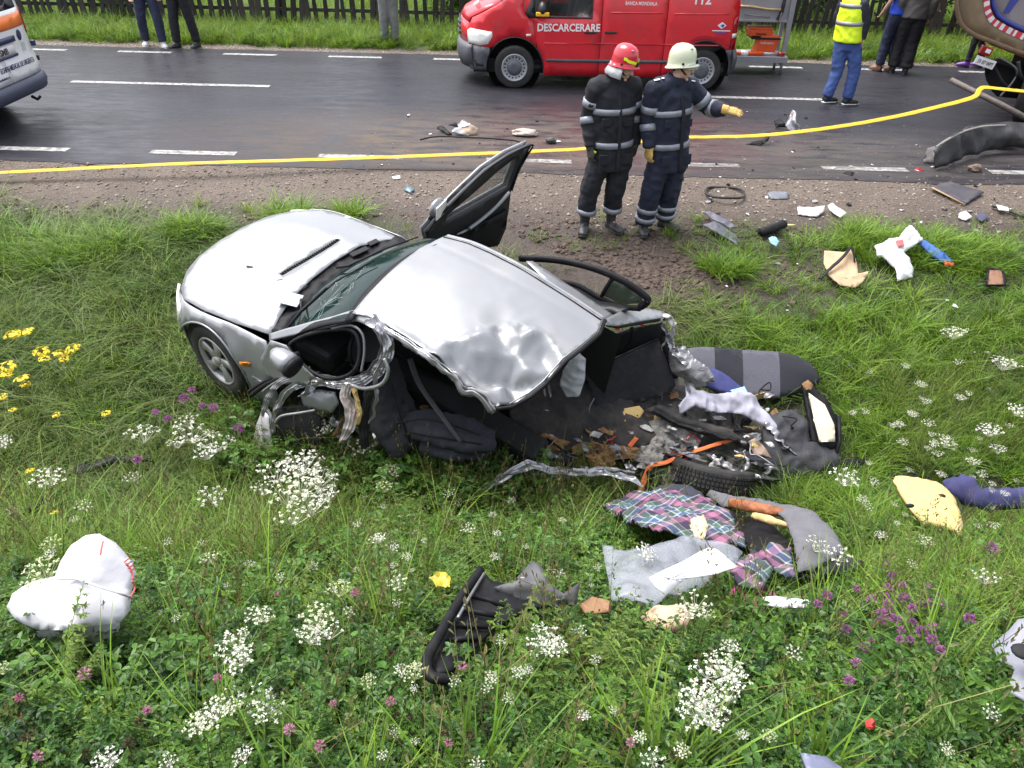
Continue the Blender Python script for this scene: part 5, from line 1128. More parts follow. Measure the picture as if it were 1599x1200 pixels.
onlooker('onlooker in black trousers and black shoes at the road edge by the picket fence', 294, 75, -2.0, dict(top=blk, legs=blk, shoes=dsh, hair=hairm, hem=.0), step=-.22, wide=.14, armL=.5, armR=.5, verge=1)
onlooker('person in a blue top and grey trousers on the verge left of the red van', 610, 70, -1.5, dict(top=bshirt, legs=greyt, shoes=dsh, hair=hairm, hem=.0), wide=.10, armL=.4, armR=.3, verge=1)
# the one in the yellow vest walks away
pa = atz(1292, 161, 0); pb = atz(1326, 165, 0); c0 = (pa + pb) / 2
J = stand(c0.x, c0.y, .006, 1.25, h=1.74, step=.0, wide=.17, lean=.10, head=V3(.6, .8, 0))
for k_, px, py, dy in (('anL', 1291, 154, .05), ('toL', 1302, 158, .09), ('anR', 1322, 158, -.05), ('toR', 1336, 162, -.02), ('knL', 1307, 112, .05), ('knR', 1334, 112, -.04), ('hpL', 1314, 68, .05), ('hpR', 1334, 68, -.03), ('elR', 1350, 32, -.12), ('wrR', 1345, 62, -.10), ('shR', 1347, 8, -.12), ('shL', 1322, -2, .14)): J[k_] = aty(px, py, c0.y + dy)
J['elL'] = J['shL'] + V3(-.02, .1, -.28); J['wrL'] = J['elL'] + V3(.08, .05, -.22); J['neck'] = (J['shL'] + J['shR']) / 2 + V3(.02, 0, .08); J['head'] = J['neck'] + V3(.05, .03, .14)
for q in 'LR': J['an' + q].z = max(J['an' + q].z, .085); J['to' + q].z = .03
t3, sd, hs, sc, ch, pel, low = person('person', 'walking person in blue jeans and a hi-vis yellow vest over a dark sweater', (c0.x, c0.y, .006), J, dict(top=dslv, legs=jean, shoes=dsh, hair=hairm, hem=.02, vox=.015, zL=.004, zR=.004, boot=.06, footname='shoe', sole=wsole, topname='sweater', wr=.014))
hv = pm('hi_vis_vest', (.66, .86, .015), .6, 0, .12, 7, .2, 40)
lo2 = pel + V3(-.02, 0, .03)
vest = remesh('vest', [lof([lo2, lo2.lerp(ch, .2), lo2.lerp(ch, .5), lo2.lerp(ch, .8), ch + V3(0, 0, .02), ch + V3(0, 0, .06)], [(.225, .165), (.222, .165), (.212, .16), (.208, .158), (.19, .13), (.12, .09)], sd, 20)], .014, hv, t3, 5, wrinkle(.014, 7, 5), True)
for v in (.48, .92):
    a, b_ = lo2.lerp(ch, v - .05), lo2.lerp(ch, v + .05); mesh('reflective_band', *lof([a, b_], [(.226, .172)] * 2 if v < .8 else [(.214, .160)] * 2, sd, 24), refl, vest, True, True)
onlooker('onlooker in a blue shirt and dark trousers beside the one in the grey jacket', 1381, 112, 1.9, dict(top=bshirt, legs=djean, shoes=brsh, hair=hairm, hem=.02, short=1), wide=.09, armL=.3, step=.12)
onlooker('onlooker with back turned in an olive grey jacket and black trousers', 1402, 115, 1.3, dict(top=anor, legs=blk, shoes=dsh, hair=hairm, hem=-.03, bulk=1.08, leg=[.125, .118, .105, .1, .098]), wide=.10, h=1.78, step=.08)
onlooker('onlooker in white and turquoise behind the one in the grey jacket', 1408, 104, .6, dict(top=pm('white_turquoise_top', (.45, .62, .68), .8, 0, .5, 4), legs=jean, shoes=sneak, hair=hairm, hem=.0, short=1, sole=wsole), wide=.09, armR=.6, armL=.5, verge=1)
onlooker('onlooker in black leggings and purple shoes beside the rear of the dump truck', 1518, 107, 2.4, dict(top=blk, legs=blk, shoes=pm('purple_shoe', (.16, .05, .32), .5), hair=hairm, hem=.0, leg=[.09, .085, .07, .062, .055]), h=1.55, wide=.11, step=.2, verge=1)
# ================================================================ the wrecked silver car
RC = Matrix(((-0.845, -0.5264, 0.0949), (0.4893, -0.8323, -0.2605), (0.216, -0.1737, 0.9608))); TC = V3(-1.835, 5.784, -0.518)
CM = Matrix.Translation(TC) @ RC.to_4x4(); CI = CM.inverted()
car = thing('wrecked_car', None, 'crushed silver saloon car lying in the ditch with its rear torn open', 'car', mw=CM)
def H(px, py, n, d):
    """where the view line meets the plane n.x = d of the car, in the car's own frame"""
    o = CI @ CO; q = RC.transposed() @ ray(px, py); n = Vector(n); return o + q * ((d - n.dot(o)) / n.dot(q))
def L2(px, py, a): return CI @ W(px, py, a)
def gp(pts): return [P(*p) for p in pts]
silver = pm('silver_paint', (.235, .242, .255), .36, .42, .05, 3, coat=.25, dirt=(.27, .26, .25), ds=3.2, da=.5); crushed = pm('crushed_silver_metal', (.36, .36, .38), .30, .65, .15, 9, .2, 40, dirt=(.13, .12, .115), ds=9, da=.75)
primer = pm('bare_inner_metal', (.22, .22, .23), .38, .6, .25, 12, .2, 60, dirt=(.08, .07, .065), ds=9, da=.8); plast = pm('black_trim', (.010, .010, .012), .5, 0, .25, 20, dirt=(.04, .037, .034), ds=8, da=.35, spec=.14)
cloth_d = pm('dark_seat_cloth', (.020, .021, .027), .9, 0, .25, 14, .3, 160, dirt=(.05, .045, .045), ds=6, da=.35); carpet = pm('dark_carpet', (.022, .021, .022), .95, 0, .3, 18, .5, 140, dirt=(.10, .085, .07), ds=4, da=.6)
rustm = pm('torn_fibre_padding', (.22, .12, .05), .9, 0, .45, 18, .8, 70, dirt=(.06, .04, .03), ds=9, da=.7); foam = pm('yellow_foam', (.58, .42, .17), .85, 0, .12, 10, .4, 90, dirt=(.22, .15, .07), ds=5, da=.5)
wsg = pm('windscreen_glass', (.008, .020, .019), .06, 0, .15, 6, alpha=.93, spec=.12)
def zh(x, y):
    z = float(np.interp(x, [-.62, -.3, 0, .3, .5, .7, .86], [.992, .945, .897, .84, .79, .725, .655])); e = abs(y) / .75
    z -= .055 * e ** 3.2; z += .012 * math.exp(-((abs(y) - .40) / .07) ** 2) * min(1, max(0, (.75 - x) / .6)); return z + .006 * nz((x, y, 0), 3.5, 4) + .008 * ridge((x * .7, y * 1.6, 0), 1.8, 2) * max(0, .4 - abs(y + .1)) 
ho = [(-.47, .715), (-.40, .56), (-.335, .34), (-.30, .10), (-.295, -.15), (-.33, -.42), (-.42, -.62), (-.50, -.715), (-.2, -.755), (.15, -.765), (.40, -.72), (.58, -.60), (.71, -.42), (.79, -.2), (.81, .05), (.77, .3), (.68, .50), (.55, .665), (.43, .745), (.2, .765), (-.15, .755)]
vent = [(-.045, .20), (-.07, .0), (-.09, -.2), (-.105, -.40), (-.145, -.40), (-.13, -.2), (-.108, .0), (-.085, .20)]
hood = panel('bonnet', ho, lambda x, y: V3(x, y, zh(x, y)), silver, car, .05, .012, [vent])
panel('vent_slot', vent, lambda x, y: V3(x, y, zh(x, y) - .012), plast, car, .05, .006)
for k in range(26):
    y = .19 - .0228 * k; x = float(np.interp(y, [-.4, -.2, 0, .2], [-.125, -.11, -.089, -.065])); box('vent_fin', (x, y, zh(x, y) - .004), (.042, .006, .008), plast, car, bev=0)
box('washer_jet', (.22, .25, zh(.22, .25) + .004), (.05, .014, .008), plast, car, Matrix.Rotation(.5, 3, 'Z'))
mesh('bonnet_tear', [V3(-.12, .235, zh(-.12, .235) + .004), V3(-.08, .27, zh(-.08, .27) + .006), V3(-.06, .215, zh(-.06, .215) + .012)], [(0, 1, 2)], primer, car)
# side skin: how far out the body stands at (x, z)
def ysk(x, z):
    zt_ = zh(x, .752 if x < .43 else max(.3, .745 - (x - .43) * .8)); y = .762 + .085 * max(0, min(1, (zt_ - z) / .24)) ** .6 - .03 * max(0, (.45 - z) / .3); y -= .42 * max(0, (x - .30) / .5) ** 2.0
    d = math.hypot(x - .06, z - .36); y += .028 * math.exp(-((d - .40) / .055) ** 2) * (1 if z > .3 else .4); return y
def zhe(x): return zh(x, .752 if x < .43 else max(.3, .745 - (x - .43) * .8)) - .008
WHX, WHZ = .06, .37
fo = [(x, zhe(x)) for x in np.arange(-.47, .51, .045)] + [(.55, .70), (.52, .55), (.47, .45)] + [(WHX + .365 * cos(radians(a)), WHZ + .365 * sin(radians(a))) for a in range(22, 206, 9)] + [(-.27, .18), (-.52, .17), (-.60, .35), (-.56, .6), (-.53, .85)]
for s_ in (1, -1):
    def fn(x, z, s_=s_): return V3(x, s_ * ysk(x, z) + s_ * .006 * nz((x, z, 0), 5, 3), z)
    panel('front_wing', fo, fn, silver, car, .05, .01, flip=(s_ > 0))
    ar = [(WHX + .372 * cos(radians(a)), WHZ + .372 * sin(radians(a))) for a in range(20, 210, 10)]
    tube('wheel_arch_lip', [V3(x, s_ * (ysk(x, z) + .004), z) for x, z in ar], .009, silver, car, 6)
    mesh('wheel_arch_liner', *tubev([V3(WHX, s_ * .80, WHZ), V3(WHX, s_ * .42, WHZ)], .36, 20), dark, car)
    fi = [(-.40, .655), (-.42, .63), (-.31, .60), (-.30, .63)] if s_ > 0 else [(-.40, .655), (-.42, .63), (-.31, .60), (-.30, .63)]
    panel('side_indicator', [(-.355, .655), (-.345, .615), (-.255, .590), (-.265, .628)], lambda x, z, s_=s_: V3(x, s_ * (ysk(x, z) + .008), z), ambr, car, .05, .008, flip=(s_ > 0))
    panel('rub_strip', [(-.53, .50), (-.36, .535), (-.36, .505), (-.53, .465)], lambda x, z, s_=s_: V3(x, s_ * (ysk(x, z) + .012), z), silver, car, .06, .012, flip=(s_ > 0))
    V, Fc = [], []
    for i, (o, z) in enumerate(((-.10, .66), (-.045, .60), (-.02, .50), (-.03, .36), (-.08, .22))):
        for k in range(13): 
            y = s_ * .79 * k / 12; e = k / 12; V.append(V3(.86 + o - .36 * e ** 2.6, y, z - .02 * e))
    shell('front_bumper', V, [(i * 13 + k, i * 13 + k + 1, (i + 1) * 13 + k + 1, (i + 1) * 13 + k) for i in range(4) for k in range(12)], .012, silver, car, True, False, s_ > 0)
    panel('headlamp', [(.40, .60), (.42, .69), (.62, .70), (.66, .60), (.55, .56)], lambda x, z, s_=s_: V3(x + .02, s_ * (ysk(x, z) + .012), z), lamp_g, car, .05, .02, flip=(s_ > 0))
    box('lamp_bracket', (.50, s_ * .66, .58), (.05, .05, .09), plast, car, bev=.01)
def alloy(x, y, z, s_, yaw, camb):
    wv = thing('wheel', (x, y, z), None, None); wv.parent = car; wv.rotation_euler = (camb, 0, yaw); n = 44; V, Fc = [], []
    prof = [(.205, .075), (.222, .088), (.29, .095), (.312, .07), (.318, .02), (.318, -.07), (.30, -.1), (.2, -.1)]
    for (r, yy) in prof:
        for k in range(n): a = 2 * pi * k / n; V.append(V3(r * cos(a), yy * s_, r * sin(a)))
    mesh('tyre', V, [(i * n + k, i * n + (k + 1) % n, (i + 1) * n + (k + 1) % n, (i + 1) * n + k) for i in range(len(prof) - 1) for k in range(n)], rubber, wv, True)
    am = pm('dusty_alloy', (.40, .40, .40), .4, .5, .15, 12, dirt=(.14, .12, .10), ds=9, da=.6); prof = [(.21, .03), (.212, .085), (.20, .09), (.192, .06), (.185, -.05), (.0, -.06)]; V = []
    for (r, yy) in prof:
        for k in range(n): a = 2 * pi * k / n; V.append(V3(r * cos(a), yy * s_, r * sin(a)))
    mesh('rim', V, [(i * n + k, i * n + (k + 1) % n, (i + 1) * n + (k + 1) % n, (i + 1) * n + k) for i in range(len(prof) - 1) for k in range(n)], am, wv, True)
    mesh('brake_disc', *tubev([V3(0, .0, 0), V3(0, .015 * s_, 0)], .15, 24, V3(1, 0, 0)), dark, wv)
    for k in range(5):
        a = 2 * pi * k / 5 + .35; d = V3(cos(a), 0, sin(a)); t = V3(-sin(a), 0, cos(a))
        V = [d * r + t * w_ * e + V3(0, yy * s_, 0) for (r, w_, yy) in ((.03, .045, .075), (.11, .032, .068), (.195, .052, .078)) for e in (-1, 1)]
        shell('spoke', V, [(0, 1, 3, 2), (2, 3, 5, 4)], .02, am, wv, True, False, s_ < 0)
    mesh('hub_cap', *tubev([V3(0, .06 * s_, 0), V3(0, .085 * s_, 0)], [.042, .034], 20, V3(1, 0, 0)), am, wv, True)
alloy(WHX, .76, WHZ, 1, -.10, .06); alloy(WHX, -.76, WHZ, -1, -.10, -.02)
# windscreen, cowl, wipers
def ws(u, v):
    """u from the bonnet (0) to the roof (1), v from left (1) to right (-1)"""
    x0 = -.50 - .17 * abs(v) ** 2.2 + .08; x1 = -1.02 - .08 * abs(v) ** 2; hwd = .72 - .17 * u; zc = .965 + .395 * u + .035 * math.sin(pi * u) - .03 * abs(v) ** 2.5
    return V3(x0 + (x1 - x0) * u, hwd * v, zc)
def uvp(name, poly, m, res=.08, thick=.006, off=0., fn=None): return panel(name, poly, lambda u, v: (ws(u, v) + V3(.02, 0, .03) * (off / .036)) + (fn(u, v) if fn else V3(0, 0, 0)), m, car, res, thick, flip=True)
uvp('windscreen', [(.02, 1), (.02, 0), (.02, -1), (.985, -1), (.985, 0), (.985, 1)], wsg, .07, .006, 0, lambda u, v: V3(0, 0, -.03 * math.exp(-((u - .45) / .25) ** 2 - ((v - .55) / .3) ** 2)))
uvp('windscreen_border', [(.90, 1), (.90, -1), (1.0, -1), (1.0, 1)], plast, .1, .004, .008); uvp('windscreen_border', [(.0, 1.0), (.0, .90), (.93, .94), (.93, 1.02)], plast, .08, .004, .008)
def ck(x0): return [(-.47 + x0, .70), (-.385 + x0, .50), (-.33 + x0, .25), (-.305 + x0, 0), (-.31 + x0, -.25), (-.37 + x0, -.5), (-.48 + x0, -.70)]
panel('scuttle_cover', ck(.01) + [(-.62, -.70), (-.50, -.5), (-.44, -.2), (-.43, 0), (-.44, .2), (-.49, .5), (-.60, .70)], lambda x, y: V3(x, y, .925 + .03 * (x < -.45) + .006 * sin(60 * y)), plast, car, .06, .01)
for (x, y, l) in ((-.37, -.36, .16), (-.38, -.52, .09)): box('scuttle_grille', (x, y, .945), (.05, l, .014), dark, car, Matrix.Rotation(-.25, 3, 'Z'))
box('torn_scuttle_plate', (-.36, .40, .975), (.16, .13, .008), pm('pale_grey_plastic', (.42, .43, .47), .5, 0, .1), car, Matrix.Rotation(.35, 3, 'Z'))
tube('wiper', [ws(.0, -.1) + V3(.03, 0, .02), ws(.28, -.02) + V3(.02, 0, .035), ws(.44, -.42) + V3(.01, 0, .035), ws(.52, -.86) + V3(.01, 0, .03)], [.012, .009, .007, .005], plast, car, 6)
tube('wiper', [ws(.0, .5) + V3(.03, 0, .02), ws(.18, .75) + V3(.02, 0, .035), ws(.36, .30) + V3(.01, 0, .035), ws(.60, -.12) + V3(.01, 0, .03)], [.012, .009, .007, .005], plast, car, 6)
tube('wiper', [ws(.05, .98) + V3(.03, 0, .03), ws(.17, .75) + V3(.02, 0, .042), ws(.32, .42) + V3(.01, 0, .04)], [.013, .013, .010], plast, car, 6)
crk = pm('glass_crack', (.30, .38, .36), .3, 0, .2, 30)
Rk = random.Random(4)
for (cu_, cv_, n, L_) in ((.42, .62, 11, .16), (.60, .30, 5, .10), (.3, .25, 4, .09)):
    for k in range(n):
        a = Rk.uniform(0, 6.28); l = L_ * Rk.uniform(.4, 1); p = [(cu_, cv_)]
        for j in range(4): p.append((p[-1][0] + cos(a) * l * .5, p[-1][1] + sin(a) * l)); a += Rk.uniform(-.5, .5)
        pp = [ws(min(.95, max(.02, u)), max(-.98, min(.98, v))) + V3(.004, 0, .012 - .03 * math.exp(-((u - .45) / .25) ** 2 - ((v - .55) / .3) ** 2)) for u, v in p]
        tube('crack', pp, .0011, crk, car, 3)
box('paper_slip', (-.78, -.10, 1.05), (.10, .12, .004), redl, car, Matrix.Rotation(.55, 3, 'Y'))
# roof with its crushed rear corner
KX, KY = -2.40, .66
HG = [H(a, b, (0, 0, 1), 1.36) for a, b in ((660, 556), (700, 538), (735, 527), (768, 516), (812, 512), (850, 523), (870, 548), (884, 572), (772, 660), (640, 560))]; HG = [(p.x, p.y) for p in HG]
def hinge_d(x, y):
    if not pip(x, y, HG): return 0.
    p = Vector((x, y)); b_ = 9.
    for a, c in zip(HG[:7], HG[1:8]):
        a, c = Vector(a), Vector(c); t = max(0, min(1, (p - a).dot(c - a) / (c - a).length_squared)); b_ = min(b_, (a.lerp(c, t) - p).length)
    return b_
Rr = random.Random(8); FP, FH = [], []
hx_ = [q[0] for q in HG]; hy_ = [q[1] for q in HG]
for a_ in np.arange(min(hx_) - .1, max(hx_) + .2, .135):
    for b_ in np.arange(min(hy_) - .1, max(hy_) + .2, .125): FP.append(Vector((a_ + Rr.uniform(-.055, .055), b_ + Rr.uniform(-.05, .05)))); FH.append(Rr.choice((-.052, -.03, .0, .03, .048)))
fr_ = geometry.delaunay_2d_cdt(FP, [], [], 0, 1e-6); FV, FT, FO = fr_[0], fr_[2], fr_[3]
def facet(x, y):
    """folded sheet: straight facets between random crease points"""
    for t in FT:
        a, b, c = (FV[i] for i in t); d_ = (b[1] - c[1]) * (a[0] - c[0]) + (c[0] - b[0]) * (a[1] - c[1])
        if abs(d_) < 1e-12: continue
        u = ((b[1] - c[1]) * (x - c[0]) + (c[0] - b[0]) * (y - c[1])) / d_; v = ((c[1] - a[1]) * (x - c[0]) + (a[0] - c[0]) * (y - c[1])) / d_
        if u >= -1e-6 and v >= -1e-6 and u + v <= 1 + 1e-6: return u * FH[FO[t[0]][0]] + v * FH[FO[t[1]][0]] + (1 - u - v) * FH[FO[t[2]][0]]
    return 0.
def zr(x, y):
    z = 1.365 + .045 * (1 - (y / .6) ** 2) - .035 * ((x + 1.75) / .7) ** 2
    dx, dy = x - KX, y - KY; r = math.hypot(dx, dy * .85); m = max(0, 1 - r / .95); m = m * m * (3 - 2 * m); th = math.atan2(-dy, dx)
    d = hinge_d(x, y); g = min(1, d / .05)
    if d > 0: z -= .40 * d; z += g * facet(x, y) + .010 * g * ridge((x, y, 0), 9, 3)
    z += .010 * math.exp(-(d / .05) ** 2) * (d > 0) - .006 * m * ridge((x, y, 0), 6, 2)
    m2 = math.exp(-((x + 2.02) / .20) ** 2 - ((y - .02) / .26) ** 2); z += .022 * m2 * ridge((x, y, 1), 4.2, 6) - .02 * m2
    e = math.exp(-((y - .52) / .09) ** 2) * max(0, min(1, (-1.1 - x) / .3)); z += .03 * e * ridge((x, y, 2), 7, 12)
    return z + .006 * nz((x, y, 0), 3, 8) + .012 * math.exp(-((y + .42) / .03) ** 2) * (-.35)
rof = [(550, 490, 1.34), (575, 458, 1.37), (600, 430, 1.39), (625, 408, 1.39), (655, 386, 1.37), (697, 368, 1.33), (735, 380, 1.33), (770, 395, 1.34), (812, 417, 1.35), (850, 440, 1.35), (898, 470, 1.34), (943, 499, 1.33), (934, 520, 1.34), (908, 543, 1.36), (880, 566, 1.36), (852, 588, 1.34), (830, 604, 1.31), (800, 622, 1.26), (772, 637, 1.21), (757, 625, 1.22), (742, 612, 1.25), (728, 606, 1.28), (712, 591, 1.30), (695, 578, 1.31), (672, 566, 1.32), (650, 548, 1.33), (625, 530, 1.33), (600, 513, 1.335), (575, 498, 1.34)]
RO = [H(a, b, (0, 0, 1), z) for a, b, z in rof]
panel('roof', [(p.x, p.y) for p in RO], lambda x, y: V3(x, y, zr(x, y)), silver, car, .024, .010, flip=False)
panel('roof_lining', [(p.x * .97 - .05, p.y * .94) for p in RO], lambda x, y: V3(x, y, zr(x, y) - .055), dark, car, .08, .02)
def edge(i0, i1, off): return [V3(RO[i].x + off[0], RO[i].y + off[1], zr(RO[i].x, RO[i].y) + off[2]) for i in range(i0, i1 + 1)]
ribbon('roof_edge', edge(5, 11, (0, -.012, -.004)), .022, silver, car, .01, V3(0, 0, 1), (0, 0), 0, world=False); tube('roof_gutter', edge(5, 11, (0, .035, .006)), .006, plast, car, 6)
tube('rear_screen_seal', edge(11, 18, (-.012, 0, -.01)), .014, plast, car, 8); tube('rear_screen_rim', edge(11, 18, (.012, -.0, .004)), .006, primer, car, 6)
for k, (o, w_, cr, tw) in enumerate((((0, .012, -.030), .06, .018, (1.2, 1.5)), ((0, -.01, -.06), .05, .022, (.8, 1.7)), ((.0, .03, -.02), .03, .012, (1.4, 1.0)))):
    pth = edge(18, 28, o); ribbon('torn_roof_rail', pth, w_, (crushed, primer, crushed)[k], car, .006, V3(0, 0, 1), tw, cr, 13, 5, 4, False, k)
def under(n0, n1, dz, iny): return [V3(RO[i].x - .01, RO[i].y - iny - .02 * (i % 2), zr(RO[i].x, RO[i].y) - dz - .025 * ((i * 7) % 3)) for i in range(n0, n1 + 1)]
for k, (n0, n1, m) in enumerate(((18, 22, rustm), (19, 24, primer), (22, 28, primer))):
    a_ = edge(n0, n1, (0, -.005, -.012)); b_ = under(n0, n1, .075, .03); sheet('torn_roof_lining', [CM @ p for p in a_] + [CM @ p for p in reversed(b_)], m, car, .018, .005, .016, 18, seed=k)
# left screen pillar and the torn door frame
pil = [H(421, 527, (0, 1, .75), 1.46), H(470, 514, (0, 1, .75), 1.46), H(520, 502, (0, 1, .75), 1.47), H(556, 493, (0, 1, .75), 1.48), H(580, 500, (0, 1, .75), 1.49)]
ribbon('screen_pillar', pil, [.05, .065, .07, .08, .09], silver, car, .02, V3(0, .7, .7), (.1, .2), .004, 9, 6, 5, False)
def wd(px, py, o=0.): return H(px, py, (0, 1, .75), 1.495 + o)
win = [wd(452, 541), wd(478, 524), wd(515, 516), wd(545, 515), wd(558, 526), wd(562, 550), wd(556, 575), wd(540, 588), wd(515, 592), wd(492, 584), wd(470, 566)]
wp = spline(win, 5, True); tube('window_seal', wp + [wp[0]], .015, plast, car, 8)
tube('window_rubber', [p + V3(0, .012, .006) for p in spline([wd(520, 513), wd(550, 508), wd(568, 522), wd(571, 550), wd(566, 580)], 6)], .009, pm('grey_rubber', (.10, .10, .11), .5), car, 8)
mesh('door_cavity', [p + V3(.02, -.30, -.12) for p in win], [tuple(range(len(win)))], dark, car)
dskin = [H(a, b, (0, 1, .12), .95) for a, b in ((422, 532), (446, 540), (470, 570), (492, 590), (478, 602), (440, 600), (418, 590), (407, 560))]
sheet('door_corner', [CM @ p for p in dskin], silver, car, .03, .008, .006, 6)
mc = H(446, 562, (0, 1, 0), .93)
mo = thing('mirror', mc, None, None); mo.parent = car
mesh('mirror_cap', *lof([V3(.10, .0, .03), V3(.06, .01, .02), V3(-.02, .015, .005), V3(-.07, .015, -.005)], [(.03, .02), (.065, .05), (.082, .07), (.078, .068)], V3(0, 1, 0)), silver, mo, True); mesh('mirror_rim', *lof([V3(-.06, .015, -.004), V3(-.10, .015, -.01)], [(.084, .074), (.08, .07)], V3(0, 1, 0)), plast, mo, True)
tube('mirror_arm', [V3(.0, .0, 0), V3(-.02, -.10, -.02)], .025, plast, mo, 6)
# torn strips of the left door frame: one bunch of sheet-metal profiles
def strip(name, pts, w_, m, cr=.016, tw=(0, 1), th=.006, seed=0, cs=14): return ribbon(name, px3(pts), w_, m, car, th * .5, V3(0, -.6, .8), tw, cr * 1.25, cs * .85, 12, 7, True, seed, .12, smooth=False, groove=.006)
strip('torn_pillar', [(578, 500, 5.02), (600, 522, 5.02), (606, 548, 5.06), (592, 577, 5.15), (566, 594, 5.25), (530, 600, 5.33), (490, 596, 5.40), (455, 604, 5.45), (432, 634, 5.52), (422, 668, 5.58)], [.10, .08, .07, .065, .06, .06, .055, .05], crushed, .018, (.2, 1.1), seed=1)
strip('torn_pillar', [(570, 502, 5.05), (590, 525, 5.06), (594, 552, 5.10), (578, 578, 5.19), (550, 592, 5.29), (508, 590, 5.37), (470, 586, 5.42), (440, 596, 5.48), (420, 620, 5.53), (410, 648, 5.6)], [.05, .045, .04, .05, .045, .04], primer, .014, (1.2, .1), seed=2)
strip('torn_pillar', [(588, 508, 5.0), (603, 535, 5.03), (600, 560, 5.08), (584, 590, 5.15), (586, 615, 5.2), (583, 640, 5.25), (578, 660, 5.3)], [.05, .05, .045, .04, .035, .03], crushed, .014, (.6, 1.6), seed=3)
strip('torn_pillar', [(545, 600, 5.27), (540, 620, 5.3), (548, 640, 5.32), (545, 665, 5.35), (534, 690, 5.42)], [.07, .08, .09, .08, .03], pm('torn_inner_panel', (.40, .36, .35), .5, .2, .2, 14, dirt=(.3, .15, .06), ds=9, da=.5), .016, (.1, .4), seed=4)
strip('torn_trim', [(553, 605, 5.25), (556, 625, 5.27), (560, 648, 5.3), (556, 662, 5.33)], [.03, .03, .035, .02], foam, .014, (.2, 1), seed=5)
strip('torn_trim', [(536, 655, 5.38), (527, 672, 5.42), (520, 680, 5.45)], [.02, .025, .01], rustm, .01, (.2, 1), seed=6)
for k, pts in enumerate(([(392, 618, 5.7), (412, 603, 5.6), (440, 590, 5.5), (470, 583, 5.43), (500, 584, 5.38)], [(388, 612, 5.72), (410, 598, 5.62), (445, 584, 5.51), (480, 579, 5.43)])): tube('door_seal', spline(px3(pts), 6), .017 - .004 * k, plast, car, 8, True)
for k, pts in enumerate(([(410, 612, 5.58), (430, 598, 5.5), (455, 592, 5.44), (480, 592, 5.4)], [(425, 606, 5.53), (448, 596, 5.46), (476, 597, 5.41)], [(600, 560, 5.03), (606, 580, 5.05), (596, 600, 5.1), (570, 607, 5.2), (548, 602, 5.27)], [(430, 660, 5.5), (440, 650, 5.48), (470, 645, 5.45), (492, 641, 5.43)])): tube('torn_tube', spline(px3(pts), 7), [.010, .013, .014, .011][k], (primer, silver, crushed, primer)[k], car, 7, True)
sheet('door_skin', px3([(470, 612, 5.52), (500, 608, 5.47), (524, 612, 5.42), (530, 630, 5.43), (520, 645, 5.48), (496, 640, 5.52), (474, 634, 5.56)]), silver, car, .022, .006, .012, 9, .02, seed=2)
sheet('door_skin', px3([(410, 640, 5.66), (422, 650, 5.62), (424, 685, 5.62), (432, 712, 5.66), (405, 730, 5.78), (375, 724, 5.86), (385, 700, 5.8), (400, 672, 5.72)]), pm('dusty_silver', (.42, .41, .42), .4, .4, .2, 8, dirt=(.25, .22, .2), ds=6, da=.6), car, .022, .006, .022, 9, .02, seed=3)
sheet('door_inner', px3([(425, 640, 5.62), (470, 632, 5.62), (500, 650, 5.58), (505, 690, 5.64), (470, 705, 5.72), (435, 690, 5.7)]), dark, car, .03, .01, .02, 8, seed=5)
strip('torn_pillar', [(415, 640, 5.6), (424, 665, 5.6), (420, 690, 5.64), (428, 700, 5.66)], [.03, .035, .03, .03], crushed, .016, (.9, 1.6), seed=8)
strip('centre_pillar', [(590, 590, 5.2), (576, 620, 5.3), (568, 660, 5.42), (570, 700, 5.5)], [.05, .06, .07, .06], dark, .008, (.2, .4), seed=9)
# right side: open front door, rear door frame, rail and rear wing
PH = radians(76); hx, hy = -.52, -.83; dn = Vector((-sin(PH), cos(PH), 0)); dd = dn.dot(Vector((hx, hy, 0)))
def D(px, py, o=0.): return H(px, py, dn, dd) + dn * o
dfr = [D(663, 362), D(690, 330), D(720, 300), D(757, 265), D(795, 240), D(829, 225), D(822, 240), D(808, 265), D(797, 296), D(793, 330), D(786, 362), D(776, 384), D(745, 388), D(700, 385), D(668, 378)]
gl = [D(694, 346), D(697, 336), D(745, 295), D(775, 268), D(802, 247), D(810, 243), D(803, 262), D(792, 291), D(760, 309), D(725, 329)]
def dpanel(name, pts, m, off, thick, res=.06, holes=(), bul=0.):
    e1 = Vector((-cos(PH), -sin(PH), 0)); o0 = Vector((hx, hy, 0)); f2 = lambda p: ((p - o0).dot(e1), p.z)
    return panel(name, [f2(p) for p in pts], lambda s, z: o0 + e1 * s + V3(0, 0, z) + dn * (off + bul * math.sin(max(0, min(1, s / 1.1)) * pi)), m, car, res, thick, [[f2(p) for p in h] for h in holes], flip=False)
dtrim = pm('door_trim_black', (.014, .015, .019), .45, 0, .2, 15, .1, 200, dirt=(.05, .05, .055), ds=5, da=.3)
fd = dpanel('door', dfr, silver, -.05, .02, .07, [gl]); 
dpanel('door_lining', dfr, dtrim, .012, .03, .07, [gl]); dpanel('door_glass', gl, glassmat('grey_door_glass', (.10, .11, .105), .40), -.015, .005, .2)
tube('door_frame_seal', spline([p + dn * .02 for p in dfr[:9]], 5), .009, plast, car, 8)
tube('door_armrest', spline([D(790, 296, .05), D(768, 318, .06), D(745, 337, .065), D(726, 352, .06)], 6), [(.018, .014)] * 19, pm('grey_armrest', (.24, .25, .27), .45, .2, .1), car, 8)
tube('door_handle', [D(727, 353, .05), D(716, 358, .055), D(708, 362, .05)], [.010, .013, .009], silver, car, 6)
dpanel('door_pocket', [D(700, 374), D(740, 350), D(788, 325), D(785, 352), D(774, 378), D(745, 383)], plast, .05, .03, .08)
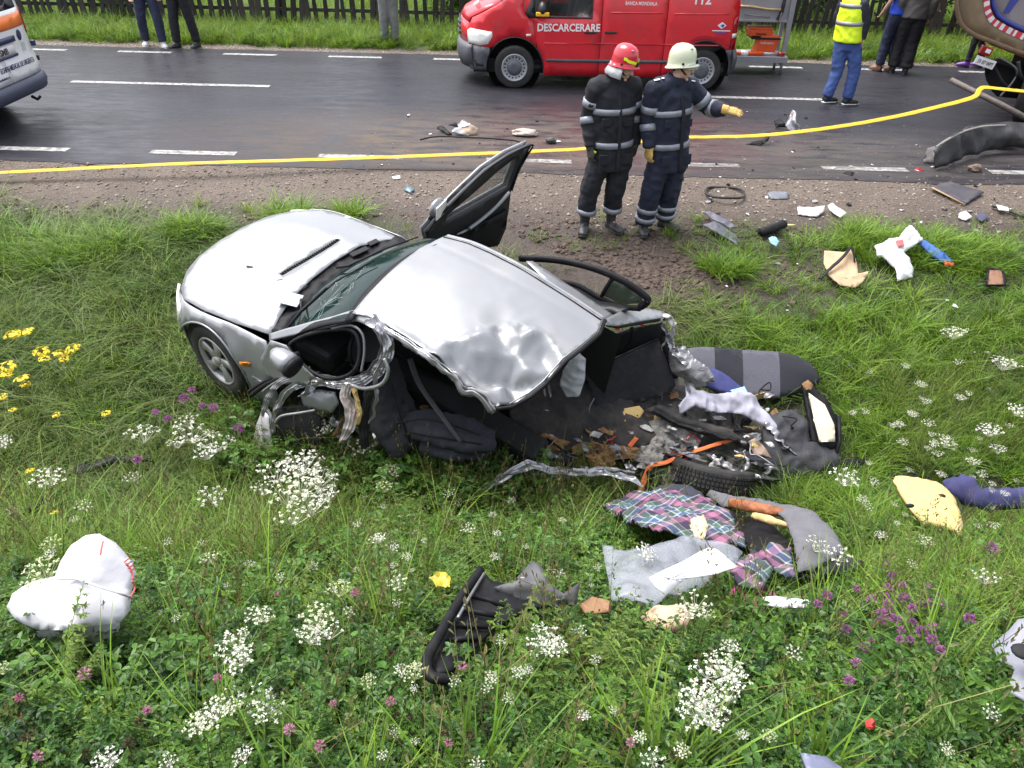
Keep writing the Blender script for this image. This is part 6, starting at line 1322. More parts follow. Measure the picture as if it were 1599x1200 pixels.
rm_ = thing('mirror', D(671, 338, .0), None, None); rm_.parent = car; mesh('mirror_cap', *ell((0, -.10, .03), (.045, .10, .085)), silver, rm_, True); box('mirror_glass', (-.045, -.10, .03), (.012, .16, .13), lamp_g, rm_, Matrix.Rotation(.1, 3, 'Z'), .005); tube('mirror_arm', [V3(0, 0, -.03), V3(0, -.08, .0)], .02, plast, rm_, 6)
rub = ribbon('torn_window_strip', [aty(a, b, y) for a, b, y in ((656, 218, 7.75), (680, 213, 7.72), (730, 214, 7.68), (780, 217, 7.62), (810, 221, 7.58), (818, 232, 7.54))], .022, plast, car, .012, V3(0, -.3, 1), (.2, .6), .003, 9, 6, 4, True)
def rr(px, py, o=0.): return H(px, py, (0, 1, .10), -.92 + o)
fo2 = spline([rr(812, 404), rr(850, 405), rr(890, 410), rr(935, 422), rr(975, 440), rr(1003, 459), rr(1012, 470), rr(1000, 480)], 5); tube('rear_door_frame', fo2, [(.022, .03)] * len(fo2), plast, car, 8)
tube('rear_door_sill', spline([rr(840, 416), rr(862, 437), rr(900, 446), rr(930, 462), rr(965, 478), rr(1000, 482)], 5), [(.020, .025)] * 26, plast, car, 8)
tube('window_divider', [rr(957, 433), rr(945, 452), rr(938, 466)], .016, plast, car, 6)
sheet('rear_door_glass', [CM @ p for p in (rr(955, 436), rr(1000, 462), rr(1005, 474), rr(970, 476), rr(942, 462))], pm('green_glass', (.02, .05, .03), .06, 0, .1, alpha=.7), car, .05, .005)
sheet('rear_door_lining', [CM @ p for p in (rr(838, 418, .03), rr(872, 440, .03), rr(905, 452, .03), rr(935, 470, .03), rr(985, 480, .03), rr(960, 492, .1), rr(905, 470, .12), rr(860, 440, .1))], dtrim, car, .05, .02)
for q in ((900, 459), (922, 470), (937, 478)): mesh('trim_clip', *ell(rr(*q, .01), (.008, .008, .008), 6, 4), wlet, car)
def zq(px, py, z): return H(px, py, (0, 0, 1), z)
sheet('side_rail', [CM @ p for p in (zq(822, 408, 1.28), zq(832, 408, 1.26), zq(880, 440, 1.22), zq(958, 492, 1.14), zq(945, 500, 1.2), zq(905, 474, 1.27), zq(862, 446, 1.29))], silver, car, .04, .02, .003)
sheet('rear_wing', [CM @ p for p in (zq(944, 499, 1.20), zq(962, 490, 1.13), zq(985, 480, 1.02), zq(1012, 482, .98), zq(1036, 487, .95), zq(1038, 496, .96), zq(1000, 502, 1.03), zq(965, 509, 1.12), zq(950, 508, 1.19))], silver, car, .035, .012, .006, 6)
tube('boot_seal', [zq(948, 508, 1.16), zq(965, 511, 1.1), zq(1000, 505, 1.01), zq(1038, 498, .94)], .012, plast, car, 6)
for k, pts in enumerate(([(1036, 490, 5.85), (1046, 510, 5.9), (1042, 535, 6.0), (1052, 560, 6.05), (1066, 585, 6.05)], [(1030, 498, 5.9), (1034, 520, 5.97), (1030, 545, 6.05)], [(1052, 548, 6.0), (1075, 570, 6.0), (1098, 585, 5.98), (1108, 600, 5.98)])): strip('torn_rear_metal', pts, [(.05, .07, .10, .12, .08), (.03, .05, .03), (.10, .14, .12, .05)][k], crushed, .034, (.3, 1.2), .005, 20 + k, 16)
sheet('torn_rear_metal', px3([(1045, 545, 6.02), (1070, 540, 6.0), (1085, 560, 5.96), (1105, 572, 5.95), (1118, 590, 5.95), (1098, 606, 5.98), (1078, 596, 6.0), (1050, 582, 6.06), (1044, 562, 6.06)]), primer, car, .020, .004, .045, 7, .04, seed=31, smooth=False)
strip('torn_rear_metal', [(1062, 585, 6.02), (1075, 598, 6.0), (1072, 620, 6.02), (1082, 636, 6.04)], [.05, .06, .04, .05], primer, .03, (.4, 1.4), .004, 33, 18)
# inner dark tub
def tub(name, pts, fcs, m): return mesh(name, pts, fcs, m, car)
tub('bulkhead', [V3(-.62, .70, .25), V3(-.62, -.70, .25), V3(-.58, -.70, .93), V3(-.58, .70, .93)], [(0, 1, 2, 3)], dark)
box('dashboard', (-.78, 0, .86), (.36, 1.34, .20), plast, car, bev=.05); tube('steering_wheel', [V3(-1.06 + .07 * sin(a), .36 + .18 * cos(a), .88 + .17 * sin(a)) for a in np.linspace(0, 2 * pi, 25)], .015, plast, car, 6)
box('floor_pan', (-1.55, -.06, .17), (1.9, 1.36, .05), dark, car); box('tunnel', (-1.5, -.03, .26), (1.8, .24, .16), dark, car, bev=.04)
tub('right_side_inner', [V3(-.6, -.72, .2), V3(-2.55, -.72, .2), V3(-2.55, -.66, 1.16), V3(-1.9, -.64, 1.22), V3(-.9, -.68, .98)], [(0, 1, 2, 3, 4)], dark)
tube('middle_post', [V3(-1.62, -.72, .2), V3(-1.60, -.71, .9), V3(-1.66, -.60, 1.32)], [(.07, .04), (.06, .035), (.04, .03)], plast, car, 8)
def seat(cx, cy, rec):
    o = thing('seat', (cx, cy, .24), None, None); o.parent = car; Lf = lof
    remesh('cushion', [Lf([V3(-.25, 0, .15), V3(-.18, 0, .17), V3(.05, 0, .19), V3(.22, 0, .20), V3(.28, 0, .17)], [(.20, .05), (.25, .08), (.25, .085), (.24, .08), (.19, .05)], V3(0, 1, 0), 18)], .02, cloth_d, o, 3); d = V3(-sin(rec), 0, cos(rec)); b0 = V3(-.24, 0, .20)
    remesh('backrest', [Lf([b0, b0 + d * .15, b0 + d * .40, b0 + d * .58, b0 + d * .64], [(.22, .06), (.25, .09), (.245, .08), (.20, .06), (.14, .03)], V3(0, 1, 0), 18)], .02, cloth_d, o, 3)
    mesh('headrest', *ell(b0 + d * .74, (.06, .14, .09)), cloth_d, o, True)
seat(-1.28, -.38, .35)
# crushed seat seen through the torn side
remesh('loose_seat_cushion', [lof(px3([(632, 655, 5.62), (655, 662, 5.55), (700, 672, 5.52), (745, 684, 5.52), (772, 690, 5.56)]), [(.05, .04), (.12, .055), (.14, .06), (.13, .055), (.07, .04)], V3(.3, .9, .4), 18), lof(px3([(660, 690, 5.6), (710, 700, 5.56), (760, 702, 5.6)]), [(.08, .04), (.11, .05), (.07, .04)], V3(.3, .9, .4), 16)], .018, pm('blue_grey_seat_cloth', (.019, .021, .030), .85, 0, .2, 12, .35, 160), car, 3, wrinkle(.020, 9, 2), True)
remesh('loose_seat_back', [lof(px3([(598, 560, 5.62), (602, 610, 5.6), (615, 655, 5.62), (640, 700, 5.66)]), [(.10, .05), (.17, .07), (.19, .08), (.16, .07)], V3(.8, .6, -.1), 18)], .02, cloth_d, car, 3, wrinkle(.022, 9, 5), True)
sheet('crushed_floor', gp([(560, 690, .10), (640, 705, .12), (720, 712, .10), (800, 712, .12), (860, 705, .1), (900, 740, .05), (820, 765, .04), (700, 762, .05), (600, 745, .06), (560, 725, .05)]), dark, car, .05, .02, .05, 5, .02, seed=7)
sheet('rear_carpet', gp([(800, 590, .30), (850, 578, .35), (920, 560, .38), (1000, 640, .20), (1030, 690, .14), (960, 712, .12), (880, 706, .14), (820, 700, .16), (795, 650, .22)]), carpet, car, .028, .012, .022, 7, .03, seed=8, fold=.014, fs=7)
for k, (a, b) in enumerate((((848, 600, .36), (858, 650, .24)), ((856, 598, .37), (866, 655, .24)))): tube('seat_runner', [P(*a), P(*b), P(b[0] + 4, b[1] + 25, .17)], .016, primer, car, 6, True)
for q in ((917, 653, .24), (922, 669, .20)): c = P(*q); mesh('seat_belt_buckle', *ell(c, (.022, .014, .016), 8, 6), pm('buckle_red', (.6, .02, .03), .4), car, True, True)
sheet('rear_inner_trim', px3([(918, 545, 6.15), (950, 525, 6.1), (985, 512, 6.05), (1035, 505, 6.0), (1045, 540, 6.15), (1060, 600, 6.3), (1000, 600, 6.45), (930, 600, 6.4)]), dark, car, .05, .02, .03, 5, seed=9)
for k, pts in enumerate(([(938, 520, 5.8), (948, 540, 5.9), (930, 555, 5.95), (925, 560, 5.98)], [(985, 510, 5.85), (982, 530, 5.95), (970, 545, 6.0)], [(960, 515, 5.85), (985, 508, 5.86), (1005, 512, 5.88)])): strip('torn_inner_strip', pts, .03, (primer, plast, redl)[k], .012, (.2, 1.4), .004, 40 + k)
sheet('plastic_sheet', px3([(892, 560, 5.62), (905, 548, 5.62), (915, 560, 5.6), (914, 590, 5.66), (905, 618, 5.74), (885, 618, 5.76), (874, 600, 5.72), (880, 575, 5.66)]), pm('clear_plastic', (.62, .64, .68), .25, 0, .15, 10, alpha=.55), car, .014, .003, .018, 13, .03, seed=10, fold=.02, fs=12)
sheet('boot_floor', gp([(1000, 600, .16), (1060, 590, .18), (1100, 630, .14), (1180, 650, .10), (1245, 640, .08), (1255, 700, .04), (1205, 742, .03), (1150, 758, .02), (1050, 762, .03), (1000, 745, .04), (975, 700, .06), (990, 650, .12)]), pm('dirty_boot_carpet', (.035, .034, .036), .95, 0, .4, 12, .5, 90, dirt=(.13, .115, .10), ds=6, da=.7), car, .03, .012, .045, 7, .0, seed=61)
# outer sill rail lying in front of the torn side
strip('sill_rail', [(756, 768, 5.58), (790, 745, 5.58), (825, 728, 5.6), (860, 735, 5.6), (905, 741, 5.6), (950, 742, 5.6), (985, 752, 5.58), (1003, 762, 5.56)], [.03, .07, .08, .07, .06, .07, .06, .03], crushed, .020, (.3, .6), .008, 50, 11)
strip('sill_rail', [(765, 760, 5.6), (800, 742, 5.62), (840, 742, 5.62), (890, 746, 5.62), (940, 735, 5.63), (990, 742, 5.62)], [.04, .05, .03, .04, .05, .03], primer, .016, (1.2, 1.0), .006, 51, 12)

# small torn scraps, wires and brackets left on the ripped tub
Rw = random.Random(31); greysc = pm('grey_scrap', (.14, .14, .155), .6, 0, .3, 12, dirt=(.06, .055, .05), ds=8, da=.5); whsc = pm('pale_scrap', (.45, .44, .43), .6, 0, .2, 12, dirt=(.15, .13, .12), ds=8, da=.6)
for k in range(150):
    px, py = Rw.uniform(600, 1240), Rw.uniform(590, 765)
    if py < 560 + .35 * (px - 600) * .6 and px < 900: py += 60
    if py > 700 and px > 1000 and py < 760: dz = .03
    else: dz = Rw.uniform(.10, .22)
    if k % 2: px, py, dz = Rw.uniform(960, 1245), Rw.uniform(615, 750), Rw.uniform(.06, .20)
    if py > 755: continue
    c = P(px, py, dz); m = (plast, primer, crushed, cloth_d, plast, carpet, rustm, greysc, primer, whsc, foam)[k % 11]; n_ = Rw.randint(5, 8); r_ = Rw.uniform(.018, .075); ax_ = Vector((Rw.uniform(-1, 1), Rw.uniform(-1, 1), Rw.uniform(-.5, .8))).normalized(); b_ = ax_.cross(V3(.3, .2, 1)).normalized()
    sheet('torn_scrap', [c + (ax_ * cos(q) * Rw.uniform(.5, 1.5) + b_ * sin(q) * Rw.uniform(.4, 1.0)) * r_ for q in np.linspace(0, 2 * pi, n_ + 1)[:-1]], m, car, .022, .004, .035, 14, seed=k, smooth=False)
for k in range(34):
    px, py = Rw.uniform(640, 1220), Rw.uniform(610, 740); p = P(px, py, Rw.uniform(.12, .26)); pts = [p]
    for j in range(4): pts.append(pts[-1] + V3(Rw.uniform(-.12, .12), Rw.uniform(-.10, .10), Rw.uniform(-.07, .06)))
    tube('loose_wire', spline(pts, 5), Rw.choice((.004, .006, .009)), (plast, plast, plast, redl, primer)[k % 5], car, 5, True)
for k in range(14):
    px, py = Rw.uniform(440, 640), Rw.uniform(560, 690); p = W(px, py, 5.25 + (py - 500) * .0025); pts = [p]
    for j in range(3): pts.append(pts[-1] + V3(Rw.uniform(-.08, .08), Rw.uniform(-.05, .05), Rw.uniform(-.11, .03)))
    if k % 2: tube('loose_wire', spline(pts, 5), Rw.choice((.004, .007)), plast, car, 5, True)
    else: ribbon('torn_scrap', pts, [.03, .06, .045, .02], (crushed, primer)[k % 4 // 2], car, .003, V3(0, -.6, .8), (.2, 1.3), .03, 18, 8, 5, True, k, .15, smooth=False)

for k in range(26):
    px, py = Rw.uniform(1040, 1210), Rw.uniform(700, 752); c = P(px, py, Rw.uniform(.10, .24)); m = (plast, carpet, greysc, primer, cloth_d)[k % 5]; r_ = Rw.uniform(.03, .09); a2_ = Rw.uniform(0, 3)
    sheet('torn_scrap', [c + V3(cos(q + a2_) * Rw.uniform(.6, 1.4), sin(q + a2_) * Rw.uniform(.3, .8), .5 * sin(q) * Rw.uniform(.2, 1)) * r_ for q in np.linspace(0, 2 * pi, 7)[:-1]], m, car, .022, .004, .03, 12, seed=k + 90, smooth=False)

for k in range(44):
    px, py = Rw.uniform(800, 1215), Rw.uniform(640, 735); c = P(px, py, Rw.uniform(.16, .27)); m = (whsc, greysc, rustm, primer, whsc, foam, crushed)[k % 7]; r_ = Rw.uniform(.015, .055); a2_ = Rw.uniform(0, 3)
    sheet('torn_scrap', [c + V3(cos(q + a2_) * Rw.uniform(.5, 1.6), sin(q + a2_) * Rw.uniform(.25, .9), .6 * sin(q) * Rw.uniform(.2, 1)) * r_ for q in np.linspace(0, 2 * pi, 7)[:-1]], m, car, .016, .003, .03, 16, seed=k + 190, smooth=False)
for k, pts in enumerate(([(620, 662, 5.50), (660, 655, 5.44), (705, 664, 5.41), (750, 680, 5.43)], [(612, 600, 5.50), (622, 640, 5.50), (640, 690, 5.55)], [(640, 676, 5.46), (690, 684, 5.42), (752, 694, 5.44)])): tube('seat_piping', spline(px3(pts), 6), .006, plast, car, 5, True)
tube('seat_belt', spline(px3([(640, 560, 5.5), (655, 600, 5.45), (690, 650, 5.38), (720, 690, 5.4)]), 6), [(.022, .003)] * 19, pm('grey_belt', (.05, .05, .055), .7), car, 6, True)
# ================================================================ debris lying in the wreck and in the grass
def item(name, label, cat, px, py, group=None, dz=0.): p = P(px, py); p.z += dz; return thing(name, p, label, cat, group)
def solo(o, label, cat, group=None): return tag(o, label, cat, group)
LIFT = 0.
def gp(pts): return [P(p[0], p[1], p[2] + LIFT) for p in pts]
def flat(name, label, cat, pts, m, **k):
    """a lying sheet that is one thing; outline as (px, py, height over the ground)"""
    pt_ = gp(pts); c = sum(pt_, Vector()) / len(pt_); o = sheet(name, pt_, m, None, **k); return solo(o, label, cat)
def sub(root, name, pts, m, **k): return sheet(name, gp(pts), m, root, **k)
whitep = pm('white_plastic', (.55, .55, .57), .45, 0, .06, 8, dirt=(.5, .47, .42), ds=6, da=.35); greyc = pm('grey_felt', (.11, .108, .122), .95, 0, .15, 14, .4, 160, dirt=(.10, .09, .085), ds=5, da=.4)
# rear seat back panel
o = item('seat_back_panel', 'large black carpeted seat back panel standing tilted in the torn rear of the silver car', 'seat back', 985, 640)
sub(o, 'panel', [(914, 578, .50), (960, 560, .56), (1028, 529, .60), (1040, 560, .50), (1055, 602, .32), (1045, 615, .28), (985, 632, .22), (935, 650, .22), (924, 620, .32)], pm('black_carpet_panel', (.017, .017, .02), .95, 0, .3, 16, .4, 150, dirt=(.05, .045, .045), ds=4, da=.4), res=.035, thick=.03, crump=.006, cs=4)
tube('hinge_wire', spline(gp([(928, 622, .34), (920, 640, .28), (926, 655, .22), (934, 648, .24)]), 5), .006, primer, o, 5, True)
tube('edge_piping', spline(gp([(914, 578, .51), (960, 560, .57), (1028, 529, .61)]), 5), .008, plast, o, 6, True)
# striped rear seat
st = bpy.data.materials.new('striped_seat_cloth'); st.use_nodes = True
def stripes(m, cols, sc, dirv, rough=.9):
    t = m.node_tree; N = t.nodes; L = t.links; b = N['Principled BSDF']; b.inputs['Roughness'].default_value = rough; tc = N.new('ShaderNodeTexCoord'); dp = N.new('ShaderNodeVectorMath'); dp.operation = 'DOT_PRODUCT'; L.new(tc.outputs['Object'], dp.inputs[0]); dp.inputs[1].default_value = dirv
    mp = N.new('ShaderNodeMapRange'); mp.inputs[1].default_value = sc[0]; mp.inputs[2].default_value = sc[1]; L.new(dp.outputs['Value'], mp.inputs[0]); cr = N.new('ShaderNodeValToRGB'); cr.color_ramp.interpolation = 'CONSTANT'; e = cr.color_ramp.elements
    while len(e) < len(cols): e.new(.5)
    for i, (p, c) in enumerate(cols): e[i].position = p; e[i].color = tuple(c) + (1,)
    n = N.new('ShaderNodeTexNoise'); n.inputs['Scale'].default_value = 120; L.new(tc.outputs['Object'], n.inputs['Vector']); r = N.new('ShaderNodeMapRange'); r.inputs[3].default_value = .6; r.inputs[4].default_value = 1.4; L.new(n.outputs[0], r.inputs[0])
    mu = N.new('ShaderNodeMix'); mu.data_type = 'RGBA'; mu.blend_type = 'MULTIPLY'; mu.inputs[0].default_value = 1; L.new(mp.outputs[0], cr.inputs[0]); L.new(cr.outputs[0], mu.inputs[6]); L.new(r.outputs[0], mu.inputs[7]); L.new(mu.outputs[2], b.inputs['Base Color'])
o = item('seat_cushion', 'rear seat cushion with grey and black stripes lying on the grass behind the car', 'seat cushion', 1180, 620)
pl_, pr_ = o.matrix_basis.inverted() @ P(1075, 575, .2), o.matrix_basis.inverted() @ P(1280, 590, .2); dv_ = (pr_ - pl_); ln_ = dv_.length; dv_ = dv_.normalized(); d0 = pl_.dot(dv_)
stripes(st, [(0, (.075, .075, .095)), (.20, (.012, .013, .02)), (.42, (.07, .07, .09)), (.70, (.012, .013, .019))], (d0, d0 + ln_), dv_)
sub(o, 'cushion', [(1072, 545, .22), (1100, 542, .24), (1160, 547, .24), (1215, 550, .24), (1245, 556, .24), (1268, 570, .22), (1281, 592, .18), (1277, 602, .14), (1250, 612, .12), (1215, 622, .10), (1170, 622, .10), (1150, 612, .12), (1110, 590, .16), (1080, 565, .2)], st, res=.04, thick=.10, bulge=.018, crump=.008, cs=5)
# cloths
lil = pm('lilac_white_cloth', (.29, .285, .345), .85, 0, .08, 9, .1, 60, dirt=(.35, .33, .36), ds=6, da=.4); bluc = pm('navy_blue_cloth', (.030, .035, .13), .85, 0, .2, 9); ltb = pm('light_blue_cloth', (.25, .45, .65), .8, 0, .1)
flat('blue_cloth', 'dark blue cloth spread under the pale shirt beside the striped seat cushion', 'cloth', [(1090, 602, .33), (1112, 575, .36), (1135, 588, .35), (1160, 608, .31), (1150, 620, .3), (1120, 612, .32)], bluc, res=.025, thick=.006, crump=.02, cs=7, fold=.015, fs=8)
flat('light_blue_rag', 'small light blue rag on the corner of the pale shirt', 'cloth', [(1140, 610, .34), (1162, 604, .34), (1168, 614, .33), (1150, 618, .34)], ltb, res=.02, thick=.006, crump=.012, cs=12)
flat('pale_shirt', 'crumpled lilac white shirt draped over the wreckage beside the blue cloth', 'shirt', [(1068, 594, .34), (1080, 600, .36), (1085, 612, .36), (1120, 618, .35), (1160, 612, .34), (1180, 622, .32), (1195, 645, .27), (1215, 672, .2), (1208, 680, .18), (1180, 662, .23), (1150, 648, .28), (1110, 645, .32), (1085, 636, .34), (1062, 648, .3), (1058, 636, .32), (1070, 622, .35)], lil, res=.017, thick=.007, bulge=.006, crump=.034, cs=7, fold=.040, fs=11, seed=3)
# panel with pale inside
o = item('door_panel', 'narrow black framed panel with a pale yellowed inside lying upright by the striped seat', 'panel', 1285, 690)
sub(o, 'frame', [(1252, 598, .34), (1268, 602, .34), (1292, 625, .30), (1310, 660, .22), (1308, 700, .12), (1298, 702, .12), (1268, 690, .14), (1262, 650, .24)], plast, res=.03, thick=.04, crump=.006)
sub(o, 'inside', [(1263, 614, .37), (1288, 632, .345), (1303, 664, .27), (1304, 690, .19), (1280, 690, .19), (1272, 660, .27)], pm('yellowed_board', (.62, .57, .44), .6, 0, .1, 7, dirt=(.35, .25, .12), ds=6, da=.5), res=.025, thick=.008, crump=.004)
sheet('foam_scrap', gp([(1252, 600, .38), (1262, 594, .40), (1270, 602, .39), (1266, 610, .37), (1256, 608, .37)]), rustm, o, .015, .01, .02, 20)
tube('side_bar', gp([(1310, 650, .25), (1311, 690, .16), (1300, 725, .06)]), .016, plast, o, 6, True)
# spare wheel tyre
o = item('spare_tyre', 'worn black tyre lying at the end of the orange strap below the wreck', 'tyre', 1110, 745)
c = P(1112, 742, .04); o.location = c; o.rotation_euler = (radians(-30), radians(6), radians(-6)); V, Fc = [], []; n = 56
prof = [(.20, .07), (.27, .098), (.300, .095), (.315, .075), (.318, .0), (.315, -.075), (.300, -.095), (.27, -.098), (.20, -.07)]
for (r, z) in prof:
    for k in range(n): a = 2 * pi * k / n; V.append(V3(r * cos(a), r * sin(a), z))
Fc = [(i * n + k, i * n + (k + 1) % n, (i + 1) * n + (k + 1) % n, (i + 1) * n + k) for i in range(len(prof) - 1) for k in range(n)]
mesh('tyre_body', V, Fc, rubber, o, True)
bm = bmesh.new()
for k in range(64):
    a = 2 * pi * k / 64
    for z in (-.05, -.017, .017, .05): bbox(bm, (.321 * cos(a + .03 * (z > 0)), .321 * sin(a + .03 * (z > 0)), z), (.012, .022, .022), Matrix.Rotation(a, 3, 'Z'), 0)
tag(bmobj('tread', bm, rubber, o), kind='stuff')
mesh('rim', *tubev([V3(0, 0, -.05), V3(0, 0, .04)], .2, 30, V3(1, 0, 0)), dark, o, False)
# orange straps
strap_m = pm('orange_strap', (.62, .14, .035), .75, 0, .15, 20, .2, 150, dirt=(.25, .08, .03), ds=9, da=.4)
solo(ribbon('orange_strap', gp([(1172, 680, .16), (1150, 685, .18), (1110, 697, .18), (1070, 710, .18), (1040, 722, .18), (1018, 728, .16), (1010, 742, .12), (1003, 758, .08), (1000, 768, .05)]), [.03, .03, .03, .03, .032, .04, .05, .045, .04], strap_m, None, .004, V3(0, -.5, .8), (.1, -.5), .006, 9, 8, 4, False, 2), 'long orange strap stretched over the tyre and down into the grass', 'strap')
solo(ribbon('orange_strap', gp([(1001, 675, .2), (992, 686, .2), (983, 698, .18)]), .035, strap_m, None, .004, V3(0, -.5, .8), (.1, .3), .006, 9, 6, 4, False, 4), 'short piece of orange strap on the grey insulation left of the tyre', 'strap')
# padding, foam, insulation
insul = pm('grey_insulation', (.25, .235, .22), .95, 0, .45, 22, .9, 60, dirt=(.08, .07, .065), ds=8, da=.7)
flat('insulation_mat', 'torn grey fibrous insulation mat between the car floor and the tyre', 'insulation', [(975, 690, .12), (990, 665, .16), (1030, 655, .18), (1060, 665, .16), (1095, 690, .12), (1080, 708, .1), (1060, 720, .1), (1020, 728, .1), (990, 720, .1)], insul, res=.018, thick=.02, crump=.060, cs=10, seed=5, smooth=False)
flat('yellow_foam_pad', 'yellow foam pad edge sticking out under the seat back panel', 'foam', [(955, 650, .24), (965, 640, .25), (998, 634, .25), (1006, 642, .24), (1000, 652, .22), (980, 660, .22), (960, 664, .2)], foam, res=.02, thick=.03, crump=.012, cs=8)
flat('brown_padding', 'torn brown padding hanging over the silver sill rail', 'padding', [(893, 698, .18), (910, 690, .19), (940, 694, .19), (965, 696, .18), (998, 700, .17), (992, 716, .14), (960, 718, .14), (955, 732, .10), (935, 734, .1), (896, 730, .1)], rustm, res=.015, thick=.015, crump=.06, cs=11, seed=6, smooth=False)
flat('brown_padding', 'small clump of torn brown padding at the left of the car floor', 'padding', [(815, 692, .2), (838, 682, .22), (850, 676, .23), (868, 684, .22), (890, 690, .18), (880, 704, .16), (850, 702, .17), (826, 704, .17)], rustm, res=.014, thick=.015, crump=.065, cs=13, seed=7, smooth=False)
flat('dark_fabric', 'dark torn fabric bundle below the brown padding in the wreck', 'fabric', [(770, 700, .16), (820, 698, .18), (880, 705, .18), (900, 730, .12), (860, 728, .12), (820, 730, .1), (780, 735, .08), (720, 735, .08)], cloth_d, res=.022, thick=.012, crump=.06, cs=7, bulge=.05, seed=8)
flat('dark_carpet', 'piece of dark carpet bridging the wreck beside the grey insulation', 'carpet', [(1005, 640, .24), (1030, 632, .26), (1080, 655, .24), (1140, 670, .2), (1180, 682, .16), (1190, 700, .12), (1130, 690, .14), (1060, 668, .18)], carpet, res=.025, thick=.015, crump=.03, cs=6, bulge=.04, seed=9)
flat('dark_carpet', 'black carpet and plastic heap at the lower right end of the wreck', 'carpet', [(1190, 655, .24), (1230, 640, .24), (1262, 660, .2), (1262, 690, .14), (1312, 705, .08), (1305, 735, .03), (1260, 745, .02), (1180, 752, .02), (1150, 735, .06), (1190, 700, .14)], pm('black_carpet_heap', (.026, .026, .032), .8, 0, .35, 10, .3, 60, dirt=(.08, .075, .075), ds=6, da=.5), res=.022, thick=.015, crump=.055, cs=6, bulge=.05, seed=10)
flat('dark_cloth', 'black glove-like scrap in the grass right of the wreck heap', 'cloth', [(1300, 722, .05), (1330, 714, .06), (1352, 720, .05), (1348, 732, .03), (1318, 735, .03)], plast, res=.02, thick=.01, crump=.02, cs=9, bulge=.02)
def spt(name, label, cat, pts, m, th=.004, w_=.03, cr=.02, seed=0): return solo(ribbon(name, gp(pts), w_, m, None, th, V3(0, -.5, .8), (.2, 1.2), cr, 15, 9, 6, False, seed, .15), label, cat)
spt('torn_trim_strip', 'long torn black and silver trim strip below the pale shirt', 'trim strip', [(1195, 660, .26), (1210, 680, .22), (1225, 700, .17), (1240, 715, .14)], crushed, .004, [.05, .07, .05, .03], .03, 3)
spt('torn_trim_strip', 'dark springy trim strip across the grey insulation', 'trim strip', [(1020, 640, .3), (1060, 662, .26), (1100, 676, .24), (1150, 690, .2)], plast, .008, .06, .02, 4)
spt('metal_shreds', 'pale metal shreds sticking up right of the tyre', 'metal scrap', [(1120, 720, .2), (1140, 735, .16), (1160, 738, .16), (1170, 720, .2), (1150, 700, .24)], primer, .003, [.05, .07, .04, .06, .03], .04, 5)
spt('metal_shreds', 'twisted grey metal shreds under the tyre', 'metal scrap', [(1165, 742, .1), (1190, 748, .1), (1205, 735, .14), (1215, 752, .06)], primer, .003, [.03, .05, .04, .03], .04, 6)
flat('beige_straps', 'two beige cloth loops right of the orange strap end', 'cloth loop', [(1168, 690, .2), (1180, 684, .22), (1195, 700, .2), (1205, 716, .16), (1190, 712, .17), (1178, 712, .16)], pm('beige_cloth', (.30, .22, .17), .85, 0, .2), res=.015, thick=.006, crump=.03, cs=12)
flat('car_battery_tray', 'dark plastic tray half buried under the sill rail', 'tray', [(880, 752, .06), (940, 752, .08), (960, 765, .06), (930, 782, .03), (890, 776, .03)], plast, res=.03, thick=.02, crump=.02, cs=8)
# ---------------------------------------------------------------- blanket, bag and felt below the wreck
pd = bpy.data.materials.new('plaid_wool'); pd.use_nodes = True
def plaid(m):
    t = m.node_tree; N = t.nodes; L = t.links; b = N['Principled BSDF']; b.inputs['Roughness'].default_value = .95; tc = N.new('ShaderNodeTexCoord'); outs = []
    for ang, sd_ in ((.6, 0), (.6 + pi / 2, 1)):
        dp = N.new('ShaderNodeVectorMath'); dp.operation = 'DOT_PRODUCT'; L.new(tc.outputs['Object'], dp.inputs[0]); dp.inputs[1].default_value = (cos(ang), sin(ang), .25)
        ml = N.new('ShaderNodeMath'); ml.operation = 'MULTIPLY_ADD'; L.new(dp.outputs['Value'], ml.inputs[0]); ml.inputs[1].default_value = 4.3; ml.inputs[2].default_value = 10.13; fr = N.new('ShaderNodeMath'); fr.operation = 'FRACT'; L.new(ml.outputs[0], fr.inputs[0])
        cr = N.new('ShaderNodeValToRGB'); cr.color_ramp.interpolation = 'CONSTANT'; e = cr.color_ramp.elements
        cols = [(0, (.03, .02, .05)), (.16, (.26, .10, .17)), (.34, (.03, .03, .035)), (.46, (.38, .37, .36)), (.50, (.04, .09, .17)), (.66, (.38, .38, .37)), (.70, (.05, .10, .075)), (.86, (.30, .29, .29)), (.89, (.025, .02, .04))]
        while len(e) < len(cols): e.new(.5)
        for i, (p, c) in enumerate(cols): e[i].position = p; e[i].color = c + (1,)
        L.new(fr.outputs[0], cr.inputs[0]); outs.append(cr.outputs[0])
    mx = N.new('ShaderNodeMix'); mx.data_type = 'RGBA'; mx.inputs[0].default_value = .5; L.new(outs[0], mx.inputs[6]); L.new(outs[1], mx.inputs[7]); L.new(mx.outputs[2], b.inputs['Base Color'])
    wv = N.new('ShaderNodeTexNoise'); wv.inputs['Scale'].default_value = 170; L.new(tc.outputs['Object'], wv.inputs['Vector']); bp = N.new('ShaderNodeBump'); bp.inputs['Strength'].default_value = .6; bp.inputs['Distance'].default_value = .006; L.new(wv.outputs[0], bp.inputs['Height']); L.new(bp.outputs[0], b.inputs['Normal'])
plaid(pd)
LIFT = .17
o = item('plaid_blanket', 'pink, blue and white plaid wool blanket bunched in the grass below the wreck', 'blanket', 1080, 850)
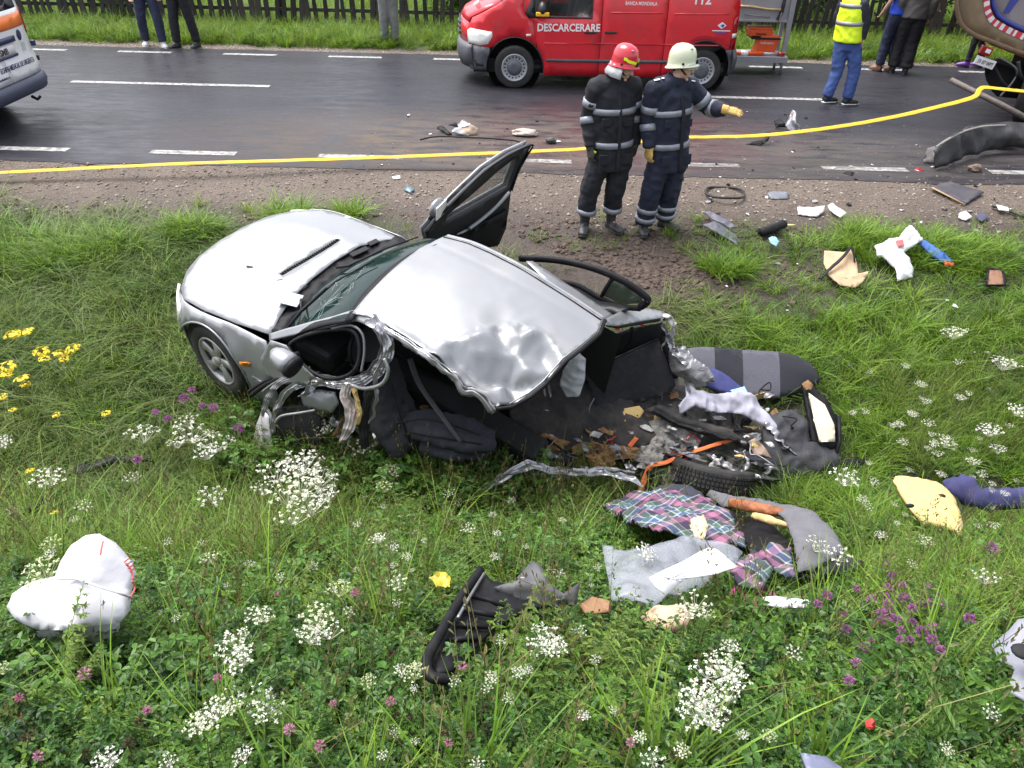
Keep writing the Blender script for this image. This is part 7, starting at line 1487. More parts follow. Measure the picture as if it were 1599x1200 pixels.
sub(o, 'upper_fold', [(942, 800, .10), (962, 786, .14), (1000, 782, .18), (1035, 780, .20), (1075, 782, .2), (1110, 792, .18), (1140, 815, .15), (1160, 845, .11), (1165, 862, .09), (1120, 862, .10), (1080, 850, .12), (1030, 845, .12), (1000, 830, .12), (968, 815, .1)], pd, res=.020, thick=.012, bulge=.04, crump=.055, cs=6, fold=.035, fs=6, seed=2)
sub(o, 'lower_fold', [(1135, 905, .08), (1150, 880, .12), (1180, 872, .13), (1212, 864, .13), (1232, 868, .12), (1234, 890, .09), (1242, 912, .06), (1225, 915, .06), (1205, 905, .08), (1185, 932, .05), (1150, 925, .05)], pd, res=.018, thick=.012, bulge=.02, crump=.065, cs=8, fold=.03, fs=9, seed=3)
for k in range(26):
    a = P(1140 + k * 3.6, 925 - 10 * sin(k * .5), .05 + LIFT); tube('fringe', [a, a + V3(U(-.01, .01), -.03, -.01), a + V3(U(-.02, .02), -.055, -.035)], .003, pm('pink_fringe', (.42, .06, .20), .9), o, 4, True)
flat('foam_scrap', 'ragged beige foam scrap lying on the plaid blanket', 'foam scrap', [(1078, 812, .27), (1098, 806, .27), (1106, 822, .25), (1100, 842, .22), (1084, 838, .23)], pm('beige_foam', (.55, .43, .27), .85, 0, .12, 12, .4, 80), res=.016, thick=.015, crump=.02, cs=12)
o = item('clear_plastic_bag', 'torn clear plastic bag lying over the grass below the plaid blanket', 'plastic bag', 1020, 900)
sub(o, 'film', [(940, 862, .10), (965, 864, .12), (1000, 866, .15), (1035, 856, .19), (1062, 845, .22), (1095, 846, .22), (1130, 856, .2), (1160, 868, .17), (1150, 885, .14), (1125, 895, .12), (1105, 920, .1), (1060, 930, .08), (1020, 950, .05), (985, 948, .04), (955, 945, .04), (948, 905, .08)], pm('clear_film', (.36, .38, .43), .16, 0, .15, 9, alpha=.34), res=.024, thick=.003, bulge=.03, crump=.030, cs=9, fold=.02, fs=10, seed=4)
flat('paper_sheet', 'white printed paper sheet inside the clear plastic bag', 'paper', [(1014, 902, .24), (1060, 880, .27), (1105, 856, .285), (1118, 857, .285), (1153, 886, .24), (1120, 897, .225), (1070, 905, .21), (1040, 930, .17), (1024, 918, .20)], pm('white_paper', (.62, .62, .64), .6, 0, .03), res=.03, thick=.003, crump=.010, cs=5)
for k, (px, py, w_) in enumerate(((1058, 898, .09), (1066, 903, .05), (1050, 904, .06))): c = P(px, py, .262 - .004 * k + LIFT); solo(box('pen_scribble', c, (w_, .006, .003), pm('ink_grey', (.35, .35, .42), .6), None, Matrix.Rotation(.5 - .4 * k, 3, 'Z'), 0), 'grey drawn mark on the white paper sheet in the plastic bag', 'print', 'marks printed on the paper sheet')
o = item('felt_carpet', 'grey felt boot carpet folded over dark boards right of the plaid blanket', 'carpet', 1230, 840)
sub(o, 'felt_flap', [(1195, 792, .2), (1240, 795, .22), (1275, 805, .22), (1300, 830, .18), (1318, 862, .10), (1310, 872, .07), (1270, 893, .06), (1245, 895, .06), (1238, 850, .15), (1225, 815, .19)], greyc, res=.026, thick=.014, bulge=.04, crump=.012, cs=5)
sub(o, 'felt_back', [(1102, 775, .14), (1112, 766, .17), (1150, 778, .19), (1200, 786, .2), (1245, 800, .2), (1225, 808, .17), (1180, 798, .16), (1130, 795, .13)], greyc, res=.026, thick=.014, bulge=.03, crump=.012, cs=5)
sub(o, 'dark_backing', [(1110, 795, .10), (1160, 800, .12), (1200, 815, .12), (1235, 850, .09), (1245, 893, .03), (1200, 870, .06), (1150, 840, .08)], plast, res=.04, thick=.02, crump=.012)
sub(o, 'dark_backing', [(1245, 896, .05), (1290, 885, .07), (1318, 868, .07), (1350, 878, .04), (1320, 896, .02), (1270, 905, .02)], dark, res=.04, thick=.02, crump=.012)
flat('black_board', 'black board lying under the blanket and the grey felt', 'board', [(1100, 800, .09), (1135, 805, .1), (1180, 830, .1), (1210, 862, .07), (1180, 870, .06), (1140, 830, .08)], plast, res=.04, thick=.02, crump=.006)
o = item('split_log', 'split piece of brown wood resting on the grey felt carpet', 'wood', 1190, 800)
remesh('wood', [lof(gp([(1141, 786, .22), (1165, 790, .23), (1200, 797, .22), (1231, 803, .2)]), [(.03, .022), (.034, .026), (.034, .026), (.02, .018)], V3(0, 1, .3), 10)], .009, pm('brown_wood', (.25, .085, .03), .7, 0, .35, 24, .5, 60), o, 2, wrinkle(.006, 22, 3), True)
remesh('pale_splinter', [lof(gp([(1175, 805, .2), (1200, 812, .2), (1236, 822, .17)]), [(.02, .015), (.026, .02), (.014, .012)], V3(0, 1, .3), 8)], .009, pm('pale_wood', (.50, .34, .15), .7, 0, .25, 24), o, 2, wrinkle(.006, 22, 4), True)
flat('dark_cushion', 'dark blue grey cushion half hidden behind the plaid blanket', 'cushion', [(1012, 772, .12), (1030, 760, .15), (1075, 760, .15), (1100, 775, .12), (1095, 786, .1), (1050, 786, .1), (1015, 784, .1)], pm('dark_cushion_cloth', (.028, .03, .045), .9, 0, .2), res=.025, thick=.03, bulge=.04, crump=.012)
# black frame with torn fabric
o = item('broken_trim_frame', 'broken black boot trim with ribbed inside lying in the herbs left of the plastic bag', 'trim panel', 740, 950)
sub(o, 'panel', [(752, 892, .18), (768, 908, .17), (800, 915, .15), (850, 930, .12), (870, 945, .09), (820, 955, .08), (770, 985, .05), (735, 1020, .03), (705, 1050, .02), (672, 1055, .02), (668, 1020, .05), (700, 965, .1), (728, 920, .15)], plast, res=.03, thick=.012, crump=.02, cs=5)
tube('rim', spline(gp([(750, 890, .21), (722, 930, .17), (690, 985, .12), (667, 1030, .07), (672, 1056, .05), (700, 1062, .03)]), 6), .018, plast, o, 7, True); tube('metal_edge', spline(gp([(756, 896, .22), (735, 930, .19), (715, 965, .15)]), 6), .006, primer, o, 6, True)
for k in range(6): t_ = k / 5; tube('rib', gp([(748 - 62 * t_, 905 + 118 * t_, .17 - .12 * t_), (800 - 60 * t_, 928 + 85 * t_, .13 - .08 * t_)]), .011, plast, o, 6, True)
sub(o, 'torn_cover', [(770, 918, .16), (800, 912, .18), (830, 878, .24), (842, 882, .24), (856, 912, .18), (880, 928, .14), (905, 910, .14), (900, 945, .08), (860, 950, .08), (800, 940, .1)], pm('grey_torn_cover', (.06, .06, .065), .6, 0, .3, 10, dirt=(.12, .10, .09), ds=6, da=.5), res=.02, thick=.008, crump=.04, cs=8, seed=6)
sub(o, 'foam_edge', [(808, 903, .2), (830, 896, .2), (848, 910, .18), (862, 920, .16), (838, 916, .17), (815, 912, .18)], pm('beige_foam', (.5, .4, .3)), res=.016, thick=.01, crump=.02, cs=12)
flat('brown_board', 'broken piece of brown board in the herbs under the plastic bag', 'board', [(905, 945, .06), (925, 932, .08), (952, 938, .07), (950, 955, .04), (915, 960, .03)], pm('brown_board_m', (.22, .12, .06), .8, 0, .25, 14), res=.025, thick=.012, crump=.006)
flat('beige_foam_block', 'pinkish beige foam chunk in the herbs below the plastic bag', 'foam', [(1000, 965, .06), (1020, 950, .09), (1055, 948, .1), (1085, 960, .08), (1070, 985, .04), (1040, 992, .03), (1012, 982, .04)], pm('pink_beige_foam', (.50, .33, .23), .85, 0, .15, 9, .4, 70), res=.025, thick=.03, bulge=.03, crump=.02, cs=8)
flat('white_foam_strip', 'chipped white polystyrene strip in the herbs below the plaid fringe', 'polystyrene', [(1190, 934, .09), (1210, 932, .1), (1262, 938, .09), (1268, 944, .08), (1262, 950, .06), (1215, 950, .06), (1192, 944, .07)], whitep, res=.014, thick=.02, crump=.018, cs=16, seed=3)
flat('yellow_wrapper', 'crumpled yellow wrapper beside the broken black trim', 'wrapper', [(670, 902, .16), (690, 895, .18), (706, 905, .17), (704, 922, .14), (682, 920, .14)], pm('yellow_print', (.46, .37, .03), .4, 0, .35, 16, dirt=(.08, .06, .02), ds=14, da=.9), res=.010, thick=.002, crump=.05, cs=16, smooth=False)
# air bag
airm = pm('airbag_nylon', (.50, .50, .53), .8, 0, .05, 6, .2, 40, dirt=(.45, .42, .42), ds=4, da=.5); o = item('airbag', 'white deflated airbag lying in the herbs at the lower left', 'airbag', 120, 990)
ab = [(22, 952, .12), (28, 930, .16), (60, 915, .20), (92, 904, .23), (100, 880, .30), (118, 856, .36), (142, 842, .40), (165, 842, .41), (190, 856, .38), (208, 876, .33), (218, 898, .28), (210, 925, .22), (206, 955, .16), (190, 975, .12), (150, 985, .10), (110, 990, .09), (60, 985, .08), (35, 975, .09)]
sub(o, 'bag', ab, airm, res=.020, thick=.02, bulge=.03, crump=.034, cs=6, fold=.036, fs=5, seed=2)
tube('bag_seam', spline(gp([(92, 904, .27), (120, 905, .285), (150, 915, .285), (190, 928, .26), (208, 935, .21)]), 5), .004, pm('seam_grey', (.4, .4, .42), .8), o, 5, True)
sub(o, 'bag_tail', [(50, 962, .11), (110, 968, .12), (192, 955, .14), (186, 985, .07), (165, 1005, .01), (125, 1012, -.02), (90, 1008, -.01), (62, 992, .03)], airm, res=.022, thick=.006, crump=.04, cs=8, seed=5)
rst = pm('red_stitch', (.62, .10, .10), .7)
for k, pts in enumerate(([(161, 846, .435), (158, 858, .43), (157, 866, .425)], [(196, 880, .385), (204, 890, .36), (208, 905, .33)], [(206, 908, .32), (211, 918, .29), (204, 932, .27)])): tube('stitching', spline([p for p in gp(pts)], 5), .003, rst, o, 4, True)
for k in range(4): q = gp([(194 + 3 * k, 878 + 5 * k, .395 - .012 * k), (202 + 3 * k, 872 + 5 * k, .375 - .012 * k)]); tube('stitching', q, .0025, rst, o, 4, True)
# right: foam seat, blue cloth, light panel, plate
o = item('foam_pad', 'yellow foam seat pad lying in the herbs at the right', 'foam pad', 1455, 800); sub(o, 'pad', [(1394, 752, .20), (1398, 744, .21), (1425, 746, .21), (1468, 756, .2), (1488, 775, .16), (1502, 812, .08), (1502, 832, .05), (1480, 826, .06), (1440, 815, .09), (1418, 792, .14)], foam, res=.028, thick=.05, bulge=.03, crump=.010, cs=6)
for q in ((1421, 790, .19), (1470, 775, .2)): mesh('foam_hole', *ell(P(q[0], q[1], q[2] + LIFT), (.03, .015, .015), 8, 6), dark, o, True, True)
flat('blue_cloth', 'dark blue padded cloth behind the yellow foam pad at the right edge', 'cloth', [(1470, 752, .2), (1500, 742, .22), (1520, 748, .21), (1530, 765, .16), (1599, 765, .12), (1640, 780, .1), (1600, 795, .05), (1540, 800, .04), (1500, 790, .08), (1480, 768, .16)], pm('indigo_cloth', (.030, .030, .10), .85, 0, .3, 6), res=.03, thick=.02, bulge=.04, crump=.05, cs=5)
o = item('grey_plastic_panel', 'pale grey plastic panel with a round hole in the herbs at the right edge', 'panel', 1585, 1030); bd = gp([(1548, 1008, .12), (1575, 985, .18), (1590, 968, .22), (1640, 960, .24), (1680, 1010, .16), (1660, 1080, .05), (1600, 1095, .03), (1572, 1078, .05), (1585, 1045, .1), (1560, 1030, .1)])
sheet('panel', bd, pm('pale_plastic', (.19, .195, .24), .5, 0, .08, 6, dirt=(.22, .21, .2), ds=5, da=.5), o, .025, .012, .010, 5, .0); mesh('hole', *ell(P(1598, 1018, .185 + LIFT), (.035, .03, .012), 12, 6), dark, o, True, True)
flat('grey_plate', 'blue grey plastic plate corner at the bottom edge of the picture', 'plate', [(1250, 1176, .06), (1290, 1182, .06), (1330, 1210, .03), (1290, 1230, .03), (1262, 1205, .05)], pm('blue_grey_plastic', (.12, .13, .20), .45), res=.02, thick=.008, crump=.003)
flat('red_scrap', 'small bright red scrap in the herbs at the lower right', 'scrap', [(1350, 1125, .12), (1360, 1121, .13), (1368, 1130, .12), (1362, 1140, .1), (1352, 1136, .11)], pm('red_scrap_m', (.38, .02, .015), .5), res=.008, thick=.002, crump=.03, cs=30, smooth=False)
LIFT = .03
# upper right field
o = item('headliner_piece', 'beige fibreboard piece with a bent black frame edge in the grass', 'board', 1318, 430); sub(o, 'board', [(1287, 392, .12), (1318, 394, .16), (1330, 388, .17), (1338, 412, .12), (1340, 428, .09), (1357, 424, .08), (1348, 440, .05), (1335, 450, .03), (1312, 446, .04), (1294, 430, .07), (1286, 412, .09)], pm('fibreboard', (.42, .29, .18), .85, 0, .15, 12, .3, 60), res=.022, thick=.008, crump=.014, cs=8)
ribbon('frame_edge', gp([(1280, 436, .05), (1296, 420, .12), (1318, 400, .19), (1329, 386, .22), (1333, 396, .2), (1335, 410, .14)]), .03, plast, o, .008, V3(0, -.5, .8), (.3, .8), .006, 12, 6, 3, True)
o = item('white_plastic_package', 'crumpled white plastic wrapping with red print in the green grass', 'plastic wrap', 1395, 420); sub(o, 'wrap', [(1364, 386, .10), (1376, 382, .13), (1388, 374, .16), (1402, 374, .17), (1412, 360, .2), (1420, 353, .21), (1440, 378, .15), (1424, 388, .13), (1410, 398, .12), (1420, 408, .1), (1425, 424, .06), (1424, 436, .03), (1400, 442, .02), (1396, 420, .07), (1380, 406, .08), (1368, 402, .08)], whitep, res=.016, thick=.005, bulge=.05, crump=.045, cs=11, seed=3)
sub(o, 'red_print', [(1398, 376, .215), (1410, 374, .22), (1412, 384, .2), (1402, 386, .2)], rst, res=.02, thick=.002, crump=.004)
flat('blue_sleeve', 'blue rolled packaging with orange end beside the white plastic wrapping', 'packaging', [(1432, 380, .13), (1442, 376, .14), (1478, 400, .08), (1490, 412, .05), (1478, 416, .04), (1455, 402, .08)], pm('blue_print', (.05, .13, .42), .45, 0, .2, 12), res=.02, thick=.02, bulge=.03, crump=.01)
flat('orange_roll_end', 'orange red end of the blue packaging roll', 'packaging', [(1474, 408, .08), (1490, 412, .07), (1489, 417, .05), (1474, 416, .05)], pm('orange_red', (.65, .10, .03), .5), res=.015, thick=.02, bulge=.02, crump=.006)
o = item('open_black_box', 'open black plastic box with brown inside in the grass at the right', 'box', 1556, 445); q = gp([(1543, 420, .10), (1566, 422, .10), (1569, 446, .05), (1541, 446, .05)]); sheet('tray', q, pm('rust_brown_inside', (.22, .11, .07), .8), o, .03, .01, .004); tube('rim', q + [q[0]], .014, plast, o, 6, True)
o = item('black_tube_piece', 'black rolled plastic piece with yellow end at the edge of the gravel', 'plastic piece', 1205, 362); tube('roll', spline([P(1187, 364, .06), P(1205, 358, .07), P(1224, 350, .07)], 4), [(.05, .045)] * 9, plast, o, 10, True); tube('yellow_end', [P(1226, 352, .05), P(1242, 352, .03)], [(.022, .012), (.01, .008)], foam, o, 6, True)
flat('blue_white_wrapper', 'pale blue crumpled wrapper in the grass below the black rolled piece', 'wrapper', [(1200, 372, .06), (1210, 370, .08), (1217, 378, .06), (1212, 386, .04), (1202, 380, .05)], ltb, res=.014, thick=.003, crump=.03, cs=15)
for k, (pts, lab) in enumerate(((([(1098, 332, .05), (1106, 330, .06), (1130, 340, .06), (1152, 356, .04), (1140, 357, .03), (1118, 346, .04)]), 'blue grey torn plastic plate, upper one of two at the gravel edge'), (([(1096, 352, .03), (1116, 346, .06), (1130, 354, .05), (1150, 368, .03), (1152, 384, .01), (1136, 374, .02)]), 'blue grey torn plastic plate, lower one of two at the gravel edge'))): flat('torn_plate', lab, 'plastic plate', pts, pm('torn_blue_grey', (.07, .07, .10), .45, 0, .2, 10, dirt=(.2, .19, .18), ds=7, da=.5), res=.02, thick=.006, crump=.02, cs=9, seed=k)
LIFT = 0.
# things on the gravel
o = solo(tube('rubber_ring', [P(1132, 301, .035) + V3(.215 * cos(a) + .004 * sin(5 * a), .19 * sin(a), .008 * sin(3 * a)) for a in np.linspace(0, 2 * pi, 40)], .014, rubber, None, 7), 'dark rubber ring lying on the gravel right of the firefighters', 'ring')
flat('grey_plate', 'small grey plastic plate on the gravel right of the rubber ring', 'plate', [(1198, 302, .02), (1206, 299, .03), (1232, 300, .03), (1230, 311, .01), (1204, 311, .01)], pm('mid_grey_plastic', (.13, .135, .16), .45), res=.03, thick=.008, crump=.004)
flat('dark_board', 'flat dark board with pale edge lying on the gravel at the right', 'board', [(1454, 291, .05), (1484, 284, .05), (1537, 300, .04), (1508, 318, .03)], pm('charcoal_board', (.035, .033, .045), .7, 0, .2, dirt=(.12, .1, .09), ds=5, da=.4), res=.05, thick=.014, crump=.005); tube_ = solo(tube('board_edge', gp([(1455, 293, .045), (1507, 320, .025)]), .010, pm('pale_wood_edge', (.35, .24, .14), .8), None, 5), 'pale splintered batten under the front edge of the dark board', 'batten')
wpap = pm('soiled_white_paper', (.5, .49, .52), .6, 0, .1, 12, dirt=(.45, .43, .42), ds=9, da=.5)
for k, (pts, lab) in enumerate(((([(1245, 324, .03), (1270, 325, .04), (1288, 322, .05), (1286, 332, .03), (1275, 340, .01), (1246, 336, .01)]), 'torn white papers lying at the edge of the gravel'), (([(1292, 322, .06), (1300, 318, .07), (1322, 334, .03), (1312, 342, .02), (1296, 330, .04)]), 'crumpled white paper right of the torn papers'), (([(1497, 334, .03), (1508, 330, .05), (1518, 340, .03), (1508, 346, .01), (1496, 341, .02)]), 'white crumpled scrap below the dark board'))): flat('paper_scrap', lab, 'paper', pts, wpap, res=.02, thick=.003, crump=.03, cs=11, seed=k)
flat('dark_blue_rag', 'small dark blue rag right of the white crumpled scrap', 'rag', [(1522, 338, .03), (1534, 332, .05), (1545, 342, .02), (1532, 348, .02)], pm('slate_rag', (.05, .05, .09), .8), res=.02, thick=.005, crump=.03, cs=11)
solo(tube('wiper_arm', spline(gp([(1548, 322, .03), (1570, 328, .03), (1600, 340, .02), (1630, 350, .02)]), 4), [(.018, .01)] * 13, plast, None, 6), 'black wiper arm lying on the gravel at the right edge', 'wiper'); flat('pale_clip', 'pale plastic clip on the black wiper arm', 'clip', [(1556, 320, .06), (1574, 324, .06), (1576, 330, .05), (1560, 328, .05)], whitep, res=.02, thick=.01, crump=.004)
# on the road
o = item('bumper_fragment', 'heap of broken grey bumper pieces with a beige chunk on the road above the tape', 'fragment', 720, 205); 
for k, (pts, m) in enumerate((([(682, 200, .06), (690, 197, .08), (706, 210, .03), (700, 213, .01)], plast), ([(705, 206, .08), (722, 188, .14), (736, 194, .13), (742, 203, .07), (726, 212, .03)], crushed), ([(716, 200, .10), (738, 196, .13), (748, 202, .08), (745, 210, .03), (724, 213, .02)], pm('beige_chunk', (.36, .27, .2), .8, 0, .2)), ([(700, 196, .12), (712, 192, .14), (716, 200, .1)], plast))): sub(o, 'piece', pts, m, res=.03, thick=.012, crump=.03, cs=10, seed=k)
for (nm, lab, c, r, m, sd_) in (('stone', 'pale flat stone lying on the road beyond the open car door', (820, 211), (.17, .10, .06), pm('pale_stone', (.36, .31, .28), .85, 0, .15, 12, .4, 40), 1), ('rubble', 'small dark chunk on the road right of the pale stone', (860, 223), (.07, .05, .05), pm('dark_chunk', (.06, .055, .055), .8, 0, .3, 20), 2), ('rubble', 'brown chunk lying on the white edge marking near the dump truck', (1521, 267), (.08, .06, .06), pm('brown_chunk', (.15, .105, .08), .85, 0, .25, 20), 3)):
    bm = bmesh.new(); bmesh.ops.create_icosphere(bm, subdivisions=3, radius=1); p = atz(*c, .01)
    for v in bm.verts: q = v.co * (1 + .35 * nz(v.co, 1.3, sd_) + .1 * nz(v.co, 4, sd_)); v.co = V3(p.x + q.x * r[0], p.y + q.y * r[1], .006 + max(0, (q.z * .8 + .6)) * r[2])
    solo(bmobj(nm, bm, m, None, False), lab, 'stone' if nm == 'stone' else 'rubble')
o = item('crumpled_sheet_metal', 'shiny crumpled sheet metal with black plastic on the road right of the pointing firefighter', 'metal scrap', 1235, 200)
for k, (pts, m) in enumerate((([(1226, 196, .08), (1238, 172, .24), (1244, 176, .24), (1243, 192, .14), (1252, 198, .08), (1250, 207, .01), (1232, 206, .01)], crushed), ([(1208, 190, .10), (1218, 187, .12), (1226, 194, .1), (1230, 200, .04), (1212, 200, .04)], plast))): sub(o, 'piece', pts, m, res=.025, thick=.006, crump=.045, cs=11, seed=k)
flat('splash_guard', 'curved black plastic splash guard lying under the yellow tape on the road', 'plastic guard', [(1161, 227, .01), (1175, 222, .05), (1192, 218, .08), (1200, 208, .14), (1204, 206, .16), (1200, 220, .07), (1186, 229, .01)], plast, res=.03, thick=.008, crump=.01, cs=8)
o = item('torn_bumper', 'large torn black truck bumper lying curved on the road under the dump truck', 'bumper', 1500, 230)
ribbon('bumper_skin', [atz(a, b, z) for a, b, z in ((1452, 248, .13), (1466, 240, .17), (1482, 232, .20), (1505, 222, .22), (1535, 214, .22), (1575, 212, .22), (1620, 214, .2), (1680, 218, .2))], [.24, .32, .36, .36, .34, .32, .30, .30], pm('dirty_black_bumper', (.030, .030, .033), .55, 0, .3, 8, dirt=(.13, .115, .105), ds=5, da=.7), o, .012, V3(0, -1, .25), (-.25, .1), .07, 3.2, 8, 6, True, 3, .10)
tube('bumper_edge', spline([atz(a, b, z) for a, b, z in ((1462, 230, .27), (1480, 218, .34), (1504, 206, .38), (1535, 198, .39), (1570, 196, .39))], 6), [(.02, .012)] * 25, pm('dull_grey_edge', (.16, .15, .14), .6), o, 6, True)
sub(o, 'dirty_flap', [(1440, 254, .02), (1448, 232, .16), (1462, 228, .2), (1466, 246, .1), (1490, 250, .05), (1498, 256, .01), (1462, 258, .01)], pm('muddy_plastic', (.10, .09, .088), .7, 0, .3, 9), res=.03, thick=.01, crump=.03, cs=7)
for k, pts in enumerate(([(1482, 240, .06), (1488, 232, .12), (1494, 236, .1), (1490, 244, .03)], [(1505, 238, .1), (1512, 226, .16), (1520, 234, .1), (1512, 240, .06)])): sub(o, 'bright_bracket', pts, crushed, res=.02, thick=.006, crump=.03, cs=14, seed=k)
o = item('lamp_unit', 'grey lamp housing lying behind the torn truck bumper', 'lamp', 1565, 222); c = atz(1568, 214, .15); box('housing', c, (.28, .16, .12), pm('grey_blue_lamp', (.07, .075, .11), .35, .2), o, Matrix.Rotation(.2, 3, 'Z'), .02, 2, True)
bp1, bp2 = aty(1484, 125, 10.7), aty(1640, 205, 10.15); o = tube('wooden_beam', [bp1, bp1.lerp(bp2, .5) + V3(0, 0, .01), bp2], [(.045, .035), (.05, .038), (.05, .04)], pm('weathered_beam', (.12, .10, .09), .85, 0, .3, 16, .5, 50), None, 4); solo(o, 'grey weathered wooden beam sticking out from under the dump truck', 'beam')
flat('red_scrap', 'bright red plastic scrap beside the white edge marking near the dump truck', 'scrap', [(1426, 266, .01), (1432, 262, .03), (1443, 266, .02), (1436, 269, .01)], redl, res=.02, thick=.004, crump=.01)
flat('black_bracket', 'small black bracket at the edge of the asphalt right of the rubber ring', 'bracket', [(1316, 272, .01), (1322, 268, .04), (1334, 270, .03), (1330, 276, .01)], plast, res=.02, thick=.01, crump=.02, cs=12)
flat('glass_scrap', 'teal plastic scrap on the gravel behind the car', 'scrap', [(630, 298, .01), (636, 290, .04), (648, 296, .02), (642, 302, .01)], pm('teal_plastic', (.06, .12, .16), .4), res=.02, thick=.005, crump=.015, cs=12)
flat('white_scrap', 'white card scrap on the gravel left of the teal scrap', 'scrap', [(612, 276, .01), (624, 274, .02), (626, 279, .01), (614, 280, .01)], whitep, res=.03, thick=.004, crump=.003)
LIFT = .12
flat('broken_strip', 'broken black slat in the herbs left of the car', 'slat', [(115, 728, .05), (180, 712, .06), (235, 716, .06), (240, 722, .04), (180, 724, .04), (118, 742, .03)], plast, res=.03, thick=.01, crump=.012)
flat('broken_strip', 'broken black slat in the herbs above the airbag', 'slat', [(15, 806, .08), (70, 778, .1), (76, 784, .09), (20, 814, .06)], plast, res=.03, thick=.01, crump=.012)
# crumbs scattered over gravel, road and grass
Rs = random.Random(77); crm = [(whitep, 'white'), (plast, 'black'), (pm('grey_crumb', (.2, .2, .22), .5), 'grey')]; base_ = {}
for k in range(150):
    z_ = Rs.random()
    if z_ < .45: px, py = Rs.uniform(1080, 1599), Rs.uniform(255, 345)
    elif z_ < .75: px, py = Rs.uniform(560, 1450), Rs.uniform(165, 262)
    else: px, py = Rs.uniform(1090, 1560), Rs.uniform(350, 640)
    p = P(px, py) if py > 268 else atz(px, py, .004); m, cn = crm[Rs.choice((0, 0, 1, 1, 2))]; key = (cn, Rs.randrange(3)); zone = 'gravel' if z_ < .45 else 'road' if z_ < .75 else 'grass'
    if key not in base_:
        bm = bmesh.new(); vv = [bm.verts.new((cos(a) * Rs.uniform(.5, 1), sin(a) * Rs.uniform(.5, 1), Rs.uniform(-.1, .25))) for a in np.linspace(0, 2 * pi, 7)[:-1]]; f = bm.faces.new(vv); r = bmesh.ops.extrude_face_region(bm, geom=[f])
        for v in r['geom']:
            if isinstance(v, bmesh.types.BMVert): v.co.z += .22
        bmesh.ops.recalc_face_normals(bm, faces=bm.faces); me = bpy.data.meshes.new('crumb'); bm.to_mesh(me); bm.free(); me.materials.append(m); base_[key] = me
    o = link(bpy.data.objects.new('debris_crumb', base_[key])); s_ = .010 + .026 * Rs.random() ** 2.5; o.scale = (s_ * 1.3, s_, s_); o.location = p + V3(0, 0, .004 if zone != 'grass' else .05); o.rotation_euler = (Rs.uniform(-.3, .3), Rs.uniform(-.3, .3), Rs.uniform(0, 6.3))
    tag(o, {'gravel': 'small %s plastic crumb scattered on the gravel shoulder', 'road': 'small %s plastic crumb scattered on the near lane of the road', 'grass': 'small %s plastic crumb scattered in the grass right of the wreck'}[zone] % cn, 'debris', '%s crumbs on the %s' % (cn, zone))
# ================================================================ wild flowers
ucol = leafmat('umbel_white', [(.58, .58, .48), (.66, .66, .60), (.54, .56, .40)], .6, .3); ucol2 = leafmat('umbel_greenish', [(.45, .52, .24), (.52, .56, .34)], .6, .3); stm = leafmat('flower_stem', [(.10, .15, .04), (.15, .19, .06), (.12, .10, .05)], .6, .1)
ylw = leafmat('tansy_yellow', [(.62, .48, .02), (.70, .58, .05)], .6, .2); prp = leafmat('clover_purple', [(.32, .11, .28), (.42, .17, .36), (.26, .08, .25)], .6, .25); pnk = leafmat('clover_pink', [(.50, .18, .30), (.55, .28, .38)], .6, .25)
def me_(name, V, Fc, m):
    me = bpy.data.meshes.new(name); me.from_pydata([tuple(v) for v in V], [], Fc); me.materials.append(m); me.update(); return me
def floret(V, Fc, c, n, r, k=6):
    n = n.normalized(); a = n.cross(Vector((.3, .9, .1))).normalized(); b = n.cross(a); o = len(V); ph = U(0, 6)
    for i in range(k): q = ph + 2 * pi * i / k; rr = r * U(.7, 1.15); V.append(c + (a * cos(q) + b * sin(q)) * rr)
    Fc.append(tuple(range(o, o + k)))
def umbel(n, m_, loose, dome, name, mt, fr=.055):
    V, Fc = [], []
    for i in range(n):
        r = math.sqrt((i + .5) / n) * U(.93, 1.07); a = i * 2.4 + U(-.25, .25); c = Vector((r * cos(a), r * sin(a), dome * (1 - r * r) + U(-.05, .05))); nn = Vector((c.x * .5, c.y * .5, 1))
        for j in range(m_):
            q = c + Vector((U(-1, 1), U(-1, 1), U(-.4, .4))) * loose; floret(V, Fc, q, nn + Vector((U(-.6, .6), U(-.6, .6), U(-.2, .4))), fr * U(.7, 1.25))
        v, f = tubev([Vector((0, 0, -.75)), c * .55 + Vector((0, 0, -.38)), c - Vector((0, 0, .04))], [.012, .010, .008], 3, cap=False, off=len(V)); V += v; Fc += f
    return me_(name, V, Fc, mt)
UM = [umbel(22, 9, .12, .28, 'umbel', ucol), umbel(26, 7, .10, .16, 'umbel', ucol, .06), umbel(17, 10, .10, .22, 'umbel', ucol, .052), umbel(14, 9, .085, .12, 'umbel', ucol, .05)]
UG = [umbel(24, 7, .11, .55, 'umbel', ucol2, .05)]
sv, sf = tubev([V3(0, 0, -.05), V3(.012, .006, .35), V3(.02, -.01, .7), V3(0, 0, 1)], [.0026, .0022, .0018, .0014], 5, cap=False); STM = me_('stem', sv, sf, stm)
def head_cluster(n, r, sz, name, mt, flat_=.5):
    V, Fc = [], []
    for _ in range(n):
        d = Vector((U(-1, 1), U(-1, 1), U(-.6, 1))).normalized(); c = Vector((d.x, d.y, d.z * flat_)) * r * U(.6, 1); floret(V, Fc, c, d + Vector((0, 0, .6)), sz * U(.7, 1.3), 5)
    return me_(name, V, Fc, mt)
YL = [head_cluster(60, 1, .17, 'flower_head', ylw, .3) for _ in range(2)]
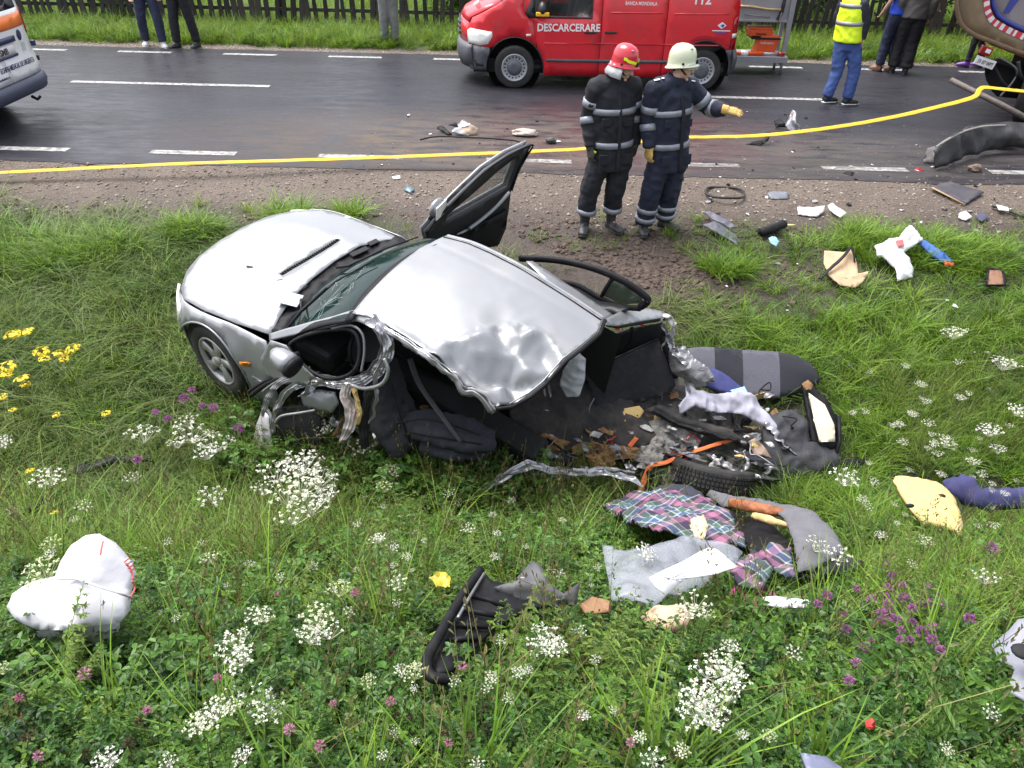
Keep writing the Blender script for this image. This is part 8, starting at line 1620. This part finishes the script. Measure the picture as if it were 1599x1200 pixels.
def clover(mt):
    V, Fc = [], []
    for _ in range(70):
        d = Vector((U(-1, 1), U(-1, 1), U(-.55, 1))).normalized(); leaf(V, Fc, d * .35, d.cross(Vector((U(-1, 1), U(-1, 1), U(-1, 1)))), d + Vector((0, 0, .35)), U(.55, .8), .20)
    return me_('flower_head', V, Fc, mt)
CLP, CLK = clover(prp), clover(pnk); CLB = clover(LR)
def flower(name, px, py, rpx, heads, label, cat, group, h, tilt=.25, part='umbel', squash=1.):
    p = P(px, py, h); g = G(p.x, p.y); a = (p - CO).dot(FW); r = rpx * a / F; t = thing(name, (p.x, p.y, g), label, cat, group, U(0, 6.28))
    s = link(bpy.data.objects.new('stem', STM), t); s.scale = (1, 1, max(.03, p.z - g - r * .55)); f = link(bpy.data.objects.new(part, rng.choice(heads)), t); f.location = (0, 0, p.z - g); f.scale = (r, r, r * squash); f.rotation_euler = (U(-tilt, tilt), U(-tilt, tilt), U(0, 6.28)); return t
W_ = 'white umbel flower'
def many(lst, label, group, h=(.30, .45), heads=None):
    for (px, py, r) in lst: flower('umbel_flower', px, py, r * 1.16, heads or UM, label, 'wildflower', group, U(*h))
many([(430, 735, 28), (470, 722, 30), (500, 745, 26), (445, 770, 30), (485, 785, 27), (455, 805, 24), (470, 755, 30), (410, 762, 18), (508, 772, 18)], 'white umbel flower in the large clump before the torn door frame', 'white umbel clump by the wreck', (.42, .52))
many([(222, 674, 24), (290, 655, 18), (300, 676, 26), (335, 690, 28), (322, 705, 18), (275, 690, 14)], 'white umbel flower in the row below the front wheel of the car', 'white umbels below the front wheel', (.34, .46))
many([(330, 775, 20), (75, 745, 22), (5, 690, 12), (205, 745, 12), (325, 870, 14), (130, 790, 12)], 'white umbel flower in the pale grass left of the white clump', 'white umbels in the pale grass at left')
many([(565, 700, 16), (610, 735, 14), (505, 668, 16), (590, 840, 12), (730, 825, 11), (620, 910, 15), (700, 770, 9)], 'white umbel flower in the herbs below the torn side of the car', 'white umbels below the torn side', (.34, .46))
many([(365, 1008, 26), (372, 1030, 22), (495, 965, 24), (510, 985, 22), (485, 992, 20), (404, 960, 19), (275, 965, 8), (545, 955, 10)], 'white umbel flower in the herbs right of the airbag', 'white umbels right of the airbag', (.28, .40))
many([(308, 1130, 20), (330, 1115, 22), (355, 1090, 20), (398, 1088, 22), (418, 1108, 22), (378, 1180, 15), (165, 1188, 20), (262, 1190, 14), (360, 1105, 14)], 'white umbel flower at the lower left below the airbag', 'white umbels at the lower left', (.22, .32))
many([(850, 995, 24), (868, 1010, 18), (840, 1010, 16), (905, 985, 12), (780, 1000, 9), (930, 1030, 8)], 'white umbel flower in the herbs left below the plastic bag', 'white umbels below the plastic bag', (.28, .36))
many([(1085, 940, 24), (1070, 955, 18), (1100, 955, 16), (1010, 862, 16)], 'white umbel flower standing in front of the clear plastic bag', 'white umbels before the plastic bag', (.30, .42))
many([(1105, 1050, 24), (1130, 1040, 26), (1148, 1060, 20), (1090, 1085, 26), (1115, 1095, 26), (1085, 1112, 24), (1112, 1122, 20), (1135, 1085, 18), (1140, 1010, 14)], 'white umbel flower in the tall clump at the lower middle', 'white umbel clump at the lower middle', (.30, .40))
many([(1020, 1188, 18), (1065, 1172, 12), (745, 1192, 12), (1240, 1020, 12), (1480, 1170, 10), (1550, 1112, 14), (1160, 1148, 9), (960, 1110, 8)], 'white umbel flower low at the bottom edge of the meadow', 'white umbels at the bottom edge', (.22, .32))
many([(1278, 850, 18), (1310, 866, 18), (1320, 745, 20), (1355, 790, 9), (1445, 845, 11), (1425, 880, 9), (1540, 900, 18), (1375, 835, 8), (1365, 752, 8)], 'white umbel flower in the herbs between the grey felt and the yellow foam pad', 'white umbels by the yellow foam pad', (.28, .40))
many([(1490, 518, 16), (1570, 565, 18), (1545, 670, 16), (1480, 690, 14), (1450, 660, 9), (1590, 640, 14), (1520, 720, 10), (1500, 620, 8), (1440, 600, 7), (1560, 700, 12), (1470, 740, 8), (1410, 690, 8)], 'white umbel flower in the pale green grass at the right edge', 'white umbels in the pale grass at right', (.30, .45))
many([(500, 640, 18), (645, 1052, 17), (62, 895, 26), (530, 920, 18), (0, 1045, 14), (80, 850, 14), (1200, 1150, 12), (575, 1065, 12), (600, 760, 12)], 'pale green unopened umbel on a tall stem in the near meadow', 'pale green umbels', (.32, .46), UG)
Rf = random.Random(21)
many([(Rf.uniform(540, 1000), Rf.uniform(1040, 1190), Rf.uniform(6, 11)) for _ in range(14)] + [(Rf.uniform(0, 640), Rf.uniform(780, 960), Rf.uniform(5, 9)) for _ in range(18)] + [(Rf.uniform(530, 940), Rf.uniform(760, 930), Rf.uniform(4, 8)) for _ in range(26)], 'small white umbel flower scattered among the herbs of the near bank', 'small white umbels of the near bank', (.2, .34))
many([(Rf.uniform(1330, 1599), Rf.uniform(560, 830), Rf.uniform(4, 8)) for _ in range(34)], 'small white umbel flower scattered in the pale grass right of the wreck', 'small white umbels right of the wreck', (.28, .42))
for (px, py, r) in ((20, 522, 15), (42, 518, 13), (65, 548, 14), (95, 552, 12), (112, 545, 13), (70, 560, 10), (12, 572, 14), (35, 590, 13), (10, 585, 10), (40, 600, 9), (100, 560, 9), (2, 620, 9)): flower('tansy_flower', px, py, r, YL, 'yellow flower cluster in the trampled grass at the left edge', 'wildflower', 'yellow flowers at the left edge', U(.35, .5), .3, 'flower_head', .8)
for (px, py, r) in ((165, 645, 8), (88, 648, 7), (46, 735, 8), (20, 640, 7), (85, 800, 7)): flower('tansy_flower', px, py, r, YL, 'single yellow flower in the grass below the yellow clusters', 'wildflower', 'single yellow flowers at left', U(.25, .4), .3, 'flower_head', .8)
for (px, py, r) in ((287, 624, 9), (333, 638, 8), (300, 610, 7), (243, 645, 7), (262, 655, 7), (372, 670, 9), (215, 718, 8), (316, 634, 6)): flower('knapweed_flower', px, py, r, [CLP], 'purple thistle-like flower near the front wheel of the car', 'wildflower', 'purple flowers near the front wheel', U(.35, .5), .4, 'flower_head')
PU = [(1345, 925), (1370, 935), (1398, 918), (1410, 925), (1420, 908), (1430, 940), (1405, 945), (1385, 940), (1360, 990), (1355, 1002), (1370, 968), (1388, 970), (1378, 965), (1412, 962), (1430, 962), (1450, 940), (1462, 970), (1475, 945), (1485, 942), (1515, 975), (1405, 908), (1440, 925), (1290, 928), (1285, 940), (1455, 930), (1332, 960), (1480, 1020), (1395, 985), (1345, 1035), (1330, 1062), (1420, 990), (1465, 998), (1375, 880), (1395, 1010), (1540, 850), (1350, 948), (1438, 985), (1310, 985)]
for (px, py) in PU: flower('clover_flower', px + U(-14, 14), py + U(-12, 12), U(6, 10.5), [CLP], 'purple clover flower in the patch right below the grey felt', 'wildflower', 'purple clover patch at the lower right', U(.20, .32), .4, 'flower_head')
for (px, py, r) in ((555, 928, 9), (500, 1165, 10), (452, 1140, 10), (132, 1052, 11), (740, 995, 9), (722, 1040, 9), (610, 1095, 8), (60, 1180, 9), (700, 1160, 8), (430, 930, 7), (905, 1120, 8), (985, 1160, 8), (340, 1060, 8), (520, 1100, 7), (230, 1110, 8), (30, 1090, 8)): flower('clover_flower', px, py, r, [CLK], 'pink clover flower low among the herbs of the near bank', 'wildflower', 'pink clover of the near bank', U(.16, .24), .4, 'flower_head')
for _ in range(55):
    px, py = Rf.uniform(0, 1250), Rf.uniform(960, 1195); flower('withered_clover', px, py, Rf.uniform(6, 10), [CLB], 'brown withered clover head low among the herbs of the near bank', 'wildflower', 'withered clover of the near bank', U(.12, .2), .4, 'flower_head')
